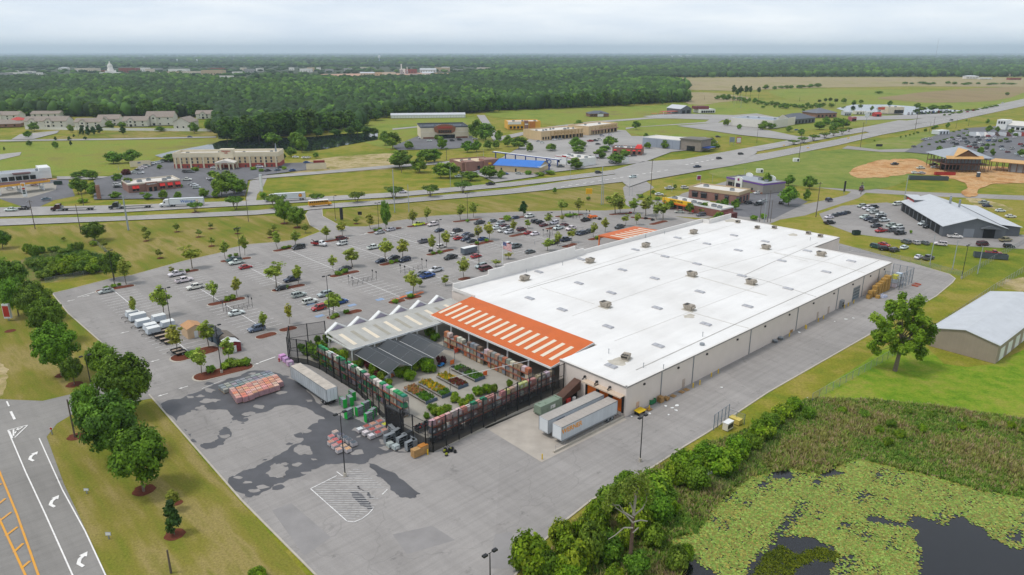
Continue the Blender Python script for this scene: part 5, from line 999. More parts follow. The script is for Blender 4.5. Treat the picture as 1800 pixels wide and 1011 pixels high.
# half dead pine at the pond shrubs
e=EMPTY('pine_tree',G(1106,1010)+Vector((0,0,0)),0); H_=HT(1106,1010,838); PBK=M('pine_bark','5f4c42',.9,.25,3); DEAD=M('dead_wood','98938a',.9,.12,3)
mb=MB(); mb.cyl((0,0,-.5),(.1,0,H_*.62),.34,.24,PBK,9,False); mb.cyl((.1,0,H_*.62),(.25,0,H_*.93),.23,.08,DEAD,8,False); mb.build('trunk',e); mb=MB()
for P in ([(0.1,.55),(-1.0,.62),(-2.4,.68),(-3.2,.76)],[(.1,.60),(-1.3,.645),(-2.0,.71),(-3.9,.72)],[(.1,.62),(1.4,.68),(1.9,.76),(1.7,.85),(1.2,.9)],[(.1,.5),(-1.2,.5),(-2.4,.42),(-3.4,.37)],[(.1,.56),(1.2,.57),(2.2,.55)],[(.2,.68),(.4,.8),(.5,.9)],[(.1,.66),(-.5,.74)],[(.1,.45),(.9,.5)]):
    for i,(p,q) in enumerate(zip(P,P[1:])): mb.cyl((p[0],.25*math.sin(i+p[1]*9),p[1]*H_),(q[0],.25*math.sin(i+1+q[1]*9),q[1]*H_),.13-.028*i,.1-.028*i,DEAD,6,False)
mb.build('bare_branches',e); rs=np.random.default_rng(5); cen=np.array([(-3.2,0,.80),(-2.6,.4,.86),(-1.6,0,.9),(-.5,.3,.96),(.5,0,1.0),(1.3,.2,.97),(1.9,0,.9),(-3.8,0,.72),(.3,-.3,.9),(-1.1,-.4,.8),(1.2,.5,.84),(2.2,-.3,.8),(-.4,.2,.87)])*np.array([1,1,H_]); V,Fq,C=leafcloud(rs,cen,np.full(len(cen),1.0),1500,.2,['5e7336','6f8442','4f652e']); OBJ('crown',numesh('crown',V,Fq,LEAF,C),e); TAG(e,'half-dead pine with bare grey limbs above the pond shrubs','pine tree',full=True)
# shrub belt along the kerb
for i,(x,y,yt,w,k) in enumerate([(930,1005,925,80,'bright_bush'),(985,960,905,64,'bright_bush'),(960,1010,955,70,'dark_bush'),(1005,1000,930,80,'bright_bush'),(1050,930,870,76,'bright_bush'),(1040,990,905,80,'dark_bush'),(1080,890,835,66,'dark_bush'),(1115,940,870,80,'bright_bush'),(1100,860,818,60,'bright_bush'),(1150,880,815,80,'bright_bush'),(1160,920,855,70,'dark_bush'),(1185,850,795,66,'bright_bush'),(1205,830,780,64,'bright_bush'),(1225,860,805,70,'dark_bush'),(1240,805,765,60,'bright_bush'),(1265,830,770,70,'bright_bush'),(1295,805,752,62,'bright_bush'),(1320,790,750,50,'dark_bush'),(1340,770,722,50,'bright_bush'),(1352,752,715,50,'dark_bush'),(1395,720,690,44,'bright_bush'),(1375,735,703,44,'bright_bush'),(1420,735,706,36,'dark_bush'),(1070,985,930,70,'dark_bush'),(1000,1020,975,60,'bright_bush'),(1120,1015,960,70,'dark_bush'),(1080,1030,985,50,'bright_bush'),(1190,1000,955,50,'dark_bush'),(945,985,940,44,'dark_bush'),(1020,950,905,50,'bright_bush'),(1060,905,865,40,'dark_bush'),(1130,915,880,46,'bright_bush'),(1140,905,860,44,'bright_bush'),(1170,885,845,44,'dark_bush'),(1215,845,805,44,'bright_bush'),(1250,820,782,42,'dark_bush'),(1280,815,775,40,'bright_bush'),(1308,795,760,36,'bright_bush'),(1335,775,745,34,'dark_bush'),(1362,745,718,32,'bright_bush'),(1015,1005,960,60,'bright_bush'),(1095,965,920,50,'bright_bush'),(1150,960,915,46,'dark_bush'),(1180,905,870,40,'bright_bush'),(1205,985,950,40,'bright_bush'),(1518,733,716,26,'dark_bush'),(1545,762,742,24,'bright_bush'),(1565,753,730,26,'dark_bush'),(1580,770,748,24,'bright_bush'),(1620,762,738,22,'bright_bush'),(1690,756,738,20,'bright_bush'),(1725,752,734,20,'dark_bush'),(1776,755,734,22,'bright_bush'),(1640,733,718,20,'dark_bush'),(1595,728,713,18,'dark_bush'),(1800,765,740,26,'bright_bush'),(1560,784,762,24,'bright_bush'),(1480,726,712,20,'bright_bush')]):
    TREE(k,x,y,yt+(y-yt)*(.3 if y<900 else .18),w*(.72 if i%3 else .95),'bright green thicket shrub' if k=='bright_bush' else 'darker green thicket shrub','shrubs between the yard and the pond',variant=i,z=0)
# thicket in the left hollow
for i,(x,y,yt,w,k) in enumerate([(60,470,455,30,'dark_bush'),(85,473,450,34,'dark_bush'),(108,468,448,36,'bright_bush'),(130,466,446,34,'bright_bush'),(152,466,448,34,'bright_bush'),(172,476,455,28,'bright_bush'),(95,482,462,36,'dark_bush'),(120,483,458,38,'bright_bush'),(145,480,458,34,'dark_bush'),(165,480,462,30,'bright_bush'),(140,441,425,18,'dark_bush'),(128,440,428,16,'dark_bush'),(50,445,428,18,'bright_bush'),(62,452,430,20,'dark_bush'),(80,490,474,34,'dark_bush'),(165,432,424,14,'bush'),(70,445,433,22,'dark_bush'),(95,442,433,24,'dark_bush'),(115,446,436,24,'dark_bush'),(150,452,440,22,'dark_bush')]):
    TREE(k,x,y,yt,w,'light green thicket shrub' if k=='bright_bush' else 'dark green thicket shrub','shrubs in the fenced hollow',variant=i)
# hedges and little shrubs on islands and by buildings
TL("330 478 473 8;318 479 474 10;415 450 445 12;405 452 447 10;400 529 520 16;410 527 518 12;500 438 433 12;508 436 431 10;503 508 501 12;596 484 476 16;608 480 473 14;687 464 458 12;698 461 456 10;762 448 443 10;773 446 440 12;660 407 402 10;668 405 400 8;592 420 416 8;822 391 386 8;838 430 424 9;854 425 420 10;890 388 379 18;1000 381 376 18;1012 379 375 12;187 508 503 12;200 505 500 12;210 503 498 8;333 628 619 18;341 625 616 16;370 656 643 20;395 648 638 22;410 644 630 30;425 643 632 24;435 642 630 20;592 557 551 14;585 561 555 12;610 551 545 14;696 533 526 14;722 524 517 14;1050 421 415 12;1070 352 345 14;1125 347 341 16;1140 352 345 16;1155 352 346 12;1340 385 376 14;1325 387 379 14;343 302 294 14;445 300 293 14;460 303 296 10;500 299 292 12;380 328 323 10;232 335 327 10;318 331 324 8;250 343 338 12;145 357 349 20;462 347 338 14;598 406 392 12;1034 352 346 8;948 309 302 20;930 308 300 16;966 307 300 20;1600 411 405 6",'bush','small leafy shrub','shrubs on the islands and beds')
TL("1583 243 239 4;1592 241 237 4;1599 239 235 5;1606 237 233 5;1613 235 231 6;1626 232 226 7;1640 228 223 9;1645 226 220 9;1665 226 215 8;1676 233 230 6;1686 231 228 6;1698 229 226 8;1620 260 256 5;1633 256 252 7;1646 252 248 7;1652 250 246 6;1660 247 244 7;1665 246 243 6;1673 244 240 7;1684 240 236 7;1695 236 233 8;1703 234 231 6;1650 268 256 10;1676 266 256 9;1723 271 258 13;1744 275 261 10;1795 276 262 16;1735 259 252 10;1758 251 245 9;1768 247 242 9;1746 257 252 7;1785 240 234 10;1738 233 220 14;1752 233 222 10;1776 236 226 10;1735 218 209 8;1537 249 246 4;1700 240 236 6",'mid','small clipped tree','trees of the supermarket lot')
# pond-side and far meadow trees
TL("1500 186 176 10;1513 183 175 8;1483 182 172 12;1564 187 177 10;1612 191 181 12;1620 196 187 14;1640 195 184 22;1655 194 185 18;1665 193 184 14;1532 195 186 8;1545 196 188 10;1770 168 162 8;1545 165 160 14;1405 180 170 1",'mid','dark green tree','trees by the far pond')
TL("1288 181 148 11;1300 180 150 12;1310 180 149 11;1318 178 150 9;1333 176 152 9;1450 186 172 8;1458 186 171 9;1468 187 173 10;1440 185 175 9;1295 182 155 10;1206 181 158 1",'pine','tall dark pine','pines on the right meadow')
def low_trees(P0,P1,n,kind,hpx,wpx,look,group,jy=1.5):
    for i in range(n):
        t=(i+rv.random()*.8)/n; x=P0[0]+(P1[0]-P0[0])*t; y=P0[1]+(P1[1]-P0[1])*t+rv.uniform(-jy,jy); TREE(kind,x,y,y-hpx*rv.uniform(.7,1.3),wpx*rv.uniform(.7,1.3),look,group)
low_trees((1258,174),(1390,190),18,'mid',8,12,'dark low tree','tree belt across the right meadow',2.5)
low_trees((1390,192),(1470,190),10,'mid',7,11,'dark low tree','tree belt across the right meadow',3)
low_trees((1345,158),(1440,153),9,'mid',7,14,'dark low tree','hedgerow in the tan field',1)
low_trees((1580,149),(1790,149),14,'mid',4.5,14,'dark low tree','hedgerow in the tan field',1)
low_trees((1650,218),(1800,200),1,'bush',3,5,'low shrub','shrubs on the highway verge',1)
low_trees((1655,204),(1755,188),12,'mid',3.5,9,'low roadside tree','trees on the highway verge',1.5)
low_trees((1330,186),(1440,196),14,'mid',5,9,'young plantation tree','plantation behind the shops',4)
# grass of the marsh: one mass nobody could count
def tufts(name,poly,n,hmin,hmax,cols,blades=5,seed=1,avoid=(),w=.05,patch=None):
    rs=np.random.default_rng(seed); PG=[tuple(G(*p)[:2]) for p in poly]; xs=[p[0] for p in PG]; ys=[p[1] for p in PG]
    X=rs.uniform(min(xs),max(xs),n*3); Y=rs.uniform(min(ys),max(ys),n*3); m=inpoly_np(X,Y,PG)
    for a in avoid: m&=~inpoly_np(X,Y,[tuple(G(*p)[:2]) for p in a])
    X,Y=X[m][:n],Y[m][:n]; n=len(X); pn=np.sin(X*.21+np.sin(Y*.17)*2)+np.sin(Y*.26+np.cos(X*.13)*2.3)+.7*np.sin(X*.6+Y*.5); pn=(pn+2.7)/5.4
    h=(hmin+(hmax-hmin)*rs.random(n))*(.6+.8*pn); V=[];C=[]; cc=np.array([rgb(c) for c in cols]); ci=np.clip((pn+rs.normal(size=n)*.3)*len(cc),0,len(cc)-1).astype(int); cb=cc[ci]*(.75+.5*rs.random(n))[:,None]
    for b in range(blades):
        a=rs.random(n)*6.283; ox=rs.normal(size=n)*.18; oy=rs.normal(size=n)*.18; le=.25+.5*rs.random(n)
        bx,by=X+ox,Y+oy; dx,dy=np.cos(a),np.sin(a); ww=w*(1+rs.random(n))*2
        p=np.stack([np.stack([bx-dy*ww,by+dx*ww,np.zeros(n)],1),np.stack([bx+dy*ww,by-dx*ww,np.zeros(n)],1),np.stack([bx+dx*le*h,by+dy*le*h,h*(.7+.3*rs.random(n))],1)],1); V.append(p.reshape(-1,3)); C.append(np.repeat(cb*(.85+.3*rs.random(n))[:,None],3,0))
    V=np.concatenate(V); C=np.concatenate(C); o=OBJ(name,numesh(name,V,np.arange(len(V)).reshape(-1,3),LEAF,C)); o['kind']='stuff'; return o
SHORE=[(1190,1050),(1204,985),(1178,950),(1225,938),(1262,884),(1290,862),(1320,838),(1390,824),(1440,834),(1490,812),(1510,806),(1560,820),(1640,838),(1720,862),(1800,876),(1920,892),(1920,1060)]
MPOLY=[(905,1045),(1000,930),(1100,850),(1215,795),(1320,752),(1420,702),(1520,702),(1640,714),(1800,738),(1930,754),(1930,900),(1920,892)]+SHORE[::-1][1:]
tufts('marsh_grass',MPOLY,26000,.35,1.1,['6c9038','7a9a3c','8aa044','98a452','a49e66','ae9878','92924e'],5,3,w=.06)
tufts('reeds',[(1350,800),(1420,710),(1330,760),(1260,800),(1240,860),(1260,880),(1300,850)],4000,.5,1.3,['5f7f32','708c40','808c50','958868'],5,9,w=.05)
tufts('reeds',[(45,458),(140,440),(180,452),(150,470),(60,478)],2600,.8,1.8,['4f7036','5a7c3c','667e3a','86865a'],5,4,w=.09)
# lily pads
def pads():
    rs=np.random.default_rng(8); PG=[tuple(G(*p)[:2]) for p in SHORE]; n=150000; xs=[p[0] for p in PG]; ys=[p[1] for p in PG]
    X=rs.uniform(min(xs),max(xs),n); Y=rs.uniform(min(ys),max(ys),n); m=inpoly_np(X,Y,PG)
    for a in ([(1510,903),(1530,905),(1570,914),(1588,921),(1600,905),(1620,908),(1655,921),(1672,905),(1690,908),(1720,923),(1745,946),(1785,964),(1800,961),(1850,980),(1850,1060),(1605,1060),(1612,1000),(1616,968),(1598,947),(1615,936),(1590,926),(1555,926),(1530,919)],[(1308,1060),(1316,992),(1345,960),(1380,942),(1430,943),(1450,955),(1475,966),(1478,990),(1462,1010),(1470,1060)],[(1180,1060),(1195,965),(1220,985),(1262,1010),(1290,1060)],[(1345,826),(1372,822),(1400,828),(1390,842),(1360,845)],[(1436,828),(1468,826),(1492,832),(1480,838),(1445,840)]):
        A=np.array([tuple(G(*p)[:2]) for p in a]); jx=rs.normal(size=n)*.35; m&=~inpoly_np(X+jx,Y+jx[::-1],A)
    X,Y=X[m],Y[m]; pn=np.sin(X*.5+np.sin(Y*.4)*2)+np.sin(Y*.55+np.cos(X*.31)*2)+.8*np.sin(X*1.3-Y*1.1); k=rs.random(len(X))<.6+.2*pn+.12*np.sin(X*2.9+np.sin(Y*3.1)*2)*np.sin(Y*2.6+np.cos(X*2.2)*2); X,Y=X[k][:40000],Y[k][:40000]; n=len(X)
    r=.12+.16*rs.random(n)**1.5; th=np.linspace(0,2*np.pi,7)[:-1]; a0=rs.random(n)*6.28; tx=rs.normal(size=n)*.09; ty=rs.normal(size=n)*.09
    V=np.stack([np.stack([X+np.cos(t+a0)*r,Y+np.sin(t+a0)*r,.09+.05*rs.random(n)*0+.001*(np.arange(n)%40)+np.cos(t+a0)*r*tx+np.sin(t+a0)*r*ty],1) for t in th],1).reshape(-1,3)
    cc=np.array([rgb(c) for c in ('88a444','93b04c','7b983a','9db256','6d8c34','a49c48','8a863e')]); C=cc[np.minimum(rs.integers(0,9,n),6)]*(.62+.34*rs.random(n))[:,None]
    o=OBJ('lily_pads',numesh('lily_pads',V,np.arange(6*n).reshape(-1,6),vcol('lily_pad',.45,0,False),np.repeat(C,6,0))); o['kind']='stuff'
pads()
tufts('water_weed',[(1322,1010),(1345,975),(1375,960),(1400,975),(1440,962),(1475,972),(1470,990),(1430,985),(1400,1000),(1380,1030),(1330,1040)],2600,.05,.22,['6c7a1c','808a24','5a6a22'],5,12,w=.08)
# ================================================================ GARDEN CENTRE STOCK AND YARD GOODS
rg=random.Random(21)
def loadmesh(kind):
    m=MB(); 
    for k in (-.5,0,.5): m.box(k-.05,k+.05,-.5,.5,0,.09,WOOD)
    for k in range(6): m.box(-.55,.55,-.5+k*.19,-.5+k*.19+.12,.09,.12,WOOD)
    r=random.Random(kind)
    if kind=='bags':
        for l in range(5):
            for i in range(2):
                for j in range(2):
                    x0,y0=-.54+i*.54,-.5+j*.5; d=r.uniform(-.03,.03); m.box(x0+d,x0+.53+d,y0+d,y0+.49+d,.13+l*.2,.32+l*.2,TINT,(.9,.9))
    elif kind=='cover': m.box(-.6,.6,-.56,.56,.12,1.05,M('wrapped_goods','9a9690',.45,.2,3),(.98,.98)); m.box(-.63,.63,-.59,.59,1.0,1.28,TINT,(.86,.86)); m.box(-.5,.5,-.46,.46,1.28,1.36,TINT,(.7,.7))
    elif kind in('pinkbags','palebags'): m.box(-.6,.6,-.57,.57,.12,1.1,M('mauve_wrap','a8858a',.4,.18,2.5) if kind=='pinkbags' else M('clear_wrap','b9b4b6',.35,.15,3),(.97,.97)); [m.box(-.55+i*.37,-.55+i*.37+.34,-.52+j*.52,-.52+j*.52+.5,1.08,1.2+.05*r.random(),TINT,(.85,.85)) for i in range(3) for j in range(2)]
    elif kind=='blocks':
        for l in range(4):
            for i in range(3): x0=-.55+i*.37; m.box(x0,x0+.35,-.5,.5,.13+l*.22,.34+l*.22,TINT,(.98,.98))
    else: m.box(-.58,.58,-.54,.54,.12,1.12,TINT,(.95,.95)); m.box(-.3,.2,-.56,-.545,.4,.8,WHITE); m.box(-.45,.45,-.4,.4,1.12,1.17,TINT,(.8,.8))
    return m.mesh('pallet_load')
LM={k:loadmesh(k) for k in ('bags','cover','blocks','wrap','pinkbags','palebags')}
def PAL(kind,p,col,look,group,s=1.0,h=1.0,rz=None,px=None):
    o=OBJ('pallet_load',LM[kind],None,p,TH+(rg.uniform(-.05,.05) if rz is None else rz)); o.scale=(s,s,h); o.color=[min(1,c*rg.uniform(.85,1.1)) for c in rgb(col)]+[1]
    TAG(o,look,'pallet load',group,px or PX(p)); return o
# pink bag pallets and grey block pallets in the wet lot
for i in range(9):
    for j in range(5):
        if j==0 and i in (8,): continue
        if j==0 and i<2 and False: continue
        PAL('pinkbags',W(-58.0+i*1.27+j*.18,62.2+j*1.25-(.5 if i in(1,2) else 0),.12),rg.choice(['d99478','dba590','cf9480','dcb4a4']),'pink and orange bagged pallet','pallets of pink bags in the wet lot',1.0,1.15)
for i in range(10):
    for j in range(3): PAL('blocks',W(-58.2+i*1.25,69.0+j*1.22,.12),rg.choice(['8b8f94','969a9e','7d8288']),'grey block pallet','pallets of grey blocks in the wet lot',1.0,.95)
for (x,y),c in zip([(590,765),(599,770),(607,775),(614,779),(622,784),(583,773),(590,779),(598,784),(605,790),(612,795),(582,783),(589,789),(596,796)],['c9a59a','59606a','59606a','59606a','59606a','c77f72','bf6f66','c24a44','cfa892','cfae84','c98f86','cf9b8a','c9a59a']):
    PAL('palebags',G(x,y)+Vector((0,0,.12)),c,'small pallet of mixed bags','pallets of bags by the yard lamp',.95,.7)
k=0
for i in range(5):
    for j in range(3):
        x,y=633+i*11.5+j*10,760-i*4.6+j*5.5; c=['dcdcda','b4564e','c08a80','bb6a60','5c6066'][i] if not(i==3 and j==1) else 'b9bd3a'
        PAL('palebags',G(x,y)+Vector((0,0,.12)),c,'pallet of bags','pallets of bags in front of the gate',1.0,.7)
for x,y in ((686,786),(696,790)): PAL('wrap',G(x,y)+Vector((0,0,.12)),'a9adb4','pale wrapped pallet beside the steel racks','pallets by the steel racks',1.1,.8)
# green shelf trolleys
GRT=M('green_shelf_paint','12a53c',.5,.1)
def shelf_cart(x,y,look,rz,steel=GRT,h=2.1,shelves=5,L_=1.8,name='shelf_cart',cat='shelf cart',group='green shelf carts by the fence',fill=None,ab=None):
    p=W(*ab) if ab else G(x,y); p.z=.12; e=EMPTY(name,p,TH+rz); m=MB()
    for s in (-1,1): m.box(s*L_/2-.05,s*L_/2+.05,-.45,.45,.1,h,steel)
    m.build('end_frames',e); m=MB()
    for q in range(shelves): m.box(-L_/2+.05,L_/2-.05,-.42,.42,.2+q*(h-.3)/(shelves-1),.26+q*(h-.3)/(shelves-1),STEEL)
    m.build('shelves',e); m=MB(); r=random.Random(int(x*7+y))
    for q in range(shelves-1):
        for t in range(3):
            if r.random()<.6: m.box(-L_/2+.1+t*L_/3.3,-L_/2+.1+t*L_/3.3+.4,-.35,.35,.26+q*(h-.3)/(shelves-1),.26+q*(h-.3)/(shelves-1)+.22,fill or STEEL)
    if m.v: m.build('stock',e)
    TAG(e,look,cat,group,(x,y)); return e
for x,y,rz in ((604,716,1.5),(616,712,1.5),(620,703,1.5),(614,735,.2),(633,730,.1),(644,722,.1),(655,735,.3),(649,741,.1)): shelf_cart(x,y,'green ended shelf cart',rz)
for x,y,rz in ((685,778,.0),(697,770,.2),(707,782,.1),(716,775,.1),(722,790,.1),(728,785,1.2),(690,765,1.4)): shelf_cart(x,y,'grey steel rack with dark stock',rz,STEEL,1.9,4,2.2,'steel_rack','steel rack','steel racks outside the garden fence',BLACK)
e=EMPTY('timber_stack',G(738,800)+Vector((0,0,.12)),TH); m=MB()
for l in range(6): m.box(-1.7,1.7,-.6,.6,.1+l*.27,.3+l*.27,WOOD); m.box(-1.6,-1.5,-.6,.6,.3+l*.27,.37+l*.27,WOOD); m.box(1.5,1.6,-.6,.6,.3+l*.27,.37+l*.27,WOOD)
m.build('boards',e); m=MB(); m.box(-.1,1.7,-.6,.6,1.72,1.84,M('orange_timber','b5762e',.8,.15,2)); m.build('top_sheet',e); TAG(e,'stack of timber sheets beside the yellow bollard at the fence corner','timber stack',full=True)
e=EMPTY('mower_heap',G(788,796)+Vector((0,0,.12)),TH)
for k in range(9):
    x,y=rg.uniform(-1.6,1.6),rg.uniform(-1,1); m=MB(); m.cyl((x,y,.05),(x,y,.3),.35,.3,BLACK,8); m.box(x-.25,x+.25,y-.2,y+.2,.3,.55,M('mower_lime','8a8f1c',.5,.2,3) if k%3==0 else BLACK,(.8,.8)); m.cyl((x,y,.3),(x+rg.uniform(-.7,.7),y+.6,1.0),.03,None,BLACK,5); m.build('mower_deck',e)
TAG(e,'heap of black push mowers lying outside the fence','mower heap',full=True)
for x,y,w in ((1245,845,0),): 
    e=EMPTY('scrap_bin',G(1241,838)+Vector((0,0,.3)),.6); m=MB(); m.box(-.9,.9,-.6,.6,0,.9,WHITE,(1.1,1.1)); m.build('tub',e); m=MB(); m.box(-.8,.8,-.5,.5,.9,1.0,GLASS,(.9,.9)); m.build('lid',e); TAG(e,'white plastic tub dumped among the pond reeds','tub',full=True)
# racks with pallets
def rackrun(a0,b0,da,db,n,levels,look,cols,axis,group,plook,top=None,dep=1.3):
    e=EMPTY('storage_rack',W(a0,b0,.1),TH+axis); m=MB(); Lr=n*2.7
    for i in range(n+1):
        for s in (-dep/2,dep/2): m.box(i*2.7-.05,i*2.7+.05,s-.05,s+.05,0,levels[-1]+.9,RACKB)
        for z in (.8,2.2,3.4): 
            if z<levels[-1]+.6: m.box(i*2.7-.03,i*2.7+.03,-dep/2,dep/2,z,z+.05,RACKB)
    m.build('uprights',e); m=MB()
    for z in levels[1:]:
        for s in (-dep/2,dep/2): m.box(0,Lr,s-.04,s+.04,z-.16,z-.03,RACKO)
    m.build('beams',e); m=MB()
    for z in levels[1:]: m.box(.06,Lr-.06,-dep/2+.05,dep/2-.05,z-.03,z,STEEL)
    m.build('decks',e); TAG(e,look,'storage rack',full=True)
    R=Matrix.Rotation(TH+axis,3,'Z')
    for li,z in enumerate(levels):
        for i in range(n):
            for j in (0.7,2.0):
                if rg.random()<.1: continue
                p=W(a0,b0,.1)+R@Vector((i*2.7+j,0,z)); last=li==len(levels)-1
                c=rg.choice(top if (last and top) else cols); kd='cover' if (last and top and c in COVERS) else rg.choice(['wrap','bags','blocks','wrap'])
                PAL(kd,p,c,plook[1] if (last and top) else plook[0],group,1.03,1.05 if not last else 1.1,axis+rg.uniform(-.03,.03))
RACKB=M('rack_blue_grey','3f4854',.5,.1); RACKO=M('rack_orange','a8502a',.5,.1)
COVERS=('1f8a4c','147d55','2b9a5c','1d7a6a')
GC=['b0aba6','8f8b88','a58a7e','6d7278','c2bdb8','7f5f52','9a8f84']
rackrun(-4.4,24.5,0,0,12,[.1,1.6,3.1],'long steel rack of stock under the orange canopy edge',['9c7f68','8b8580','b06a4a','7c7f84','a58d76','c0b5a6','6f5a4c'],math.pi/2,'pallets on the canopy rack',('boxed pallet on the canopy rack','top level pallet on the canopy rack'))
rackrun(-34.3,31.5,0,0,14,[.1,1.9,3.6],'long steel rack inside the fence by the old trailer',GC+['2c8a55','3b8f63','2c8a55','3b8f63','9f97a0'],math.pi/2,'pallets on the side fence rack',('wrapped pallet behind the side fence','covered pallet on top of the side fence rack'),['1f8a4c','147d55','2b9a5c','1d7a6a','1f8a4c','2b9a5c','d9d6d3','cfa9b4','d5c9c0','e0dedd'])
rackrun(-37.0,19.4,0,0,11,[.1,1.9,3.6],'long steel rack inside the front fence facing the yard',GC+['c08d86','b98f8a','8d8f94'],.02,'pallets on the front fence rack',('wrapped pallet behind the front fence','covered pallet on top of the front fence rack'),['1f8a4c','147d55','d8b4ae','c99088','d9d6d3','cf8f86','c6bdb5','d5d890','cfa49c'])
rackrun(-6.5,20.6,0,0,2,[.1,1.7,3.3],'short rack of stacked boxes at the canopy corner',['b9a38c','c4b5a2','9a8f86','d4d0cc'],0,'pallets at the canopy corner',('boxed pallet at the canopy corner','top box pallet at the canopy corner'))
PAL('wrap',G(497,632)+Vector((0,0,.1)),'c79fc4','lilac wrapped pallet outside the fence corner','lilac pallets at the fence corner',1.3,1.1); PAL('wrap',G(504,637)+Vector((0,0,.1)),'c79fc4','lilac wrapped pallet outside the fence corner','lilac pallets at the fence corner',1.3,1.1); PAL('wrap',G(510,643)+Vector((0,0,.1)),'c79fc4','lilac wrapped pallet outside the fence corner','lilac pallets at the fence corner',1.3,1.1)
def hydrant(x,y):
    e=EMPTY('fire_hydrant',G(x,y)+Vector((0,0,.1))); m=MB(); m.lathe([(.22,0),(.22,.08),(.15,.1),(.15,.7),(.2,.72),(.17,.85),(.05,.95)],RED,10); m.cyl((-.28,0,.5),(.28,0,.5),.08,None,RED,8); m.build('barrel',e); TAG(e,'red fire hydrant at the garden fence corner','fire hydrant',full=True)
hydrant(491,636)
# tables of flowers
def flowerbed(a,b,L_,Wd,rz,cols,look,dens=900,h=.65,endcol='4d5f74',zt=.55):
    e=EMPTY('plant_table',W(a,b,.1),TH+rz); m=MB(); m.box(-L_/2,L_/2,-Wd/2,Wd/2,zt-.12,zt,STEEL)
    for x in (-L_/2+.2,0,L_/2-.2):
        for y in (-Wd/2+.15,Wd/2-.15): m.box(x-.05,x+.05,y-.05,y+.05,0,zt-.12,STEEL)
    m.build('bench',e); m=MB(); ec=M('panel_'+endcol,endcol,.5,.1); m.box(-L_/2-.06,-L_/2,-Wd/2,Wd/2,0,zt+.2,ec); m.build('end_panel',e); m=MB()
    for s in (-1,1): m.box(-L_/2,L_/2,s*Wd/2-.03,s*Wd/2+.03,zt-.1,zt+.12,M('pale_tray_edge','a8a29a',.6,.1))
    m.build('tray_edge',e)
    rs=np.random.default_rng(int(abs(a*31+b*7))); n=len(cols)
    for q,cc in enumerate(cols):
        x0=-L_/2+.1+q*(L_-.2)/n; x1=x0+(L_-.2)/n-.05; k=max(14,int((x1-x0)*Wd*9)); cen=np.stack([rs.uniform(x0,x1,k),rs.uniform(-Wd/2+.15,Wd/2-.15,k),zt+h*.35+rs.random(k)*h*.4],1); V,Fq,C=leafcloud(rs,cen,np.full(k,.28),int(dens*(x1-x0)*Wd/5)+120,.11,cc); OBJ('flowers',numesh('flowers',V,Fq,LEAF,C),e)
    TAG(e,look,'plant table',full=True); return e
YF=['c9a513','8a8a1c','6a8a22','d0b02a','5a7a1c']; RF=['641c2a','4a1a22','74283a','4a5a22']; GF=['3f6a1c','52802a','345a18']; OF=['b8841c','a9902a','7a8a2a','5c7a22']; PF=['8f6a55','6f7a3a','a5705f']
flowerbed(-26.4,37.8,9.0,3.2,math.pi/2,[GF,GF,PF,PF],'long bench of green and rusty plants nearest the fence corner')
flowerbed(-22.0,38.0,9.6,3.2,math.pi/2,[GF,OF,YF,OF],'long bench of yellow flowers beside the black lamp post')
flowerbed(-16.6,38.6,8.6,3.0,math.pi/2,[RF,RF,YF,OF],'bench with yellow flowers at one end and dark red at the other')
flowerbed(-11.2,39.4,9.4,3.2,math.pi/2,[GF,GF,['3c3a4a','55506a','4a6a2c'],GF],'bench of dark green plants with an orange end sign','1' and 900)
flowerbed(-30.2,55,13,1.6,math.pi/2,[GF,GF,['4f7a22','6a8f2a'],GF],'long low bench of green plants under the first shade cloth')
flowerbed(-31.5,43.5,3.2,2.0,.1,[RF,['4a2a1c','5a6a2a']],'small bench of dark red shrubs by the side rack')
for x,y,yt,w,k in ((560,632,608,34,'bright_bush'),(575,640,614,36,'bright_bush'),(590,650,626,34,'bright_bush'),(600,640,615,30,'bright_bush'),(552,622,604,24,'dark_bush'),(558,604,590,14,'dark_bush'),(576,602,588,18,'dark_bush'),(545,612,600,12,'dark_bush'),(656,660,640,18,'bright_bush'),(648,648,632,18,'purple_bush'),(664,668,652,18,'purple_bush'),(670,672,654,18,'bright_bush'),(704,662,645,26,'bright_bush'),(720,668,650,24,'bright_bush'),(690,655,642,22,'dark_bush'),(750,653,628,30,'bright_bush'),(738,645,630,22,'dark_bush'),(776,640,626,20,'purple_bush'),(768,732,716,24,'bright_bush'),(785,725,712,22,'bright_bush'),(760,722,710,20,'dark_bush'),(800,706,697,20,'bright_bush'),(815,712,702,22,'bright_bush'),(840,695,680,22,'bright_bush'),(855,692,676,20,'bright_bush'),(868,690,675,16,'dark_bush'),(756,590,577,20,'bright_bush'),(765,600,586,18,'dark_bush'),(896,680,668,12,'dark_bush'),(620,660,648,20,'bright_bush'),(634,668,657,16,'bush'),(640,640,626,22,'bright_bush'),(628,646,634,20,'dark_bush'),(662,652,640,16,'dark_bush'),(676,662,648,18,'dark_bush'),(652,672,660,16,'bright_bush'),(683,678,666,16,'bright_bush'),(730,652,638,18,'bright_bush'),(718,655,642,18,'dark_bush'),(762,655,642,14,'bright_bush'),(800,700,690,16,'bright_bush'),(826,704,694,18,'bright_bush'),(775,734,722,18,'bright_bush'),(750,736,726,14,'dark_bush'),(540,624,610,20,'bright_bush'),(530,616,604,14,'dark_bush'),(566,618,600,24,'bright_bush'),(584,628,612,24,'dark_bush')):
    TREE(k,x,y,yt,w,'potted green shrub' if k!='purple_bush' else 'potted dark red shrub','potted shrubs inside the garden centre')
small_machine('garden_cart',775,645,'blue garden cart beside an orange sign','garden cart',M('bright_blue','2a7fc4',.5,.1)); 
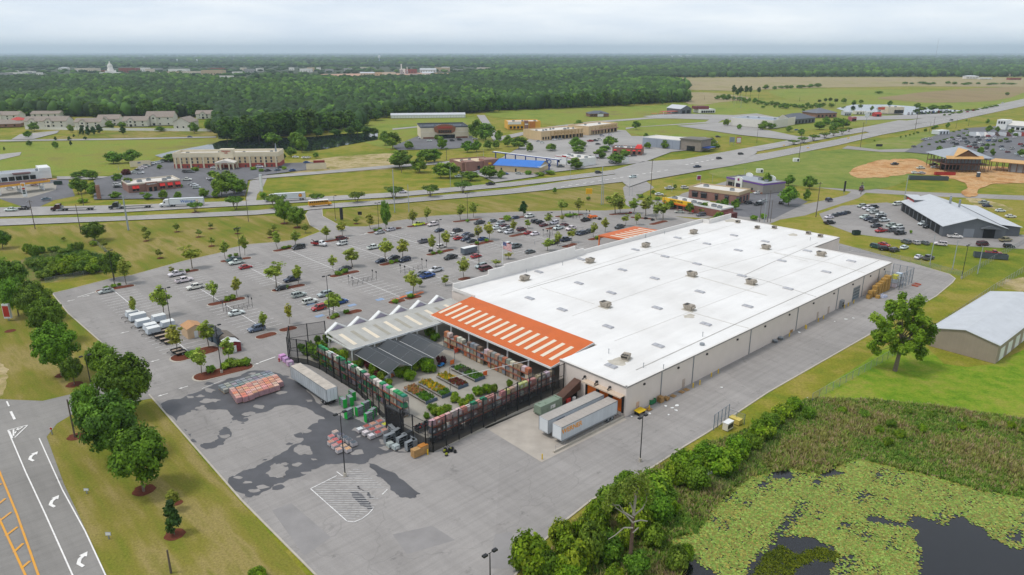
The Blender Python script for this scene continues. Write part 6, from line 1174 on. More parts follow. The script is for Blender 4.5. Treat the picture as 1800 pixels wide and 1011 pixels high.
for x,y,c,l in ((795,642,'d9702a','orange display board by the blue carts'),(802,622,'c94a2a','red orange ramp on the garden floor'),(853,662,'d9641f','orange round sign at the end of the dark green bench')):
    e=EMPTY('display_board',G(x,y)+Vector((0,0,.1)),TH); m=MB(); m.box(-.6,.6,-.05,.05,.2,1.3,M('board_'+c,c,.6,.1)); m.build('panel',e); m=MB(); m.box(-.5,-.42,-.04,.3,0,.9,STEEL); m.box(.42,.5,-.04,.3,0,.9,STEEL); m.build('legs',e); TAG(e,l,'display board',full=True)
e=EMPTY('cable',W(-2,27,.1),0); m=MB(); p,q=Vector((0,0,5.0)),W(-20.3,34.4,3.6)-W(-2,27,0); m.cyl(p,q,.05,None,WHITE,6); o=m.build('cable_run',e); TAG(e,'white cable stretched from the orange canopy to the thin lamp','cable',full=True)
shelf_cart(680,672,'grey trolley of garden ornaments by the first shade',.3,STEEL,1.4,3,1.6,'display_shelf','shelf','ornament shelves',WHITE); shelf_cart(688,664,'pale trolley of ornaments by the first shade',.3,WHITE,1.3,3,1.4,'display_shelf','shelf','ornament shelves',ORANGE)
e=EMPTY('display_table',W(-36.5,24.8,.1),TH); m=MB(); m.box(-.2,3.6,-.9,.9,.9,1.0,BLACK); m.box(0,.1,-.8,.8,0,.9,BLACK); m.box(3.4,3.5,-.8,.8,0,.9,BLACK); m.build('table',e); m=MB()
for k in range(26): x,y=rg.uniform(0,3.4),rg.uniform(-.8,.8); m.box(x-.15,x+.15,y-.12,y+.12,1.0,1.25,RED if k%6==0 else BLACK)
m.build('stock',e); TAG(e,'table of small black stock just inside the gate','table',full=True)
# rental trailers and sheds in the lot
SW=M('trailer_enclosed_white','b9c1c9',.45,.08,.5)
def cargo(x,y,L_,H_,look,mat=SW,rz=0,ln=1.15):
    e=EMPTY('cargo_trailer',G(x,y)+Vector((0,0,.1)),TH+rz); m=MB(); v=[(0,-ln,.5),(L_,-ln,.5),(L_,ln,.5),(0,ln,.5),(.35,-ln,H_),(L_,-ln,H_),(L_,ln,H_),(.35,ln,H_)]; m.add(v,[(0,3,2,1),(4,5,6,7),(0,1,5,4),(1,2,6,5),(2,3,7,6),(3,0,4,7)],mat); m.box(-.02,L_+.02,-ln-.02,ln+.02,.42,.5,STEEL); m.build('cargo_box',e); m=MB(); m.box(.3,L_+.02,-ln-.02,ln+.02,H_,H_+.05,WHITE); m.build('roof',e); m=MB(); m.cyl((0,-.8,.5),(-1.3,0,.5),.05,None,BLACK); m.cyl((0,.8,.5),(-1.3,0,.5),.05,None,BLACK); m.cyl((-1.2,0,.5),(-1.2,0,0),.05,None,BLACK); m.build('hitch',e); wheels(e,(L_*.6,),ln+.1,.33,False); TAG(e,look,'trailer','white trailers for hire',full=True)
cargo(222,560,3.2,1.95,'white box trailer at the back left of the hire trailers'); cargo(228,567,4.4,2.05,'large white box trailer behind the brown leafed tree'); cargo(239,577,3.8,2.0,'white box trailer in the middle of the hire row',SW); cargo(253,583,3.4,1.8,'low white box trailer behind the front one'); cargo(258,590,3.5,1.95,'white box trailer at the front of the hire row'); cargo(268,569,3.6,2.1,'white box trailer beside the tan shed'); cargo(283,578,3.6,1.8,'low pale box trailer at the foot of the lamp')
def flattrailer(x,y,L_,look):
    e=EMPTY('utility_trailer',G(x,y)+Vector((0,0,.1)),TH); m=MB(); m.box(0,L_,-.95,.95,.45,.55,M('trailer_deck','a89888',.8,.15,1)); m.build('deck',e); m=MB()
    for s in (-.98,.98): m.box(0,L_,s-.03,s+.03,.4,.85,BLACK)
    for xx in (0,L_): m.box(xx-.03,xx+.03,-.95,.95,.4,.85,BLACK)
    m.cyl((0,-.8,.45),(-1.2,0,.45),.05,None,BLACK); m.cyl((0,.8,.45),(-1.2,0,.45),.05,None,BLACK); m.build('rails',e); wheels(e,(L_*.55,),1.1,.33,False); TAG(e,look,'trailer','open hire trailers',full=True)
flattrailer(267,590,4.2,'open flat trailer nearest the white box trailers'); flattrailer(272,596,4.6,'second open flat trailer from the white box trailers'); flattrailer(281,601,3.8,'third open flat trailer from the white box trailers'); flattrailer(289,606,3.4,'open flat trailer partly under the leafy island tree'); flattrailer(302,622,2.6,'short open trailer beside the mulch island'); flattrailer(309,626,2.6,'small open trailer touching the mulch island')
def shed(a,b,L_,Wd,h,hr,wall,roofm,look,rz=0,gambrel=False,door=None):
    e=EMPTY('garden_shed',W(a,b,.1),TH+rz); m=MB(); prof=[(-Wd/2,0),(Wd/2,0),(Wd/2,h),(0,hr),(-Wd/2,h)] if not gambrel else [(-Wd/2,0),(Wd/2,0),(Wd/2,h),(Wd*.3,h+(hr-h)*.7),(0,hr),(-Wd*.3,h+(hr-h)*.7),(-Wd/2,h)]
    m.ext([(x,z) for x,z in prof],0,L_,wall); m.build('wall',e); m=MB(); R=prof[2:]
    for (x0,z0),(x1,z1) in zip(R,R[1:]): m.add([(x0*1.06,-.15,z0+.03),(x1*1.06,-.15,z1+.05),(x1*1.06,L_+.15,z1+.05),(x0*1.06,L_+.15,z0+.03),(x0*1.06,-.15,z0+.09),(x1*1.06,-.15,z1+.11),(x1*1.06,L_+.15,z1+.11),(x0*1.06,L_+.15,z0+.09)],[(0,3,2,1),(4,5,6,7),(0,1,5,4),(2,3,7,6)],roofm)
    m.build('roof',e); m=MB(); m.box(-.5,.5,-.05,-.003,.05,1.9,door or WHITE); m.build('door',e); TAG(e,look,'shed',full=True)
shed(-50.9,107.6,5.0,4.4,2.7,3.6,M('tan_shed_wall','c9ad8c',.8,.08),M('brown_shingles','b58a62',.85,.15,2),'tan garden shed with a brown roof behind the trailers')
shed(-47.5,101.4,5.4,3.4,1.9,3.1,M('slate_shed','3f4f5e',.7,.1),M('dark_shingles','3c4046',.85,.12,2),'dark slate barn shed in front of the tan shed',0,True); shed(-47.2,98.0,5.4,3.2,1.9,3.0,MATS['slate_shed'],MATS['dark_shingles'],'second dark barn shed beside the slate one',0,True)
shed(-46.4,94.4,5.8,3.8,1.8,3.0,M('brown_shed','6a5f56',.8,.12),M('brown_grey_shingles','6c645c',.85,.15,2),'brown roofed barn shed between dark shed and red shed',0,True); shed(-47.3,90.4,4.2,3.4,2.4,3.0,M('red_shed','7a1f22',.7,.1),M('white_shingles','c9ccce',.7,.1,2),'red garden shed with a pale roof beside the island trees')
# cart corrals
def corral(x0,y0,x1,y1,look):
    p,q=G(x0,y0),G(x1,y1); p.z=.1; L_=(q-p).length; d=(q-p); e=EMPTY('cart_corral',p,math.atan2(d.y,d.x)); m=MB()
    n=5
    for s in (0,2.4):
        for i in range(n+1): m.cyl((L_*i/n,s,0),(L_*i/n,s,1.0),.05,None,BLACK,6)
        for z in (.5,1.0): m.cyl((0,s,z),(L_,s,z),.035,None,BLACK,5)
    m.build('rails',e); m=MB()
    for xx in (0,L_):
        for s in (0,2.4): m.cyl((xx,s,0),(xx,s,2.8),.05,None,BLACK,6)
    m.build('posts',e)
    for xx in (0,L_):
        for s in (0,2.4): m=MB(); m.cyl((xx-.04,s,2.9),(xx+.04,s,2.9),.38,None,BLACK,12); m.build('round_sign',e)
    TAG(e,look,'cart corral','cart corrals in the store lot',full=True); return e
corral(620,503,662,493,'cart corral with black posts below the dark pickup island'); corral(712,483,750,472,'cart corral with red carts behind the white pickup'); corral(399,552,444,541,'cart corral beside the lone white sedan'); corral(1007,386,1036,382,'cart corral next to the orange rental truck'); corral(962,418,978,414,'small cart corral by the lot lamp near the flag')
for x,y in ((688,531),(703,526),(720,523),(733,519)):
    e=EMPTY('flat_cart_row',G(x,y)+Vector((0,0,.2)),TH); m=MB()
    for k in range(4): m.box(k*.55,k*.55+.9,-.4,.4,.2+k*.04,.28+k*.04,ORANGE)
    m.build('decks',e); m=MB()
    for k in range(4): m.cyl((k*.55+.05,-.35,.25),(k*.55+.05,-.35,1.0),.025,None,ORANGE,5); m.cyl((k*.55+.05,.35,.25),(k*.55+.05,.35,1.0),.025,None,ORANGE,5)
    m.build('handles',e); TAG(e,'row of orange flat carts on the entrance island','cart row','orange carts by the entrance',(x,y))
# behind the store: stacks, fenced units
def pallets(x,y,n,look,b=None,g='wooden pallets behind the store',flat_=False):
    e=EMPTY('pallet_stack',G(x,y)+Vector((0,0,.1)),TH+rg.uniform(-.15,.15)); m=MB()
    for k in range(n):
        for s in (-.5,0,.5): m.box(-.6,.6,s-.05,s+.05,k*.15,k*.15+.09,WOOD)
        for j in range(6): m.box(-.6+j*.22,-.6+j*.22+.12,-.55,.55,k*.15+.09,k*.15+.12,WOOD)
    o=m.build('pallet_boards',e); TAG(e,look,'pallet stack',g,full=True)
pallets(1161,707,9,'tall stack of wooden pallets by the rear wall'); pallets(1171,703,4,'lower stack of wooden pallets beside the tall one'); pallets(1183,697,1,'single wooden pallet lying beside the pallet stacks'); pallets(1198,690,1,'wooden pallet lying flat nearest the first bollard'); pallets(1206,686,1,'wooden pallet lying flat next to the bollard row'); pallets(1140,721,2,'dark wooden pallet by the green bin'); pallets(1388,584,5,'small pallet stack by yellow cart behind the store')
skip(1141,712,1.6,1.2,1.2,M('bin_green','2a7a4c',.6,.1),'small green bin with wood on top by the rear wall',TH,'waste_bin',WOOD)
e=EMPTY('loading_ramp',G(1124,728)+Vector((0,0,.1)),TH); m=MB(); m.add([(-1.2,-.9,.9),(1.2,-.9,.9),(1.2,.7,1.0),(-1.2,.7,1.0),(-1.2,-.9,.8),(1.2,-.9,.8),(1.2,.7,.9),(-1.2,.7,.9)],[(0,1,2,3),(7,6,5,4),(0,4,5,1),(1,5,6,2),(2,6,7,3),(3,7,4,0)],YELLOW); m.build('platform',e); m=MB(); m.box(-1,-.9,-.7,.6,0,.85,BLACK); m.box(.9,1,-.7,.6,0,.85,BLACK); m.build('legs',e); TAG(e,'yellow steel platform at the rear corner door','platform',full=True)
CARD=M('cardboard','b08a45',.85,.2,1.5)
for i,(a,b,s,h) in enumerate([(119.5,-2.2,1.4,2.2),(121.4,-2.4,1.6,2.0),(123.4,-2.0,1.6,3.0),(125.3,-2.2,1.7,3.4),(127.2,-2.3,1.7,3.8),(129.2,-2.4,1.9,4.4),(131.4,-2.4,2,4.8),(117.9,-2.4,1.2,1.4),(120.4,-4.2,1.3,1.0)]):
    e=EMPTY('cardboard_bale',W(a,b,.1),TH+rg.uniform(-.08,.08)); m=MB(); z=0
    while z<h-.1: hh=min(1.3,h-z); m.box(-s/2,s/2,-s*.45,s*.45,z,z+hh-.05,CARD,(.97,.97)); z+=hh
    m.build('bale',e); m=MB()
    for k in (-.3,.3): m.box(s*k-.02,s*k+.02,-s*.46,s*.46,0,h-.02,BLACK)
    m.build('strapping',e); TAG(e,'baled cardboard stack','cardboard bale','cardboard bales behind the store',PX(W(a,b,1)))
e=EMPTY('bag_pile',W(122.5,-5.2,.1),TH); m=MB()
for k in range(10): x,y=rg.uniform(-1.2,1.2),rg.uniform(-.8,.8); m.box(x-.5,x+.5,y-.4,y+.4,0,.4+rg.random()*.5,M('pale_plastic_bag','aab0c4',.4,.25,2),(.6,.6))
m.build('bags',e); TAG(e,'pile of pale plastic bags in front of the cardboard bales','bag pile',full=True)
GAL=M('galvanised_fence','9aa1a8',.5,.1)
polyfence('fence',[(134,-.5),(134,-5.5),(145,-5.5),(145,1)],5.4,2.6,(CHAIN,CHAIN),'tall galvanised cage fence at the far corner of the store',.08,(.5,1.0),postmat=M('blue_steel','5c7080',.5,.1))
for i,(a,b,z,c) in enumerate([(136,-3,0,'c9ccd0'),(138.5,-3,0,'c9ccd0'),(141,-3,0,'d4d6d8'),(136,-3,1.4,'c2c6ca'),(138.5,-3,1.4,'d9dadb'),(141,-3,1.4,'c9ccd0'),(136.3,-3,2.8,'d5cf2a'),(139.5,-3,2.8,'c9ccd0')]): PAL('wrap',W(a,b,.1+z),c,'wrapped pallet inside the corner cage','pallets in the corner cage',1.6,1.2)
e=EMPTY('orange_rack',W(143.5,-7.6,.1),TH); m=MB()
for k in range(6): m.box(-1.6,1.6,-.9+k*.36,-.8+k*.36,.1+.05*k,.2+.05*k,M('red_orange_steel','b5502e',.6,.1))
m.box(-1.6,-1.5,-.9,1,0,.35,MATS['red_orange_steel']); m.box(1.5,1.6,-.9,1,0,.35,MATS['red_orange_steel']); m.build('bars',e); TAG(e,'red orange steel rack lying by the corner cage','steel rack',full=True)
polyfence('fence',[(1254,757),(1280,738)],3.6,1.6,(CHAIN,CHAIN),'tall galvanised fence panel beside the utility units',.07,(.5,1.0),world=True,postmat=MATS['blue_steel']); polyfence('fence',[(1280,738),(1308,747)],2.4,1.6,(CHAIN,CHAIN),'lower galvanised fence behind the yellow crates',.06,(.5,1.0),world=True,postmat=MATS['blue_steel'])
e=EMPTY('generator',G(1279,755)+Vector((0,0,.1)),TH); m=MB(); m.box(-1.1,1.1,-.6,.6,.1,1.7,CREAM); m.build('housing',e); m=MB(); m.box(-.95,.95,-.62,-.6,.5,1.4,UNITD); m.build('grille',e); m=MB(); m.box(-1.15,1.15,-.65,.65,1.7,1.8,WHITE); m.build('lid',e); TAG(e,'cream generator cabinet with a white top by the rear kerb','generator',full=True)
for x,y,l in ((1288,742,'larger yellow crate by the fence panel'),(1297,746,'smaller yellow crate beside the larger one')):
    e=EMPTY('crate',G(x,y)+Vector((0,0,.1)),TH); m=MB(); m.box(-.7,.7,-.6,.6,.1,1.1,M('pale_yellow_crate','c9b55c',.7,.12,2)); m.build('box',e); m=MB(); m.box(-.74,.74,-.64,.64,1.1,1.2,MATS['pale_yellow_crate']); m.build('lid',e); TAG(e,l,'crate',full=True)
for x,y,l in ((1362,602,'grey wire bundle lying at the rear wall'),(1372,597,'grey wire roll beside the wire bundle')):
    e=EMPTY('wire_bundle',G(x,y)+Vector((0,0,.1)),TH); m=MB()
    for k in range(5): m.lathe([(.7,.1+k*.12),(.75,.16+k*.12),(.6,.2+k*.12)],STEEL,12)
    m.build('coils',e); m=MB(); m.box(-.7,.7,-.05,.05,0,.1,WOOD); m.build('base',e); TAG(e,l,'wire bundle',full=True)
e=EMPTY('air_unit',G(1477,541)+Vector((0,0,.1)),TH); m=MB(); m.box(-.8,.8,-.7,.7,.1,2.4,STEEL); m.build('housing',e); m=MB()
for z in (.7,1.5): m.box(-.6,.6,-.72,-.7,z-.3,z+.35,UNITD)
m.build('grilles',e); TAG(e,'grey vertical air unit against the rear wall','air unit',full=True)
rl=random.Random(9)
for i in range(14): 
    x,y=[(1170,715),(1182,718),(1188,722),(1190,714),(1268,682),(1175,730),(1142,728),(1110,733),(1467,566),(1487,562),(1500,560),(1405,585),(1420,700),(1600,530)][i]
    m=MB(); s=rl.uniform(.2,.5); m.add([(s*math.cos(k*.9)*(.7+rl.random()*.6),s*math.sin(k*.9)*(.7+rl.random()*.6),.01+.12*rl.random()) for k in range(7)],[tuple(range(7))],WHITE); o=m.build('plastic_sheet',None,G(x,y)+Vector((0,0,.1)),rl.random()*3); TAG(o,'crumpled white plastic sheet on the rear drive','litter','litter on the rear drive',(x,y))
# ================================================================ OTHER BUILDINGS
def brick(name,c,c2): return stripes(name,c,c2,2,.3,.25,.85,.1,.2)
BRK=brick('red_brick','8c4036','95766a'); BRKT=brick('tan_brick','9a7464','8a6454'); BEIGE=M('beige_stucco','cdb892',.85,.08,.3); CREAMW=M('cream_stucco','d6cbb2',.85,.08,.3); GREYW=stripes('grey_metal_wall','70757b','5f646a',0,.9,.06,.6); GREYW2=stripes('grey_metal_wall_side','6a6f76','5b6067',1,.9,.06,.6); TANW=stripes('tan_metal_wall','a79b8c','998d7f',0,.9,.06,.7); TANW2=stripes('tan_metal_wall_side','a79b8c','998d7f',1,.9,.06,.7)
WMET=stripes('white_metal_roof','cfd2d6','bfc3c8',0,1.0,.04,.5); WMETY=stripes('white_metal_roof_b','cfd2d6','bfc3c8',1,1.0,.04,.5); FLATR=M('pale_flat_roof','cfcac2',.8,.1,.2); GREYR=M('grey_flat_roof','9aa0a8',.8,.1,.2); SHING=M('grey_brown_shingles','8c8178',.9,.12,.6); DSHING=M('dark_grey_shingles','5a5f68',.9,.12,.6); OPEN=M('dark_opening','16181c',.9,.2,.5)
class House:
    def __init__(s,name,look,p0,p1,depth,h,cat='building',group=None,z=.3,full=True,yaw=None):
        a,b=G(*p0),G(*p1); s.w=(b-a).length; d=(b-a)/s.w; s.d=depth; s.h=h; a.z=z
        s.e=EMPTY(name,a,math.atan2(d.y,d.x)); s.look=look; TAG(s.e,look,cat,group,((p0[0]+p1[0])/2,p0[1]),full=full)
    def wall(s,front,side=None,h=None,x0=0,x1=None,y0=0,y1=None,z0=0):
        h=h or s.h; x1=s.w if x1 is None else x1; y1=s.d if y1 is None else y1; side=side or front; m=MB()
        m.quad((x0,y0,z0),(x1,y0,z0),(x1,y0,h),(x0,y0,h),front); m.quad((x1,y1,z0),(x0,y1,z0),(x0,y1,h),(x1,y1,h),front); m.quad((x1,y0,z0),(x1,y1,z0),(x1,y1,h),(x1,y0,h),side); m.quad((x0,y1,z0),(x0,y0,z0),(x0,y0,h),(x0,y1,h),side); return m.build('wall',s.e)
    def flat(s,mat,par=.6,pm=None,x0=0,x1=None,y0=0,y1=None,h=None,units=0):
        h=h or s.h; x1=s.w if x1 is None else x1; y1=s.d if y1 is None else y1; pm=pm or mat; m=MB(); m.quad((x0,y0,h-.02),(x1,y0,h-.02),(x1,y1,h-.02),(x0,y1,h-.02),mat); t=.3
        m.box(x0-.05,x1+.05,y0-.05,y0+t,h-.015,h+par,pm); m.box(x0-.05,x1+.05,y1-t,y1+.05,h-.015,h+par,pm); m.box(x0-.05,x0+t,y0+t,y1-t,h-.015,h+par,pm); m.box(x1-t,x1+.05,y0+t,y1-t,h-.015,h+par,pm); r=m.build('roof',s.e)
        rr=random.Random(int(s.w*10)+units)
        for k in range(units):
            u=MB(); x=x0+(x1-x0)*(k+.5+rr.uniform(-.2,.2))/units; y=y0+(y1-y0)*rr.uniform(.3,.7); q=rr.uniform(.7,1.3); u.box(x-q,x+q,y-q*.7,y+q*.7,h,h+1.2,STEEL); u.box(x-q*.7,x+q*.7,y-q*.5,y+q*.5,h+1.2,h+1.3,UNITD); u.build('roof_unit',r)
        return r
    def gable(s,mat,hr,axis='x',ov=.5,x0=0,x1=None,y0=0,y1=None,h=None,wallm=None,th=.14):
        h=h or s.h; x1=s.w if x1 is None else x1; y1=s.d if y1 is None else y1; m=MB()
        if axis=='x':
            c=(y0+y1)/2; L_=[((x0-ov,y0-ov,h-ov*.3),(x1+ov,y0-ov,h-ov*.3),(x1+ov,c,hr),(x0-ov,c,hr)),((x1+ov,y1+ov,h-ov*.3),(x0-ov,y1+ov,h-ov*.3),(x0-ov,c,hr),(x1+ov,c,hr))]; G_=[[(x0,y0,h),(x0,y1,h),(x0,c,hr-.05)],[(x1,y0,h),(x1,y1,h),(x1,c,hr-.05)]]
        else:
            c=(x0+x1)/2; L_=[((x0-ov,y1+ov,h-ov*.3),(x0-ov,y0-ov,h-ov*.3),(c,y0-ov,hr),(c,y1+ov,hr)),((x1+ov,y0-ov,h-ov*.3),(x1+ov,y1+ov,h-ov*.3),(c,y1+ov,hr),(c,y0-ov,hr))]; G_=[[(x0,y0,h),(x1,y0,h),(c,y0,hr-.05)],[(x0,y1,h),(x1,y1,h),(c,y1,hr-.05)]]
        for q in L_:
            lo=[(x,y,z-th) for x,y,z in q]; m.add(list(q)+lo,[(0,1,2,3),(7,6,5,4),(0,4,5,1),(1,5,6,2),(3,2,6,7),(0,3,7,4)],mat)
        r=m.build('roof',s.e)
        if wallm:
            [MB().add(g_,[(0,1,2)],wallm).build('gable_wall',s.e) for g_ in G_]
        return r
    def hip(s,mat,hr,ov=.6,x0=0,x1=None,y0=0,y1=None,h=None):
        h=h or s.h; x1=s.w if x1 is None else x1; y1=s.d if y1 is None else y1; k=min(x1-x0,y1-y0)/2; m=MB()
        if x1-x0>=y1-y0: r=[(x0+k,(y0+y1)/2,hr),(x1-k,(y0+y1)/2,hr)]
        else: r=[((x0+x1)/2,y0+k,hr),((x0+x1)/2,y1-k,hr)]
        B=[(x0-ov,y0-ov,h),(x1+ov,y0-ov,h),(x1+ov,y1+ov,h),(x0-ov,y1+ov,h)]
        f=[(0,1,5,4),(1,2,5),(2,3,4,5),(3,0,4)] if x1-x0>=y1-y0 else [(0,1,4),(1,2,5,4),(2,3,5),(3,0,4,5)]
        m.add(B+r,f+[(3,2,1,0)],mat); return m.build('roof',s.e)
    def win(s,x0,x1,z0,z1,mat=None,face='f',name='window',proud=.04,frame=None,parent=None):
        m=MB(); y=-proud
        def bx(a,b,c,d,p,mt):
            if face=='f': m.box(a,b,-p,-.003,c,d,mt)
            elif face=='r': m.box(s.w+.003,s.w+p,a,b,c,d,mt)
            else: m.box(-p,-.003,a,b,c,d,mt)
        if frame: bx(x0-.12,x1+.12,z0-.12,z1+.12,proud*.6,frame)
        bx(x0,x1,z0,z1,proud,mat or GLASS); return m.build(name,parent or s.e)
    def row(s,n,x0,x1,w,z0,z1,mat=None,face='f',name='window',frame=None,proud=.06):
        for k in range(n): c=x0+(x1-x0)*(k+.5)/n; s.win(c-w/2,c+w/2,z0,z1,mat,face,name,proud,frame)
    def band(s,x0,x1,z0,z1,mat,proud=.1,name='band',face='f'): return s.win(x0,x1,z0,z1,mat,face,name,proud)
    def text(s,t,size,mat,x,z,y=-.2,bold=.03): return TEXT(t,s.e,size,mat,(x,y,z),(math.pi/2,0,0),'sign_lettering',bold,.02)
    def box(s,x0,x1,y0,y1,z0,z1,mat,name,top=None): m=MB(); m.box(x0,x1,y0,y1,z0,z1,mat,top); return m.build(name,s.e)
    def post(s,x,y,h,mat,r=.15): m=MB(); m.box(x-r,x+r,y-r,y+r,0,h,mat); return m.build('column',s.e)
# hotel
H=House('hotel','three storey cream hotel with red brick base and porch','' or (307,297.5),(492,294.5),17,8.9,'hotel'); H.wall(BEIGE); H.flat(FLATR,1.5,CREAMW,units=4)
HRB=M('hotel_red_brick','9c463c',.85,.12,.8); H.band(0,H.w,0,3.0,HRB,.1,'brick_base'); H.band(0,17,0,3.0,HRB,.1,'brick_base','r'); H.band(-.1,H.w+.1,7.4,9.8,CREAMW,.25,'cornice'); H.band(0,17,7.4,9.8,CREAMW,.25,'cornice','r')
nw=20; CUR=M('hotel_window','4a4a4c',.25,.2,2)
for fl in range(3):
    for k in range(nw):
        c=H.w*(k+.5)/nw
        if fl==0 and 8<=k<=12: continue
        H.win(c-.55,c+.55,[.5,3.3,5.4][fl],[1.9,4.9,7.0][fl],CUR,proud=.12,frame=CREAMW)
for k in (0.02,.065*1,.16,.28,.40,.60,.72,.86,.97): H.box(H.w*k-.5,H.w*k+.5,-.35,-.003,0,8.2,CREAMW,'pilaster')
H.box(H.w*.44,H.w*.57,-.6,5,6.5,12.4,CREAMW,'sign_tower'); H.text('Hampton',1.5,RED,H.w*.505,11.2,-.75); H.text('INN',1.1,RED,H.w*.505,9.9,-.75)
H.box(H.w*.42,H.w*.60,-9,-.9,3.6,4.6,CREAMW,'porch_canopy'); m=MB(); x0,x1=H.w*.42,H.w*.60; m.add([(x0-.4,-9.5,4.6),(x1+.4,-9.5,4.6),(x1+.4,-.7,4.6),(x0-.4,-.7,4.6),((x0+x1)/2,-9.5,6.4),((x0+x1)/2,-.7,6.4)],[(0,1,4),(1,2,5,4),(2,3,5),(3,0,4,5)],FLATR); m.build('porch_roof',H.e); TEXT('Hampton',H.e,.9,RED,((x0+x1)/2,-9.1,4.1),(math.pi/2,0,0),'sign_lettering',.02,.02)
for k in (.43,.47,.55,.59): H.post(H.w*k,-8.6,3.6,CREAMW,.4); H.post(H.w*k,-1.4,3.6,CREAMW,.3)
H.box(H.w*.955,H.w*.975,4,4.6,10,15.5,STEEL,'roof_mast',(.3,.3))
# brick diner with red awnings
H=House('restaurant','dark brick restaurant with red window awnings and pale roof',(257,338),(319,331.5),17,4.4,'restaurant'); H.wall(BRK,h=4.4,x0=-8.5); H.flat(FLATR,.7,M('diner_parapet','c9bfae',.8,.08),x0=-8.5,units=5); RAW=M('red_awning','d21f16',.5,.08)
def awn(H,x0,x1,z1,d=1.1,mat=RAW,h=1.5): m=MB(); m.add([(x0,-.06,z1),(x1,-.06,z1),(x1,-d,z1-h),(x0,-d,z1-h),(x0,-.06,z1-h),(x1,-.06,z1-h)],[(0,3,2,1),(0,4,3),(1,2,5),(4,5,2,3)],mat); m.build('awning',H.e)
for x in (-6.6,-4.8): awn(H,x,x+1.6,3.9); H.win(x+.1,x+1.5,.9,2.4)
for x in (H.w*.4,H.w*.47,H.w*.62,H.w*.69,H.w*.84,H.w*.91): awn(H,x,x+1.4,3.9); H.win(x+.1,x+1.3,.9,2.4)
H.box(.3,H.w*.33,-1.6,-.003,0,5.2,BRKT,'entrance_block',(1,1)); H.win(1.4,3.0,.1,2.6,GLASS,proud=1.66,name='door'); H.win(4.0,5.6,.1,2.6,GLASS,proud=1.66,name='door'); TEXT("Applebee's",H.e,1.15,WHITE,(H.w*.16,-1.68,4.4),(math.pi/2,0,0),'sign_lettering',.02,.02)
# petrol station
SHL=M('petrol_yellow','e0a32a',.5,.06); MRN=M('maroon_canopy_top','4c1f22',.7,.1)
e=EMPTY('fuel_canopy',G(-20,348)+Vector((0,0,.4)),math.atan2((G(77,336)-G(-20,348)).y,(G(77,336)-G(-20,348)).x)); Lc=(G(77,336)-G(-20,348)).length; m=MB(); m.box(0,Lc+4,0,9,5.2,5.3,MRN); m.build('canopy_top',e); m=MB(); m.box(-.1,Lc+4.1,-.12,0,4.3,5.35,SHL); m.box(Lc+4,Lc+4.12,0,9,4.3,5.35,SHL); m.box(-.1,Lc+4.1,9,9.12,4.3,5.35,SHL); m.build('yellow_fascia',e); m=MB(); m.box(0,Lc+4,0,9,4.5,4.6,WHITE); m.build('soffit',e)
for k in (6,16,27): 
    for y in (1.2,7.8): m=MB(); m.box(k-.3,k+.3,y-.3,y+.3,0,4.5,WHITE); m.build('column',e)
for k in (6,16,27): m=MB(); m.box(k-.4,k+.4,3.4,5.6,0,1.9,M('fuel_pump_grey','c9ccd0',.4,.1)); m.build('fuel_pump',e)
TAG(e,'petrol station canopy with maroon top and yellow edge','fuel canopy',full=True)
H=House('shop','white petrol station shop with a tall parapet end',(-40,326),(92,314),14,4.4,'shop',z=.4); H.wall(WHITE); H.flat(GREYR,.5,WHITE,units=2); H.box(H.w-6,H.w,-.3,14,4.4,6.6,WHITE,'parapet_wing',(1,1)); H.row(8,1,H.w-8,3,.4,2.8); H.box(18,27,-6,-.01,4.6,5.0,MRN,'link_canopy')
e=EMPTY('price_sign',G(45,347)+Vector((0,0,.4)),.1); m=MB(); m.box(-1,1,-.3,.3,0,7.4,WHITE); m.build('panel',e); m=MB(); m.cyl((0,-.31,6.4),(0,-.36,6.4),.85,None,SHL,16); m.cyl((0,-.36,6.4),(0,-.39,6.4),.62,None,RED,16); m.cyl((0,-.39,6.4),(0,-.42,6.4),.5,None,SHL,16); m.build('emblem_disc',e); m=MB()
for k,c in enumerate((RED,GLASS,MATS['dark_green_steel'])): m.box(-.7,.7,-.36,-.3,3.9-k*1.2,4.8-k*1.2,c)
m.build('price_panels',e); TAG(e,'white petrol price sign with a round yellow emblem','sign',full=True)
# long white storage units
H=House('storage_units','long low white storage row at the forest edge',(687,209),(818,207.5),14,3.6,'storage units',z=.5); H.wall(M('storage_white','c9cbcd',.7,.06)); H.gable(WMETY,5.4,'x',.3); H.row(26,1,H.w-1,2.6,.1,2.6,WHITE,name='roller_door')
# arched beige store
H=House('store','beige shop with a brown arched entrance gable',(740,245.5),(824,243.5),36,9.5,'store',z=.6); H.wall(CREAMW); H.flat(M('dark_roof_membrane','4a5058',.8,.15,.3),1.2,M('dark_parapet','565c64',.8,.1),units=5); ARC=M('brown_arch','8a5a3c',.7,.08); m=MB(); c=H.w/2
pts=[(c-9,6)]+[(c+12*math.sin(t)*.92,7.5+5.0*math.cos(t)) for t in np.linspace(-1.1,1.1,11)]+[(c+9,6),(c+6,4.6),(c-6,4.6)]; m.ext([(x,z) for x,z in pts],-1.2,-.05,ARC); m.build('arched_gable',H.e); H.row(7,c-6,c+6,1.4,5.0,7.4,GLASS,proud=1.25); H.band(c-9,c+9,.1,3.4,GLASS,.2,'shopfront'); H.band(2,c-10,.1,1.4,M('brown_base','7a4a38',.8,.1),.1,'brick_base'); H.band(c+10,H.w-1,.1,1.4,MATS['brown_base'],.1,'brick_base'); H.band(0,H.w,5.6,6.0,M('cream_line','e0d8c8',.8,.05),.12); m=MB(); m.box(c-6.5,c+6.5,-1.5,-1.22,8.9,10.6,M('sign_red_brown','a8412f',.6,.08)); m.build('sign_panel',H.e)
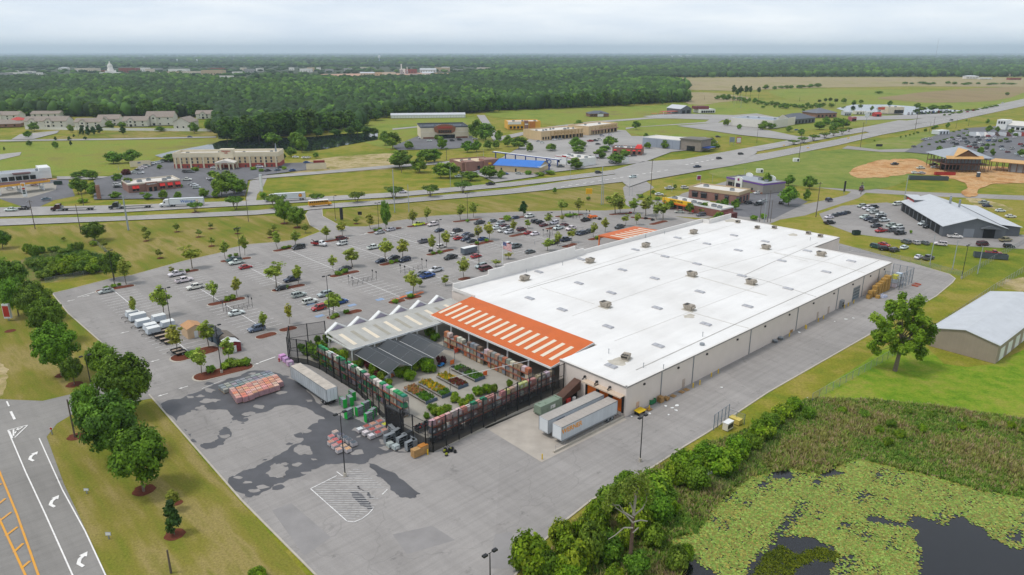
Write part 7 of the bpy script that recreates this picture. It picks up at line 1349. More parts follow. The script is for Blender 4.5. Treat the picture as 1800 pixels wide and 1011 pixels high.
# brick barbecue restaurant
H=House('restaurant','dark red brick restaurant with stepped parapets between oaks',(812,303),(873,298),20,5,'restaurant',z=.6); H.wall(BRK); H.flat(M('cream_roof','cbb79a',.8,.1,.3),.7,BRK,units=3); H.box(2,9,-2,6,0,6.2,BRK,'stepped_block'); H.box(16,26,-1.5,8,0,6.6,BRK,'stepped_block'); H.row(3,3,H.w-4,2,.7,2.8); H.box(18.5,20.5,-1.9,-1.52,3.4,4.6,M('yellow_sign','e0b01c',.6,.05),'sign_panel')
# blue roofed car wash
BLR=stripes('blue_metal_roof','1f7fe0','1a6fc8',0,.9,.06,.45); CBLU=M('canopy_blue','1b3f8c',.5,.08)
H=House('car_wash','car wash with bright blue metal roof and beige walls',(870,302),(946,306.5),21,4.2,'car wash',z=.6); H.wall(BEIGE); H.gable(BLR,6.6,'x',1.0,wallm=BEIGE); H.win(4,5,.1,2.3,GLASS); H.win(14,15,.1,2.3,GLASS); H.box(H.w-.5,H.w+2,-.5,13,3.6,4.2,WHITE,'end_canopy')
e=EMPTY('vacuum_canopy',G(868,279)+Vector((0,0,.6)),0); P=[G(868,279),G(984,294)]; d=P[1]-P[0]; e.rotation_euler=(0,0,math.atan2(d.y,d.x)); m=MB(); m.box(0,d.length,-1.6,1.6,4.2,4.7,CBLU); m.box(0,d.length,-1.2,1.2,4.7,4.75,WHITE); m.build('canopy',e)
for k in range(7): m=MB(); x=2+k*(d.length-4)/6; m.box(x-.3,x+.3,-.3,.3,0,4.2,CBLU); m.build('column',e)
TAG(e,'long dark blue vacuum canopy behind the car wash','canopy',full=True)
e=EMPTY('tower_sign',G(965,303)+Vector((0,0,.6)),.2); m=MB(); m.box(-.35,.35,-.3,.3,0,5.5,CBLU); m.build('post',e); m=MB(); m.cyl((0,-.3,6.2),(0,.3,6.2),1.5,None,CBLU,14); m.cyl((0,-.34,6.2),(0,-.3,6.2),1.0,None,LAMPW,12); m.cyl((.2,-.28,3.8),(.2,.28,3.8),.9,None,CBLU,12); m.build('round_sign',e); TAG(e,'blue sign with two round discs at the car wash','sign',full=True)
# white and red fast food
H=House('restaurant','white fast food restaurant with red roof trim',(975,288),(1000,292),16,4.6,'restaurant',z=.6); H.w=24; H.wall(WHITE,x1=24); H.flat(FLATR,.7,WHITE,x1=24,units=4); H.band(0,24,4.7,5.1,RED,.1,'red_trim'); H.box(8,12,-.8,3,0,6.2,WHITE,'entrance_block'); H.box(8,12,-.9,-.8,5.2,6.2,RED,'red_panel'); H.row(3,12.5,23,2,.8,2.6); H.win(3,5,.8,2.6); 
def sign(name,x,y,yt,w,look,pm,fm,post=STEEL,posts=1,shape='box',hfrac=.3,txt=None,tm=None,z=.5,d=.3):
    h=HT(x,y,yt); e=EMPTY(name,G(x,y)+Vector((0,0,z)),0); m=MB(); W_=w*MPP(x,y); hp=h*hfrac
    if hp>0.3:
        for s in ([0] if posts==1 else [-W_*.4,W_*.4]): m.cyl((s,0,0),(s,0,hp+.1),.1+h*.01,None,post,8)
        m.build('post',e); m=MB()
    if shape=='disc': m.cyl((0,-d/2,h-W_/2),(0,d/2,h-W_/2),W_/2,None,pm,18); m.cyl((0,-d/2-.03,h-W_/2),(0,-d/2,h-W_/2),W_/2*.75,None,fm,16)
    else: m.box(-W_/2,W_/2,-d/2,d/2,hp,h,pm); m.box(-W_/2*.86,W_/2*.86,-d/2-.03,-d/2,hp+(h-hp)*.12,h-(h-hp)*.12,fm)
    m.build('panel',e)
    if txt: TEXT(txt,e,(h-hp)*.5,tm,(0,-d/2-.06,hp+(h-hp)*.5),(math.pi/2,0,0),'sign_lettering',.02,.01)
    TAG(e,look,'sign',full=True); return e
MGN=M('magenta','8a1c5c',.5,.08); SGY=M('sign_yellow','e8b81c',.6,.05)
sign('sign',1049.5,283,272,6,'dark red round-topped sign on a post by the fast food lot',M('sign_maroon','5c1418',.5,.05),LAMPW,hfrac=.45)
sign('sign',1100,287,277,10,'pale low brick-based sign at the shops entrance',LAMPW,WHITE,hfrac=0)
sign('sign',1228,339.5 if False else 318,309.5,7,'magenta disc sign in front of the purple trimmed restaurant',LAMPW,MGN,hfrac=0,d=.6); sign('sign',1286,256,242,9,'grey billboard sign on two posts beside the highway',STEEL,M('billboard_grey','7a8790',.5,.1),posts=2,hfrac=.35); sign('sign',1298,254.5,242,8,'white sign with a red base beside the highway',RED,LAMPW,hfrac=.12)
sign('sign',1545,260,254.5,11,'black board sign at the supermarket road',BLACK,M('board_black','20262c',.5,.1),hfrac=.25); sign('sign',601,388,367,5,'black pylon sign at the entrance drive',BLACK,M('sign_black_face','24262a',.4,.1),hfrac=0,d=.8); sign('sign',633,384,374,7,'small black board sign on the lawn',BLACK,MATS['sign_black_face'],hfrac=.45); sign('sign',1035,349,333,11,'yellow box sign on a post in a mulch bed',SGY,M('sign_yellow_face','d9a514',.5,.08),hfrac=.4); sign('sign',461,342,308,4,'tall white pylon sign by the hotel road',LAMPW,WHITE,hfrac=.12,d=.9); sign('sign',153,868,859,9,'white road sign on the lawn nearer the lane arrows',STEEL,WHITE,hfrac=.5,d=.06,z=.05); sign('sign',192,948,936,10,'white road sign on the lawn lower down',STEEL,WHITE,hfrac=.5,d=.06,z=.05); sign('sign',16,564,535,12,'red store sign on a white base among the row trees',LAMPW,RED,hfrac=.15,d=.8,z=.1); sign('sign',92,764,751,6,'round red and white road sign at the driveway corner',WHITE,RED,shape='disc',hfrac=.6,d=.05,z=.05); sign('sign',1275,280,272,12,'dark board sign at the grey shop',BLACK,MATS['sign_maroon'],posts=2,hfrac=.5) if False else None
sign('sign',1217,264.5,258,8,'dark red board on two posts by the grey shop',BLACK,MATS['sign_maroon'],posts=2,hfrac=.5); sign('sign',175,351,327,6,'brick pillar sign beside the diner lot',BRK,BRKT,hfrac=0,d=1); sign('sign',1483,343,320,3,'dark pole sign at the side road bend',BLACK,BLACK,hfrac=.2); sign('sign',1378,257.5,256,4,'yellow roadside sign on the median',SGY,SGY,hfrac=.3); sign('sign',1420,262,260,4,'yellow roadside sign by the near carriageway',SGY,SGY,hfrac=.3); sign('sign',1491,245,243,4,'yellow roadside sign further up the highway',SGY,SGY,hfrac=.3); sign('sign',1522,219,200,8,'white pole sign near the dealership',LAMPW,LAMPW,hfrac=.6); sign('sign',1551,200,188.5,21,'wide orange and white roof board of the dealership',LAMPW,M('dealer_orange','c9542a',.5,.1),posts=2,hfrac=.5); sign('sign',1364,266,252,1.5,'slim pale pole sign by the grey shop',LAMPW,LAMPW,hfrac=.2) if False else None
# orange yellow building
YEL=M('yellow_stucco','d6a43c',.85,.1,.3); ORS=M('orange_stucco','b87430',.85,.1,.3)
H=House('restaurant','yellow and orange restaurant with a red entrance block',(893,229),(950,228),22,7,'restaurant',z=.6); H.wall(YEL); H.flat(FLATR,.8,YEL,units=3); H.box(H.w*.5,H.w*.62,-.8,4,0,8.4,BRK,'entrance_block'); H.box(H.w*.66,H.w*.84,-.5,3,0,7.6,ORS,'orange_wing'); H.row(4,1,H.w*.48,2.4,.8,3.2); H.band(H.w*.51,H.w*.61,4.5,5.6,WHITE,.9,'sign_panel'); H.band(0,H.w*.4,5,7.4,WHITE,.12,'white_band')
# two beige strip malls
STM=M('strip_mall_beige','c9b089',.85,.08,.3); STD=M('strip_mall_trim','b0966c',.85,.08)
H=House('strip_mall','beige strip mall with shaded shopfronts and rooftop units',(968,247),(1025,242),26,7,'shops',z=.6); H.wall(STM,x0=-11); H.flat(FLATR,1,STM,x0=-11,units=8); H.row(9,0,H.w,3.4,.3,3.4,OPEN,proud=.08,name='shopfront'); H.box(0,H.w,-2.2,-.01,3.6,4.0,STD,'awning')
for k in range(10): H.box(H.w*k/9.5-.3,H.w*k/9.5+.3,-.5,-.02,0,7.6,STD,'pilaster')
H.band(5,H.w-12,5.0,6.6,STD,.3,'sign_band'); H.row(3,-10,-1,1.6,.6,3,OPEN)
H=House('strip_mall','beige strip mall right of the other with brick piers',(1034,239),(1085,232),24,7.2,'shops',z=.6); H.wall(STM); H.flat(FLATR,1,STM,units=2); H.row(8,4,H.w-1,3.4,.3,3.4,OPEN,proud=.08,name='shopfront'); H.box(4,H.w,-2.2,-.01,3.6,4.0,BRK,'awning')
for k in range(9): H.box(H.w*k/8.3-.3,H.w*k/8.3+.3,-.5,-.02,0,7.8,STM,'pilaster')
H.band(18,H.w-2,5.0,6.8,STD,.3,'sign_band')
# red awning sandwich shop
H=House('restaurant','tan restaurant with red awnings and a red roof tower',(1076,272.5),(1128,274.5),13,4.6,'restaurant',z=.6); H.wall(BRKT); H.flat(WHITE,.7,BRKT,units=5)
for x in (1,9,H.w-11,H.w-7,H.w-3): awn(H,x,x+2.2,3.7,.9,RAW,.7); H.win(x+.2,x+2.0,.8,2.9)
m=MB(); x0=H.w-5.5; m.add([(x0,-.3,4.8),(H.w,-.3,4.8),(H.w,8,4.8),(x0,8,4.8),(x0+1.2,1,7.2),(H.w-1.2,1,7.2),(H.w-1.2,7,7.2),(x0+1.2,7,7.2)],[(0,1,5,4),(1,2,6,5),(2,3,7,6),(3,0,4,7),(4,5,6,7)],RAW); m.build('roof_tower',H.e)
# grey shop
H=House('store','pale grey metal shop with a dark stone front wing',(1129,258),(1194,264.5),20,7,'store',z=.6); H.wall(M('pale_grey_wall','8f97a4',.6,.06,.3)); H.flat(FLATR,.5,WHITE,units=0); H.box(H.w+.05,H.w+18,1,17,0,8.2,M('taupe_stone','8a8078',.85,.15,.5),'stone_wing'); H.box(H.w-.5,H.w+19,.2,18,8.2,9.0,M('dark_fascia','6a665f',.7,.1),'stone_roof'); H.box(H.w+6,H.w+13,.75,.95,.1,3.6,GLASS,'shopfront'); H.box(H.w+18.2,H.w+24,3,14,2.6,3.2,CBLU,'blue_awning'); H.row(4,3,H.w-3,.3,.5,6.4,M('wall_seam','7f8794',.6,.05))
# brown house, barns
H=House('house','low brown brick house with a dark roof far up the side road',(1036,206),(1070,205.5),16,3.4,'house',z=.6); H.wall(BRKT); H.hip(DSHING,6.4,.8); H.box(H.w*.42,H.w*.7,-2,-.01,0,3.4,WHITE,'porch'); m=MB(); m.add([(H.w*.4,-2.4,3.4),(H.w*.72,-2.4,3.4),(H.w*.56,-2.4,5.4),(H.w*.4,3,3.4),(H.w*.72,3,3.4),(H.w*.56,3,5.4)],[(0,1,2),(0,2,5,3),(1,4,5,2)],DSHING); m.build('porch_roof',H.e); H.row(4,1,H.w*.38,1.6,.8,2.4)
H=House('barn','grey barn with a white gable roof and open bays',(1196,201),(1215,200),26,6,'barn',z=.6); H.wall(GREYW); H.gable(WMET,10,'y',.6,wallm=GREYW); H.row(2,1,H.w-1,5,.1,4,OPEN,name='bay_door'); H.box(-24,-1,4,12,2.6,3.2,M('salmon_roof','b5584a',.7,.1),'lean_to_roof'); H.box(-24,-23.6,4,4.4,0,2.6,WHITE,'lean_to_post'); H.box(-12,-11.6,4,4.4,0,2.6,WHITE,'lean_to_post')
H=House('shop','low white shop with a dark red upper storey',(1231,200),(1257,199.5),20,4.4,'shop',z=.6); H.wall(WHITE); H.flat(WHITE,.4,WHITE); H.box(-3,H.w-6,6,19,4.45,8,M('dark_red_wall','6a2c30',.7,.1),'red_storey'); H.row(6,1,H.w-1,2.6,.5,3,OPEN,name='shopfront')
e=EMPTY('shade_tarps',G(1162,204)+Vector((0,0,.6)),.1); m=MB()
for k,c in enumerate((ORS,RED,MATS['salmon_roof'])): m.box(-12+k*9,-5+k*9,-2,3,2.4,2.7,c); m.box(-12+k*9,-11.7+k*9,-2,-1.7,0,2.4,STEEL); m.box(-5.3+k*9,-5+k*9,-2,-1.7,0,2.4,STEEL)
m.build('awnings',e); m=MB(); m.box(-14,22,-9,-8.6,0,1.0,WHITE); m.build('low_wall',e); TAG(e,'row of red and orange market awnings beside the grey barn','awnings',full=True)
# farm store
H=House('store','long white store with a grey roof and a front gable',(1284,222),(1358,227.5),34,8,'store',z=.7); H.wall(M('pale_ribbed_wall','cfccc4',.7,.06,.4)); H.flat(M('blue_grey_roof','8f98a4',.7,.08,.2),.4,WHITE,units=3); RWN=M('store_front_cream','d9d2c6',.8,.06); p=G(1358,227.5); q=G(1397,220); dx=(q-p); m=MB(); 
Rinv=Matrix.Rotation(-H.e.rotation_euler[2],3,'Z'); v=Rinv@dx; m.add([(H.w,0,0),(H.w+v.x,v.y,0),(H.w+v.x,v.y,8),(H.w,0,8),(H.w-.6,1,0),(H.w+v.x-.6,v.y+1,0),(H.w+v.x-.6,v.y+1,8),(H.w-.6,1,8)],[(0,1,2,3),(3,2,6,7),(7,6,5,4)],RWN); m.build('front_wall',H.e); m=MB(); A=lambda t,z,o=0:(H.w+v.x*t,v.y*t-o,z)
m.add([A(.1,8.0,.3),A(.62,8.0,.3),A(.36,12.4,.3),A(.1,8,-2),A(.62,8,-2),A(.36,12.4,-2)],[(0,1,2),(5,4,3),(0,2,5,3),(1,4,5,2)],RWN); m.build('front_gable',H.e); m=MB(); m.add([A(.28,8.2,.4),A(.46,8.2,.4),A(.46,10.4,.4),A(.28,10.4,.4)],[(0,1,2,3)],RED); m.build('sign_panel',H.e)
for k in range(8):
    m=MB(); t0=.04+k*.12; m.add([A(t0,.2,.06),A(t0+.07,.2,.06),A(t0+.07,5.2,.06),A(t0,5.2,.06)],[(0,1,2,3)],OPEN); m.build('shopfront',H.e)
H=House('clinic','grey hipped roof building beside the farm store',(1395,219.5),(1432,216),24,5,'building',z=.7); H.wall(GREYW); H.hip(DSHING,10,1); H.row(6,1,H.w-1,3,.4,3.4,OPEN)
H=House('restaurant','dark brick building under a broad grey hipped roof',(1434,208),(1470,207),26,5.2,'building',z=.7); H.wall(BRK); H.hip(M('slate_hip_roof','6a6d75',.9,.12,.6),10,1.4); H.row(5,1,H.w-1,2.4,.6,3,OPEN)
H=House('dealership','white flat roofed dealership showroom by the far pond',(1560,201),(1588,201),18,7.5,'dealership',z=.7); H.wall(CREAMW); H.flat(FLATR,.6,CREAMW,units=2); H.row(4,H.w*.4,H.w-.5,3,.4,4.6)
H=House('shed','small red shed at the dealership',(1538,206),(1549,206),8,3,'shed',z=.7); H.wall(RED); H.gable(RED,5,'x',.4,wallm=RED); H.win(2,5,.1,2.4,OPEN,name='door')
for i,(x0,x1,y,h,c) in enumerate([(1484,1496,204,4,'b5bac0'),(1504,1522,202,3.5,'c9c6be'),(1524,1536,203,3.5,'d0d2d4'),(1497,1505,214,4,'a05a6a')]):
    H=House('kiosk',['pale blue-grey market building nearest the hipped roof','cream canopy building in the middle of the yard','pale canopy building left of the red shed','pinkish kiosk behind the bright tree group'][i],(x0,y),(x1,y),10,h,'building',z=.7); mt=M('kiosk_'+c,c,.7,.1); H.wall(mt); H.flat(FLATR,.3,mt); H.row(3,.5,H.w-.5,1.6,.3,2.4,OPEN)
# yellow red diner, brick shop, purple trimmed restaurant
H=House('restaurant','yellow and red fronted diner with a pink brick side wing',(1166,364),(1214,373.5),10,4.3,'restaurant',z=.15); SBR=brick('pink_brick','9a6a5c','84584c'); H.wall(SBR,h=3.6,x1=H.w+17); H.flat(FLATR,.7,WHITE,x1=H.w+17,h=3.6,units=6); H.band(-.2,H.w,3.2,4.9,SGY,.9,'yellow_band'); H.band(-.2,H.w,2.4,3.18,ORANGE,.95,'red_band'); TEXT('WAFFLE HOUSE',H.e,1.1,BLACK,(H.w*.5,-.93,4.05),(math.pi/2,0,0),'sign_lettering',.03,.02); H.row(4,1,H.w-.5,2.6,.4,2.3,GLASS); H.win(H.w+.6,H.w+1.8,.1,2.4,RED,name='door'); H.box(H.w+17.05,H.w+22,0,6,0,2.6,M('maroon_fence_panel','5a2422',.7,.1),'bin_enclosure')
H=House('coffee_shop','brown brick shop with a cream cornice and black awnings',(1210,348),(1297,360),14,5.6,'shop',z=.15); H.wall(BRK); H.flat(FLATR,.6,M('tan_cornice','b8a484',.8,.06),units=2); H.band(-.1,H.w+.1,4.5,6.2,MATS['tan_cornice'],.25,'cornice'); H.band(0,14,4.5,6.2,MATS['tan_cornice'],.25,'cornice','r')
for k,(x,w) in enumerate(((2,3.2),(7,3.4),(15,1.6),(20.5,2.0),(27,1.6))): H.win(x,x+w,.8,3.4); awn(H,x-.1,x+w+.1,3.9,1,BLACK,.7)
for y in (2,6,10): H.win(y,y+2,.6,3.4,face='r')
H=House('restaurant','grey restaurant with purple roof trim and white arches',(1276,328),(1340,342),17,5.2,'restaurant',z=.15); PUR=M('purple_trim','6a3f9c',.5,.06); TB=M('taupe_wall','8f8a85',.8,.08,.4); H.wall(TB); H.flat(GREYR,.6,TB,units=3); H.band(-.1,H.w+.1,4.8,5.5,PUR,.2,'purple_trim'); H.band(0,17,4.8,5.5,PUR,.2,'purple_trim','r'); H.band(0,H.w,0,1,BRKT,.08,'stone_base')
def arch(x0,x1,y,t,h): m=MB(); c=(x0+x1)/2; r=(x1-x0)/2; P=[(x0,0)]+[(c-r*math.cos(a),h+r*.45*math.sin(a)) for a in np.linspace(0,math.pi,9)]+[(x1,0)]; m.ext([(x,z) for x,z in P],y,y+t,WHITE); return m.build('white_arch',H.e)
arch(H.w*.26,H.w*.46,-.7,.65,6.0); arch(1,6,14,.5,6.2); arch(H.w*.5,H.w*.75,16.5,.45,6.2); H.box(H.w*.3,H.w*.42,-.78,-.71,.1,3.4,M('purple_glass','3a2a4a',.2,.1),'door'); H.box(H.w*.335,H.w*.385,-.8,-.71,4.8,6.2,MGN,'bell_emblem'); H.win(1.5,5,1,3.2); H.win(5.6,8.4,1,3.2); H.win(H.w*.7,H.w*.74,.1,2.3,OPEN,name='door')
# repair shop
e=House('repair_shop','grey repair garage with a white metal roof and open bays',(1655.5,416),(1740,423.5),60,4.6,'garage',z=.1); H=e; 
A_=G(1655.5,416); B_=G(1583,370); sd=(B_-A_); Ls=sd.length; d=sd/Ls; H.e.location=A_+Vector((0,0,.1)); H.e.rotation_euler=(0,0,math.atan2(d.y,d.x)-math.pi/2); Rinv=Matrix.Rotation(-H.e.rotation_euler[2],3,'Z'); wv=Rinv@(G(1772,424)-A_); H.w=max(24,wv.x); H.d=Ls; print('repair',H.w,H.d,wv)
H.wall(GREYW,GREYW2); H.gable(WMETY,8.4,'y',.6,wallm=GREYW); H.row(9,3,H.d-1,4.2,.1,3.7,OPEN,'l','bay_door'); H.win(8.0,12.0,.1,3.7,M('grey_roller_door','7a8088',.6,.08),name='roller_door'); H.win(15.5,20,.1,3.9,OPEN,name='bay_door'); m=MB(); m.add([(14,-.1,4.2),(21.5,-.1,4.2),(17.7,-.1,5.6),(14,-1.2,4.1),(21.5,-1.2,4.1),(17.7,-1.2,5.5)],[(3,4,5),(0,3,5,2),(1,2,5,4)],GREYW); m.build('porch_gable',H.e)
for k,(x,y) in enumerate(((14,34),(14.8,36.5),(15.8,39),(16.4,30))): m=MB(); m.cyl((x,y,7),(x,y,10.5),.45,None,STEEL,8); m.build('roof_flue',H.e)
H.box(H.w+.05,H.w+8,6,H.d-4,0,4.0,GREYW2,'lean_to'); m=MB(); m.add([(H.w-.2,5,4.9),(H.w+8.6,5,4.05),(H.w+8.6,H.d-3,4.05),(H.w-.2,H.d-3,4.9)],[(0,1,2,3)],WMETY); m.build('lean_to_roof',H.e); H.box(3,8,H.d-8,H.d+5,4.7,6.8,GREYW,'sign_block'); H.box(2.5,8.5,H.d-8.5,H.d+5.5,6.8,7.0,WMET,'sign_block_roof'); H.box(2.9,2.99,H.d-7,H.d+3,5.0,6.3,RED,'sign_panel')
# storage barn on the right
A_=G(1749,640); B_=G(1640,600); H=House('storage_barn','tan storage barn with white roof and three roller doors',(1632,608),(1749,640),46,5.2,'barn',z=.05); H.wall(TANW,TANW2); H.gable(WMET,6.9,'y',.35,wallm=TANW); H.row(7,1,H.d-2,3.4,.1,3.4,WHITE,'r','roller_door',proud=.05)
# unfinished building
OSB=M('raw_sheathing','c9a06a',.85,.12,.5); TARP=M('grey_underlay','9aa0a8',.7,.08,.4); STUD=M('rust_steel_frame','6a4a40',.8,.15); 
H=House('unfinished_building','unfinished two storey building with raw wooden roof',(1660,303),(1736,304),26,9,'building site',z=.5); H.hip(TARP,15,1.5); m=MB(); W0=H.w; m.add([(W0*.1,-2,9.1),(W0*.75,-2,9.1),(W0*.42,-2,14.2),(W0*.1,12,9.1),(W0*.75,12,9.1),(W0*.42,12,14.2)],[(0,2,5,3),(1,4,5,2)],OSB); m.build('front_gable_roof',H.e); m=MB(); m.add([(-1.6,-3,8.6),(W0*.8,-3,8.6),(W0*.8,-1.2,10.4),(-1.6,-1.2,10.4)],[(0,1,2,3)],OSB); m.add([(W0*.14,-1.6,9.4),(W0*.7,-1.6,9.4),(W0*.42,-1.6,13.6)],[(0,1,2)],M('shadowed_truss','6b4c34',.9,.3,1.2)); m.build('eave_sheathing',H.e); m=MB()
for k in range(13):
    x=W0*k/12; m.box(x-.15,x+.15,-.15,.15,0,9,STUD); m.box(x-.15,x+.15,25.7,26,0,9,STUD)
for y in (6,12,18): m.box(-.15,.15,y-.15,y+.15,0,9,STUD); m.box(W0-.15,W0+.15,y-.15,y+.15,0,9,STUD)
m.build('steel_frame',H.e); m=MB(); m.box(-.2,W0+.2,-.4,26,4.3,4.7,STUD); m.build('upper_floor',H.e); m=MB(); m.box(2,W0-2,6,6.2,4.7,9,M('grey_board','7f8690',.7,.1,.5)); m.box(1,W0*.5,9,9.2,0,4.3,OPEN); m.box(W0*.5,W0-1,8,8.2,0,4.3,M('block_wall','7a7c80',.9,.12,.5)); m.build('inner_walls',H.e)
H2=House('unfinished_canopy','raw wooden canopy roof on steel posts beside the unfinished building',(1737,300),(1800,306),16,5.6,'canopy',z=.5); m=MB(); m.box(-.5,H2.w+2,-1,16,5.6,6.0,OSB); m.build('roof_deck',H2.e)
for k in range(6): H2.post(1+k*(H2.w-2)/5,.5,5.6,STUD,.2); H2.post(1+k*(H2.w-2)/5,15,5.6,STUD,.2)
H2.box(H2.w-9,H2.w+1,1,10,0,5.4,M('grey_block_wall','85878b',.9,.1,.5),'block_core')
e=EMPTY('portable_toilet',G(1719,312)+Vector((0,0,.4)),0); m=MB(); m.box(-.8,.8,-.8,.8,0,2.6,SLATE); m.build('cabin',e); m=MB(); m.box(-.85,.85,-.85,.85,2.6,2.9,WHITE,(.8,.8)); m.build('roof',e); TAG(e,'grey portable toilet on the orange dirt','portable toilet',full=True)
for x,y,l in ((1399,284.5,'small white utility box on the meadow by the pole'),(1335,304,'white cabinet on the grass above the purple restaurant')):
    e=EMPTY('utility_box',G(x,y)+Vector((0,0,.2)),0); m=MB(); m.box(-2,2,-1.2,1.2,0,2.4,WHITE); m.build('cabinet',e); m=MB(); m.box(.4,1.6,-1.25,-1.2,.3,2,BLACK); m.build('door',e); TAG(e,l,'utility box',full=True)
# supermarket annex white building and shade structures
H=House('garden_store','white shop with a two storey gabled front at the supermarket lot',(1752,228),(1830,234),30,5,'shop',z=.7); H.wall(WHITE); H.gable(M('pale_roof_sheet','cfcbc4',.7,.08,.3),8,'x',1,wallm=WHITE); H.box(0,9,-3,8,0,9.5,WHITE,'front_block'); H.row(3,1,8,1.6,5.6,8,OPEN,proud=3.1); H.row(6,12,H.w-1,3,.5,3,OPEN)
for i,(x,c,l) in enumerate(((1717,'d0d0d0','pale'),(1731,'c9c6c2','cream'),(1750,'4a3a36','dark brown'),(1770,'4a2020','dark red'),(1796,'7a2a24','brick red'))):
    e=EMPTY('bulk_bay',G(x,240)+Vector((0,0,.6)),.05); m=MB(); w=13*MPP(x,240); m.cyl((0,0,0),(0,0,3.4),w*.55,w*.1,M('bulk_'+c,c,.9,.15,.5),14); m.build('heap',e); m=MB(); m.box(-w*.6,-w*.55,-4,6,0,3,LAMPW); m.box(-w*.55,w*.55,5.6,6,0,3,LAMPW); m.build('bay_wall',e); TAG(e,f'{l} heap in a concrete bay behind the supermarket lot','bulk bay',full=True)
for x0,x1,y,l in ((1650,1668,238,'small pale shelter at the edge of the supermarket lot'),):
    H=House('shelter',l,(x0,y),(x1,y-1),8,3.4,'shelter',z=.6); H.wall(LAMPW); H.flat(WHITE,.3,WHITE); H.row(3,.5,H.w-.5,1.6,.2,2.6,OPEN)
# apartments
APW=M('apartment_siding','d0cdc6',.8,.06,.4); n_=0
for x0,x1,y,yr,yy,gl in ((-40,33,213,198,1,'cut by the left edge behind the red roof'),(55,105,208,197,0,'at the back with a low roof behind the front row'),(44,118,225.5,207,1,'first in the front row from the left'),(132,178,225.5,210,1,'left wing of the second block'),(172,210,222,204,1,'right wing of the second block'),(217,260,224,207,1,'left wing of the third block'),(258,306,222,198,1,'right wing of the third block'),(345,384,210,196,1,'half hidden by trees at the right end')):
    A=G(x0,y); h=HT(x0,y,y-(y-yr)*.62); H=House('apartment_block','pale apartment block '+gl,(x0,y),(x1,y-.6),16,h,'apartment block',z=.7); H.wall(APW); H.gable(SHING,h*1.62,'x',.7,wallm=APW); k=max(2,int(H.w/7)); H.row(k,1,H.w-1,1.5,.7,2.4,GLASS,frame=WHITE); H.row(k,1,H.w-1,1.5,h-2.4,h-.8,GLASS,frame=WHITE)
    if yy:
        for q in range(max(1,int(H.w/16))):
            c=8+q*16; 
            if c+3<H.w: m=MB(); m.add([(c-3,-1.2,0),(c+3,-1.2,0),(c+3,-1.2,h),(c-3,-1.2,h),(c,-1.2,h+2.4),(c-3,0,0),(c+3,0,0),(c+3,0,h),(c-3,0,h)],[(0,1,2,3),(3,2,4),(1,6,7,2),(5,0,3,8)],APW); m.add([(c-3.4,-1.6,h-.2),(c,-1.6,h+2.7),(c,4,h+2.7),(c-3.4,4,h-.2)],[(0,1,2,3)],SHING); m.add([(c,-1.6,h+2.7),(c+3.4,-1.6,h-.2),(c+3.4,4,h-.2),(c,4,h+2.7)],[(0,1,2,3)],SHING); m.box(c-1.2,c+1.2,-1.25,-1.21,.2,2.4,OPEN); m.box(c-.9,c+.9,-1.25,-1.21,h-2,h-.5,GLASS); m.build('gabled_bay',H.e)
H=House('apartment_block','plain gable-ended white building right of the apartment rows',(306,227.5),(334,227.5),22,6.5,'building',z=.7); H.wall(APW); H.gable(SHING,11,'y',.7,wallm=APW); H.win(3,4.6,.7,2.4); H.win(9,10.6,.7,2.4)
H=House('house','low house with a red roof beside the apartments',(14,218),(44,217.5),14,3,'house',z=.7); H.wall(APW); H.hip(M('red_roof','b0403a',.8,.1,.4),6,.8); H.row(3,1,H.w-1,1.5,.7,2)
H=House('house','brown roofed low house at the left edge',(-30,226),(36,224),18,3.2,'house',z=.7); H.wall(BRKT); H.hip(SHING,7,.8); H.row(4,1,H.w-1,1.6,.7,2.2)
polyfence('fence',[(45,228.5),(200,230.5),(300,231.5),(385,232)],2.6,14,(M('white_vinyl_fence','d9d8d4',.6,.04),)*2,'long white vinyl fence below the apartment blocks',.12,(.95,),world=True,z=.5,postmat=WHITE)
# small walls by the hotel
for x0,x1,y,h,l,red in ((229,264,295,3.4,'beige screen wall with a small blue sign by the hotel',0),(539,574,300,3.6,'white screen wall with red doors east of the hotel',1)):
    H=House('screen_wall',l,(x0,y),(x1,y-1.5),5,h,'wall',z=.5); H.wall(CREAMW); 
    if red: H.box(H.w*.38,H.w*.95,5.1,7,0,h+1.4,M('dull_red_panel','8a2c26',.7,.1),'red_panel')
    else: H.band(H.w*.4,H.w*.55,h-1.2,h-.5,CBLU,.06,'sign_panel')
# ---------------------------------------------------------------- chain link fences, poles
def clf(P,h,look,step=3.0,z=.03): polyfence('fence',P,h,step,(CHAIN,CHAIN),look,.045,(1.0,),world=True,z=z,postmat=STEEL)
clf([(1427,707),(1560,632),(1640,584),(1740,515),(1800,478)],2.2,'chain link fence running between the rear drive and the big tree lawn'); clf([(1475,440),(1530,447),(1600,462),(1690,486)],1.9,'chain link fence behind the store by the repair shop cars',3.5); clf([(1690,492),(1712,478),(1760,450),(1800,428)],2.0,'chain link fence along the grass at the right edge'); clf([(162,424),(182,440),(192,450)],1.8,'chain link fence beside the round dark tree'); clf([(80,497),(130,488),(180,477)],1.6,'dark chain link fence below the left thicket')
def upole(x,y,yt,look,mat,r=.16,arms=0,z=.1):
    h=HT(x,y,yt); e=EMPTY('utility_pole',G(x,y)+Vector((0,0,z)),.3); m=MB(); m.cyl((0,0,0),(0,0,h),r,r*.65,mat,8); m.build('pole',e)
    if arms:
        m=MB(); m.box(-1.2,1.2,-.06,.06,h-.9,h-.75,mat); 
        for s in (-1.1,0,1.1): m.cyl((s,0,h-.75),(s,0,h-.5),.06,None,LAMPW,6)
        m.build('crossarm',e)
    TAG(e,look,'pole','poles along the roads',(x,y))
WP=M('weathered_pole','5c5248',.9,.15,1); GP=M('grey_steel_pole','9aa3a8',.5,.08)
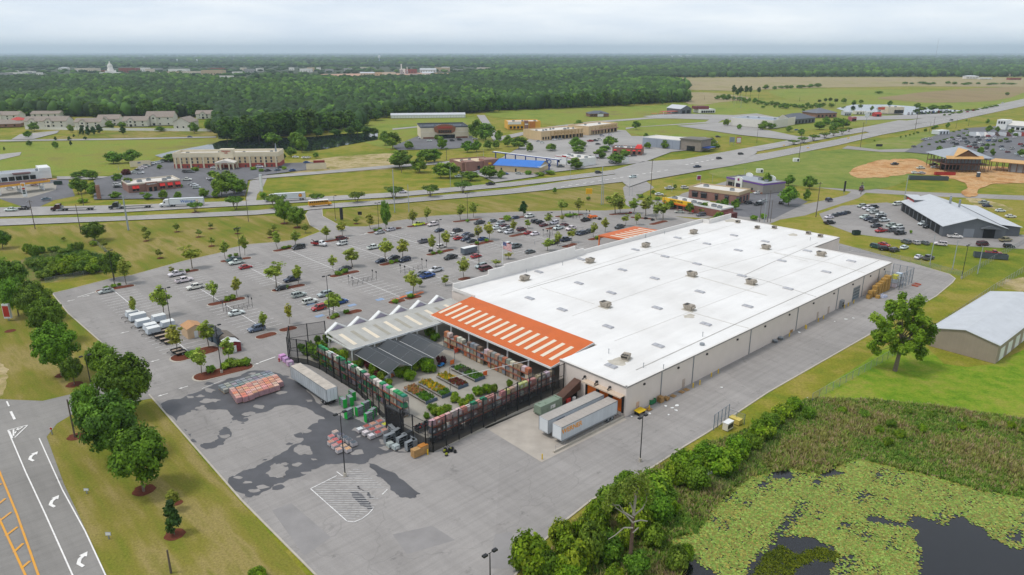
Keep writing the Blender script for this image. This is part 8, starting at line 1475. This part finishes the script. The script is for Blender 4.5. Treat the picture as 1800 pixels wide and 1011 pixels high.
for x,y,yt,mt,r in ((62,403,352,WP,.2),(142,408,360,WP,.18),(226,405,345,GP,.42),(694,374,298,GP,.26),(719,374,325,GP,.2),(437,390,332,WP,.14),(147,362,330,WP,.16),(1057,360,293,GP,.26),(1060,360,320,GP,.2),(1143,348,280,WP,.2),(1207,262,246,GP,.16),(1404,282,232,WP,.22),(1512,260,215,WP,.2),(1608,232,200,WP,.2),(1640,228,206,WP,.18),(1633,235,215,WP,.16),(1434,382,320,WP,.2),(1513,342,320,WP,.2),(1349,391,335,WP,.16),(1343,391,342,GP,.2),(1335,391,360,WP,.14),(1354,391,352,WP,.14),(1589,354,308,GP,.2),(1634,466,412,GP,.16),(1674,474,423,GP,.16),(1718,482,433,GP,.16),(1330,252,227,WP,.16),(1302,190,165,GP,.2),(1238,176,168,WP,.16),(1680,226,210,WP,.14),(1702,222,209,WP,.14),(57,238,223,WP,.16),(138,240,222,WP,.16),(792,330,293,GP,.12),(209,300,289,GP,.12),(1181,338,322,GP,.1),(1231,326,315,GP,.1),(1252,322,307,GP,.1),(1308,312,295,GP,.1),(1106,345,312,GP,.1),(1111,345,325,GP,.1),(301,1008,968,WP,.18),(132,769,703,WP,.18),(958,300,292,GP,.1),(850,292,262,GP,.1),(840,296,270,GP,.08),(1002,316,285,GP,.1),(1290,186,160,GP,.14)):
    upole(x,y,yt,'wooden utility pole' if mt is WP else 'grey steel pole',mt,r,1 if mt is WP and r>=.2 else 0)
for x,y,yt in ((1690,490,432),): lamp(x,y,HT(x,y,yt),2,'black twin-head lamp post on the grass by the repair shop',px=(x,y))
# ================================================================ FAR FOREST, TOWN, HORIZON
FORA=[(-150,206),(380,206),(384,246),(430,247),(520,239.5),(556,235),(590,229),(640,224),(640,222),(612,219),(640,213),(690,203),(822,200),(870,195.5),(900,194.5),(1000,190),(1060,187),(1140,183),(1213,179),(1186,172),(1196,166),(1212,157),(1150,143.5),(1055,140),(1060,138),(-150,138)]
FORB=[(-200,138.2),(1060,138.2),(1120,137.2),(1350,135.6),(2000,135.6),(2000,93.2),(-200,93.2)]
CLEAR=[[(1000,160),(1000,160.1),(1001,160)],[(455,137),(560,131),(700,129),(810,127),(800,137),(730,140),(560,141),(480,140)],[(375,146),(480,141),(490,147),(420,150),(380,151)],[(330,140),(440,137),(440,143),(340,147)]]
TOWN=[[(-50,124),(90,119.5),(130,118.5),(470,118.5),(520,119),(700,118),(830,118),(870,122),(820,137),(720,141),(500,136),(460,140),(400,143),(180,138),(110,141),(-50,141)]]
def forest():
    rs=np.random.default_rng(4); PX_=[];Y=560.0; Ys=[];Xs=[];Ws=[]
    while Y<26000:
        q=max(1,Y/1200); dY=11*q*q; w=9.5*q**.8; n=int(1.62*Y/w); x=(np.arange(n)+rs.random(n)*.9)*w-1.62*Y/2; Xs.append(x); Ys.append(Y+rs.random(n)*dY); Ws.append(np.full(n,w)); Y+=dY
    X=np.concatenate(Xs);Y=np.concatenate(Ys);Wd=np.concatenate(Ws)
    f=Y*C_+CH*S_; px=900+F*X/f; py=505.5+F*(CH*C_-Y*S_)/f
    m=inpoly_np(px,py,FORA)|inpoly_np(px,py,FORB)
    for c in CLEAR: m&=~inpoly_np(px,py,c)
    for c in TOWN: m&=~(inpoly_np(px,py,c)&(rs.random(len(X))<.75))
    X,Y,Wd=X[m],Y[m],Wd[m]; n=len(X)
    import bmesh as _b
    ics=[]
    for sub,k in ((2,4),(1,4)):
        L_=[]
        for i in range(k):
            b=_b.new(); _b.ops.create_icosphere(b,subdivisions=sub,radius=1); v=np.array([p.co[:] for p in b.verts]); fc=np.array([[q.index for q in t.verts] for t in b.faces]); b.free(); v=v*(.72+.5*rs.random((len(v),1))); L_.append((v,fc))
        ics.append(L_)
    pn=np.sin(X*.006+np.sin(Y*.0035)*2)+np.sin(Y*.0048+np.cos(X*.004)*2.5)+.6*np.sin(X*.021+Y*.013)
    h=(14+5*rs.random(n)+2.2*pn)*np.where(Y>4000,1.15+.25*np.sin(Y*.0011+X*.0004),1)
    f=Y*C_+CH*S_; tpx=900+F*X/f; tpy=505.5+F*(CH*C_-Y*S_)/f
    for c in TOWN: h*=np.where(inpoly_np(tpx,tpy,c),.55,1)
    cc=np.array([rgb(c) for c in ('2c4722','34542a','3d5f2a','4c7230','5d8432','38502e')]); idx=np.clip(((pn+2.6)/5.2*4+rs.normal(size=n)*1.3),0,5).astype(int); col=cc[idx]*(.55+.32*rs.random(n))[:,None]*np.array([1.05,1,.85])
    for nm,sel,L_ in (('forest',Y<2600,ics[0]),('far_forest',Y>=2600,ics[1])):
        V=[];Fq=[];C=[];o=0; ids=np.nonzero(sel)[0]; kind=rs.integers(0,4,len(ids))
        for k in range(4):
            ii=ids[kind==k]; v,fc=L_[k]; N=len(ii); a=rs.random(N)*6.283; ca,sa=np.cos(a),np.sin(a); r=Wd[ii]*.62*(.8+.5*rs.random(N)); hh=h[ii]*.5
            P=np.stack([X[ii][:,None]+r[:,None]*(v[None,:,0]*ca[:,None]-v[None,:,1]*sa[:,None]),Y[ii][:,None]+np.minimum(r,9)[:,None]*(v[None,:,0]*sa[:,None]+v[None,:,1]*ca[:,None]),(hh*1.05)[:,None]+hh[:,None]*v[None,:,2]],2)
            V.append(P.reshape(-1,3)); Fq.append((fc[None]+(np.arange(N)*len(v))[:,None,None]).reshape(-1,3)+o); C.append(np.repeat(col[ii],len(v),0)*(.85+.3*rs.random((N*len(v),1)))); o+=N*len(v)
        ob=OBJ(nm,numesh(nm,np.concatenate(V),np.concatenate(Fq),VC,np.concatenate(C))); ob['kind']='stuff'
forest()
# forest floor so that no meadow shows between crowns
SHEET('forest_floor',[(p[0],p[1]-1.5) for p in FORA[:-2]]+[(1060,137),(-150,137)],M('forest_floor','2f3d1c',.95,.2,.01),3)
SHEET('forest_floor',[(-200,137),(2000,134.5),(2000,93.4),(-200,93.4)],MATS['forest_floor'],2)
SHEET('dirt',[(455,137),(560,131),(700,129),(800,129),(780,137),(730,139.5),(560,140.5),(480,139.5)],M('mill_yard','b58f78',.95,.2,.02),5,2)
SHEET('sand',[(375,147),(470,142.5),(480,145),(420,149),(385,150)],SAND,5,2)
# individually visible trees along the forest edge
edge="400 250 205 34;418 250 206 34;437 248 200 36;455 245 202 36;474 243 198 38;492 241 196 36;508 239 192 36;526 239 194 36;545 237 190 38;562 234 196 32;580 231 196 32;598 228 194 30;614 225 194 28;628 236 210 26;645 238 222 20;658 238 224 18;390 240 208 30;640 221 200 26;660 212 190 28;680 207 186 26;385 222 196 26;615 238 222 20;590 239 226 20;560 241 226 20;530 242 226 22;420 252 232 22"
TL(edge,'edge','tall leafy tree','trees on the wooded pond bank')
low_trees((700,202),(880,196),16,'edge',24,22,'forest edge tree','trees along the forest edge',1.5); low_trees((885,195),(1150,183.5),26,'edge',23,18,'forest edge tree','trees along the forest edge',1.2); low_trees((0,205),(380,206),22,'edge',26,24,'forest edge tree','trees along the forest edge',2); low_trees((1150,183),(1213,179),8,'edge',15,12,'forest edge tree','trees along the forest edge',1)
TREE('edge',1164,184,166,12,'lone tall tree standing in front of the forest end',full=True)
# ---------------------------------------------------------------- the town
TWH=M('town_white','e8e4df',.8,.08,.05); TTAN=M('town_tan','c4ae90',.8,.08,.05); TRED=M('town_brick','8a4a40',.85,.1,.05); TGR=M('town_grey','a09ea0',.8,.1,.05); TBG=M('town_beige','d2c6b4',.8,.08,.05)
def tb(x0,x1,y,yt,mat,look,roof='flat',dep=None,rm=None,name='town_building'):
    A=G(x0,y); h=max(3,HT((x0+x1)/2,y,yt)); H=House(name,look,(x0,y),(x1,y),dep or max(14,(x1-x0)*MPP(x0,y)*.5),h*(.75 if roof!='flat' else 1),'building','buildings of the distant town',z=.8,full=False); H.wall(mat)
    if roof=='flat': H.flat(rm or FLATR,.8,mat)
    elif roof=='gable': H.gable(rm or WMET,h*1.05,'x',1,wallm=mat)
    else: H.hip(rm or SHING,h*1.05,1.5)
    k=max(2,min(10,int(H.w/9))); H.row(k,1,H.w-1,2.2,h*.15,h*.45,GLASS,proud=.2); return H
tw=[(103,119,123,119,TWH,'white domed hall','hip',None,WMET),(126,134,127,123.5,TWH,'white building'),(132,168,126.5,121,TBG,'pale long building'),(178,192,129,124.5,TRED,'low brick building'),(209,240,128.5,120.5,TRED,'long dark brick building'),(238,260,126,120,TWH,'white building'),(256,270,129,122,TBG,'beige building'),(270,284,126,120.5,TGR,'grey building'),(274,288,132.5,128,TWH,'white flat building'),(296,328,128,122.5,TWH,'long white building'),(290,315,131,127,TTAN,'tan flat building'),(318,352,131,126.5,TBG,'beige long building'),(354,391,133,124.5,TTAN,'large tan building'),(366,392,124.5,120.5,TRED,'brick building'),(380,407,140,134.5,TWH,'white roofed building'),(408,424,131.5,127,TWH,'white building'),(422,432,124.5,120,TBG,'small pale building'),(430,446,129,122,TGR,'grey building'),(283,302,146,141,TBG,'pale square building'),(302,318,148,145,TWH,'low white building'),(338,348,146,142,TRED,'small brick building'),(0,18,136,129,TGR,'grey building'),(10,40,133,128.5,TWH,'white sheds'),(28,50,131,127.5,TGR,'low grey building'),(40,58,129,126,TWH,'white building'),(22,30,128,125,TWH,'small white building'),(527,547,127.5,121.5,TWH,'white building'),(540,552,126,119.5,TTAN,'tan building'),(556,563,124.5,119.5,TWH,'small white building'),(572,585,127,122,TGR,'grey building'),(605,618,125.5,120.5,TGR,'grey building'),(508,516,124,119.5,TWH,'small white building'),(450,462,126,121,TWH,'white building'),(633,652,122,119,TBG,'pale long building'),(633,658,133,127.5,TBG,'long pale shed','gable'),(660,672,133,128,TTAN,'tan shed'),(672,694,133,128,TBG,'beige shed'),(703,712,131,122,TWH,'white mill building'),(712,732,129.5,122.5,TRED,'dark red shed'),(738,766,128,121,TWH,'white mill roof','gable'),(742,762,134.5,127,TWH,'white front shed','gable'),(764,790,126,119.5,TTAN,'tan mill building'),(776,790,124,118.5,TWH,'white shed','gable'),(796,813,126,122.5,TGR,'grey shed'),(720,740,136,131,TGR,'grey shed'),(838,866,122.5,119.5,TBG,'pale clearing shed'),(960,970,118,115.5,TWH,'small white building'),(1034,1042,115,112,TWH,'small white building'),(1122,1134,119,116.5,TWH,'small white building'),(1152,1164,119,116.5,TWH,'small white building'),(1232,1240,117,114.5,TWH,'small white building'),(1180,1216,100,98,TWH,'pale far building'),(1698,1720,139,133.5,TWH,'white curved barn','hip',None,WMET),(1723,1744,140,137.5,TWH,'low white barn','gable'),(1758,1776,135,129.5,TBG,'pale house','hip'),(1775,1795,141,138,TRED,'low red shed'),(64,72,132,128.5,TWH,'white shed'),(145,152,137,134,TWH,'small white house'),(170,176,138,135,TWH,'small white house'),(662,680,110,108,TWH,'far white building')]
for t in tw: tb(*t)
e=EMPTY('courthouse',G(196,134)+Vector((0,0,.8)),0); s=MPP(196,134); m=MB(); m.box(-16*s,14*s,-8*s,8*s,0,6*s,TWH); m.box(-5*s,5*s,-10*s,9*s,0,9*s,TWH); m.build('wall',e); m=MB(); m.lathe([(5*s,9*s),(5*s,12*s),(4.2*s,12.2*s),(4.2*s,15*s),(4.5*s,15.2*s)],TWH,14); m.build('drum',e); m=MB(); m.lathe([(4.4*s,15.2*s),(4.1*s,17.5*s),(3.1*s,19.6*s),(1.5*s,21*s),(1.2*s,21.2*s),(1.2*s,23*s),(.3*s,24.5*s)],M('dome_white','d6d3cc',.6,.05),14); m.build('dome',e); m=MB()
for k in range(8): m.box((-14+k*3.6)*s,(-13+k*3.6)*s,-8.1*s-.2,-8*s,1*s,4.6*s,GLASS)
m.build('windows',e); TAG(e,'white courthouse with a tall dome rising over the town trees','courthouse',full=True)
e=EMPTY('church',G(112,139)+Vector((0,0,.8)),0); s=MPP(112,139); m=MB(); m.box(-1.2*s,1.2*s,-1*s,1*s,0,4*s,TWH); m.box(-7*s,-1*s,-2*s,2*s,0,2*s,TRED); m.build('wall',e); m=MB(); m.box(-1.1*s,1.1*s,-1*s,1*s,4*s,9.5*s,TGR,(.05,.05)); m.build('spire',e); TAG(e,'small church with a pale spire among the town trees','church',full=True)
for x,y,yt,l in ((667,111,97.5,'white water tower standing above the forest horizon'),(312,111,104,'small white water tower left of the forest clearing'),(347,112,104.5,'second small white water tower right of the first')):
    e=EMPTY('water_tower',G(x,y)+Vector((0,0,.8)),0); h=HT(x,y,yt); r=h*.16; m=MB(); m.cyl((0,0,0),(0,0,h*.62),r*.55,r*.4,M('tower_blue_grey','8fa6b8',.6,.05),10); m.build('stem',e); m=MB(); m.lathe([(r*.5,h*.6),(r,h*.68),(r*1.05,h*.85),(r*.9,h*.95),(r*.3,h)],M('tower_white','e0e4e6',.5,.03),14); m.build('tank',e); TAG(e,l,'water tower',full=True)
e=EMPTY('radio_mast',G(1644,104)+Vector((0,0,.8)),0); h=HT(1644,104,68); m=MB(); r=1.1
for k in range(3): m.cyl((r*math.cos(k*2.1),r*math.sin(k*2.1),0),(r*math.cos(k*2.1),r*math.sin(k*2.1),h),.45,None,STEEL,5)
m.build('lattice',e); m=MB()
for k in range(24): m.box(-r,r,-r,r,h*k/24,h*k/24+.8,M('mast_red','9a5a54',.6,.05) if k%4<2 else STEEL)
m.build('braces',e); TAG(e,'thin lattice radio mast rising above the right horizon','radio mast',full=True)
for x,y,yt in ((706,131,113),(716,131,118)):
    e=EMPTY('mill_stack',G(x,y)+Vector((0,0,.8)),0); h=HT(x,y,yt); m=MB(); m.cyl((0,0,0),(0,0,h),h*.06,h*.05,TWH,8); m.build('stack',e); m=MB(); m.box(-h*.12,h*.12,-h*.1,h*.1,0,h*.45,TGR); m.build('base_block',e); TAG(e,'tall white stack at the sawmill' if x<710 else 'shorter white stack at the sawmill','chimney',full=True)
# ================================================================ LABELS
LMK="""215 550 by the hire trailers|187 512 at the lot's far left corner|325 495 by the lot's left lawn edge|412 462 by the island under the left lamp|500 503 by the middle left island|416 553 by the left cart corral|450 582 by the garden fence corner|565 530 near the garden gables|560 435 below the entrance drive|600 425 beside the entrance drive|612 477 above the middle cart corral|695 460 by the mid lot dark cars|675 409 at the lot top lamp|655 436 in the open middle bays|752 485 off the store's front corner|745 398 by the lime yellow pickup|768 438 by the motorcycle bed|772 410 above the motorcycle bed|822 422 in the tight middle rows|805 455 by the slate cargo trailer|850 473 close behind the front parapet|835 392 by the upper lamp bed|882 400 in the upper middle rows|905 436 left of the flag|932 446 just left of the flagpole|925 410 above the flag|925 383 by the cone-shaped tree|950 396 in the rows right of centre|990 400 in the rows above the flag|985 428 right of the flag|1020 411 by the small canopy's left trees|1040 390 near the orange rental truck|1090 400 above the small orange canopy|1120 378 on the top right mulch beds|1160 385 at the lot's right end|393 615 on the front mulch island|330 620 on the sheds' mulch island|355 655 at the yard end island|425 640 on the long front island
1175 345 by the yellow diner|1205 375 in front of the yellow diner|1270 370 behind the coffee shop|1335 348 by the purple trimmed restaurant|1385 345 right of the purple trimmed restaurant|1455 352 on the side road|1465 385 in the left repair lot row|1530 370 at the top of the repair lot|1530 388 in the repair lot's left rows|1560 392 in the repair lot's middle|1560 407 at the repair lot's near end|1625 398 by the repair shop bays|1555 438 on the grass behind the store|1610 430 on the grass before the garage|1620 456 by the tall lot poles|1690 425 at the garage's open end|1745 448 near the long slate dumpster|1750 365 on the grass behind the garage|1700 475 along the right hand fence|1588 350 beside the garage roof
30 372 at the left highway edge|90 352 at the petrol station mouth|35 335 under the petrol canopy|140 365 by the flatbed lorries|226 405 behind the left lawn|345 365 by the blue lettered lorry|460 362 by the entrance drive tree pair|560 360 by the school bus|700 350 on the middle highway|760 340 left of the barbecue turning|830 335 below the barbecue restaurant|1050 310 left of the highway junction|1110 318 at the highway junction|1225 300 right of the highway junction|1280 275 on the climbing highway|1430 245 on the far median|1500 235 at the supermarket turning|1610 215 on the distant highway|1720 200 far up the highway
255 297 in the bend beside the hotel|330 303 before the hotel porch|205 330 left of the brick diner|270 345 in front of the brick diner|340 325 right of the brick diner|375 320 in the diner's right car park|410 310 right below the hotel|420 330 at the hotel road junction|470 298 at the hotel's right corner|500 300 beyond the hotel's right corner|545 292 by the white screen wall|140 325 between petrol station and diner|210 285 behind the screen wall|290 272 left of the hotel roof|500 262 behind the hotel|150 237 on the tan strip meadow|90 250 along the meadow road|40 235 by the low brown house|110 212 by the first apartments|200 215 between the apartment blocks|290 215 by the third apartments|350 225 by the plain gabled block
700 280 left of the barbecue restaurant|770 300 in the oak clump|850 305 around the barbecue restaurant|900 305 before the car wash|750 255 left below the arched store|800 248 outside the arched store|850 240 right of the arched store|845 262 below the arched store|920 260 behind the car wash|945 303 at the car wash sign|1020 290 around the white fast food place|960 250 left of the strip malls|1000 248 outside the left strip mall|1060 240 outside the right strip mall|1045 258 between strip malls and diners|1090 275 around the red awning place|1150 260 left front of grey shop|1190 260 right front of grey shop|1250 260 by the highway billboards|1120 230 beyond the strip malls|1290 225 left of the farm store|1350 225 before the farm store|1400 228 right of the farm store|1460 222 below the grey hipped roofs|1510 205 in the roadside market yard|1560 205 before the dealership|1620 200 in the dealership row|1680 197 at the dealership's far end|1610 190 by the far pond bank|1500 185 left of the far pond|1430 183 behind the hipped roofs|1300 172 in the right pine clump
1610 240 on the supermarket verge|1600 260 at the supermarket entrance|1640 245 in the supermarket lot's left|1690 240 in the supermarket lot's upper part|1700 255 in the supermarket lot's middle|1735 245 by the bulk heaps|1740 262 in the supermarket lot's right|1790 255 at the supermarket lot's right edge|1760 272 beyond the unfinished building|1625 297 on the orange dirt|1640 305 at the building site bins|1660 268 behind the unfinished building
555 625 inside the left garden corner|590 635 under the long white canopy|560 605 behind the gabled canopy|660 660 by the side fence rack|700 660 under the shade cloths|750 640 at the shade cloth ends|780 715 by the front fence|850 690 by the canopy corner stock|760 590 under the orange canopy's far end|690 700 by the garden gate|600 690 along the old trailer|780 690 among the flower benches
945 965 at the belt's bottom end|1040 950 left of the dead pine|1110 960 around the dead pine|1100 880 above the dead pine|1170 870 right of the dead pine|1230 820 midway up the kerb belt|1320 770 at the belt's upper part|1395 720 at the belt's top end|1550 760 on the upper marsh|1640 740 under the lawn's edge|1760 755 on the right hand marsh|80 465 in the left hollow|130 450 at the hollow's far side|140 475 at the hollow's near side|60 440 at the hollow's left end|300 440 on the left lawn|370 408 on the lawn by the highway|480 410 on the lawn by the tree pair|540 405 at the lawn's drive corner|630 392 on the lawn by the drive
607 835 at the hatched yard box|1125 812 by the pond shrubs|860 1040 at the bottom frame edge|161 680 at the tree lined driveway|300 1000 on the bottom left lawn|132 765 at the driveway corner
30 130 at the town's left end|110 122 left of the courthouse|150 130 just left of the courthouse|220 125 right beside the courthouse|260 125 in the town centre|310 128 in the town's right half|370 128 at the town's right end|300 146 before the town|430 125 beyond the town's right end|535 124 between town and sawmill|600 124 left of the sawmill yard|660 130 at the sawmill yard|720 128 at the sawmill stacks|765 125 at the sawmill sheds|810 124 right of the sawmill|850 121 in a clearing past the sawmill|1000 115 in the central far forest|1150 117 in the right far forest|1200 99 on the horizon|1710 137 on the far right field|1775 136 at the far right houses|670 109 below the water tower
420 246 at the bank's left end|500 240 in the bank's middle|580 236 at the bank's right part|640 232 at the bank's tip|670 208 behind the bank|760 200 behind the white storage row|860 197 by the straight side road|930 193 left of the brown house|1020 190 behind the brown house|1110 186 left of the barns|1180 182 at the forest's right end|60 205 behind the leftmost apartments|170 206 behind the second apartments|280 206 behind the third apartments|360 206 behind the last apartments|1330 180 before the right pine clump|1380 188 in the belt's middle|1440 192 in the belt's right end|1400 155 in the tan field|1620 149 across the far right field|1740 149 at the far right field edge|1690 198 beside the distant highway|1380 192 behind the farm store"""
LM_=[]
for t in LMK.replace('\n','|').split('|'):
    a=t.split(' ',2); LM_.append((float(a[0]),float(a[1]),a[2]))
ORD=['','second','third','fourth','fifth','sixth','seventh','eighth','ninth','tenth','eleventh','twelfth','thirteenth','fourteenth','fifteenth','sixteenth']
from collections import defaultdict
bins=defaultdict(list)
for o,look,px,where,full in REG:
    if full: continue
    if px is None: px=PX(o.matrix_world.translation if o.parent else o.location)
    # ground squeezes towards the horizon: weigh rows more than columns when looking for the nearest landmark
    if len(look.split())>=8: bins[(look,'')].append((px[0],px[1],o)); continue
    k=2.2 if px[1]<330 else 1.3
    ph=min(LM_,key=lambda l:(l[0]-px[0])**2+(k*(l[1]-px[1]))**2)[2]
    bins[(look,ph)].append((px[0],px[1],o))
used=set(o['label'] for o,l,p,w,f in REG if f)
for (look,ph),L_ in bins.items():
    L_.sort(key=lambda t:(round(t[0],1),t[1])); n=len(L_)
    for i,(x,y,o) in enumerate(L_):
        base_=f'{look} {ph}'.strip()
        if n==1: s=base_
        elif n==2: s=base_+(', left one' if i==0 else ', right one')
        else: s=base_+(', leftmost one' if i==0 else ', rightmost one' if i==n-1 else f', {ORD[i]} from left' if i<16 else f', {i+1}th from left')
        while s in used: s+=' again'
        used.add(s); o['label']=s
for o,l,p,w_,f in REG:
    if not 4<=len(o['label'].replace(',',' ').split())<=16: print('LEN',o.name,o['label'])
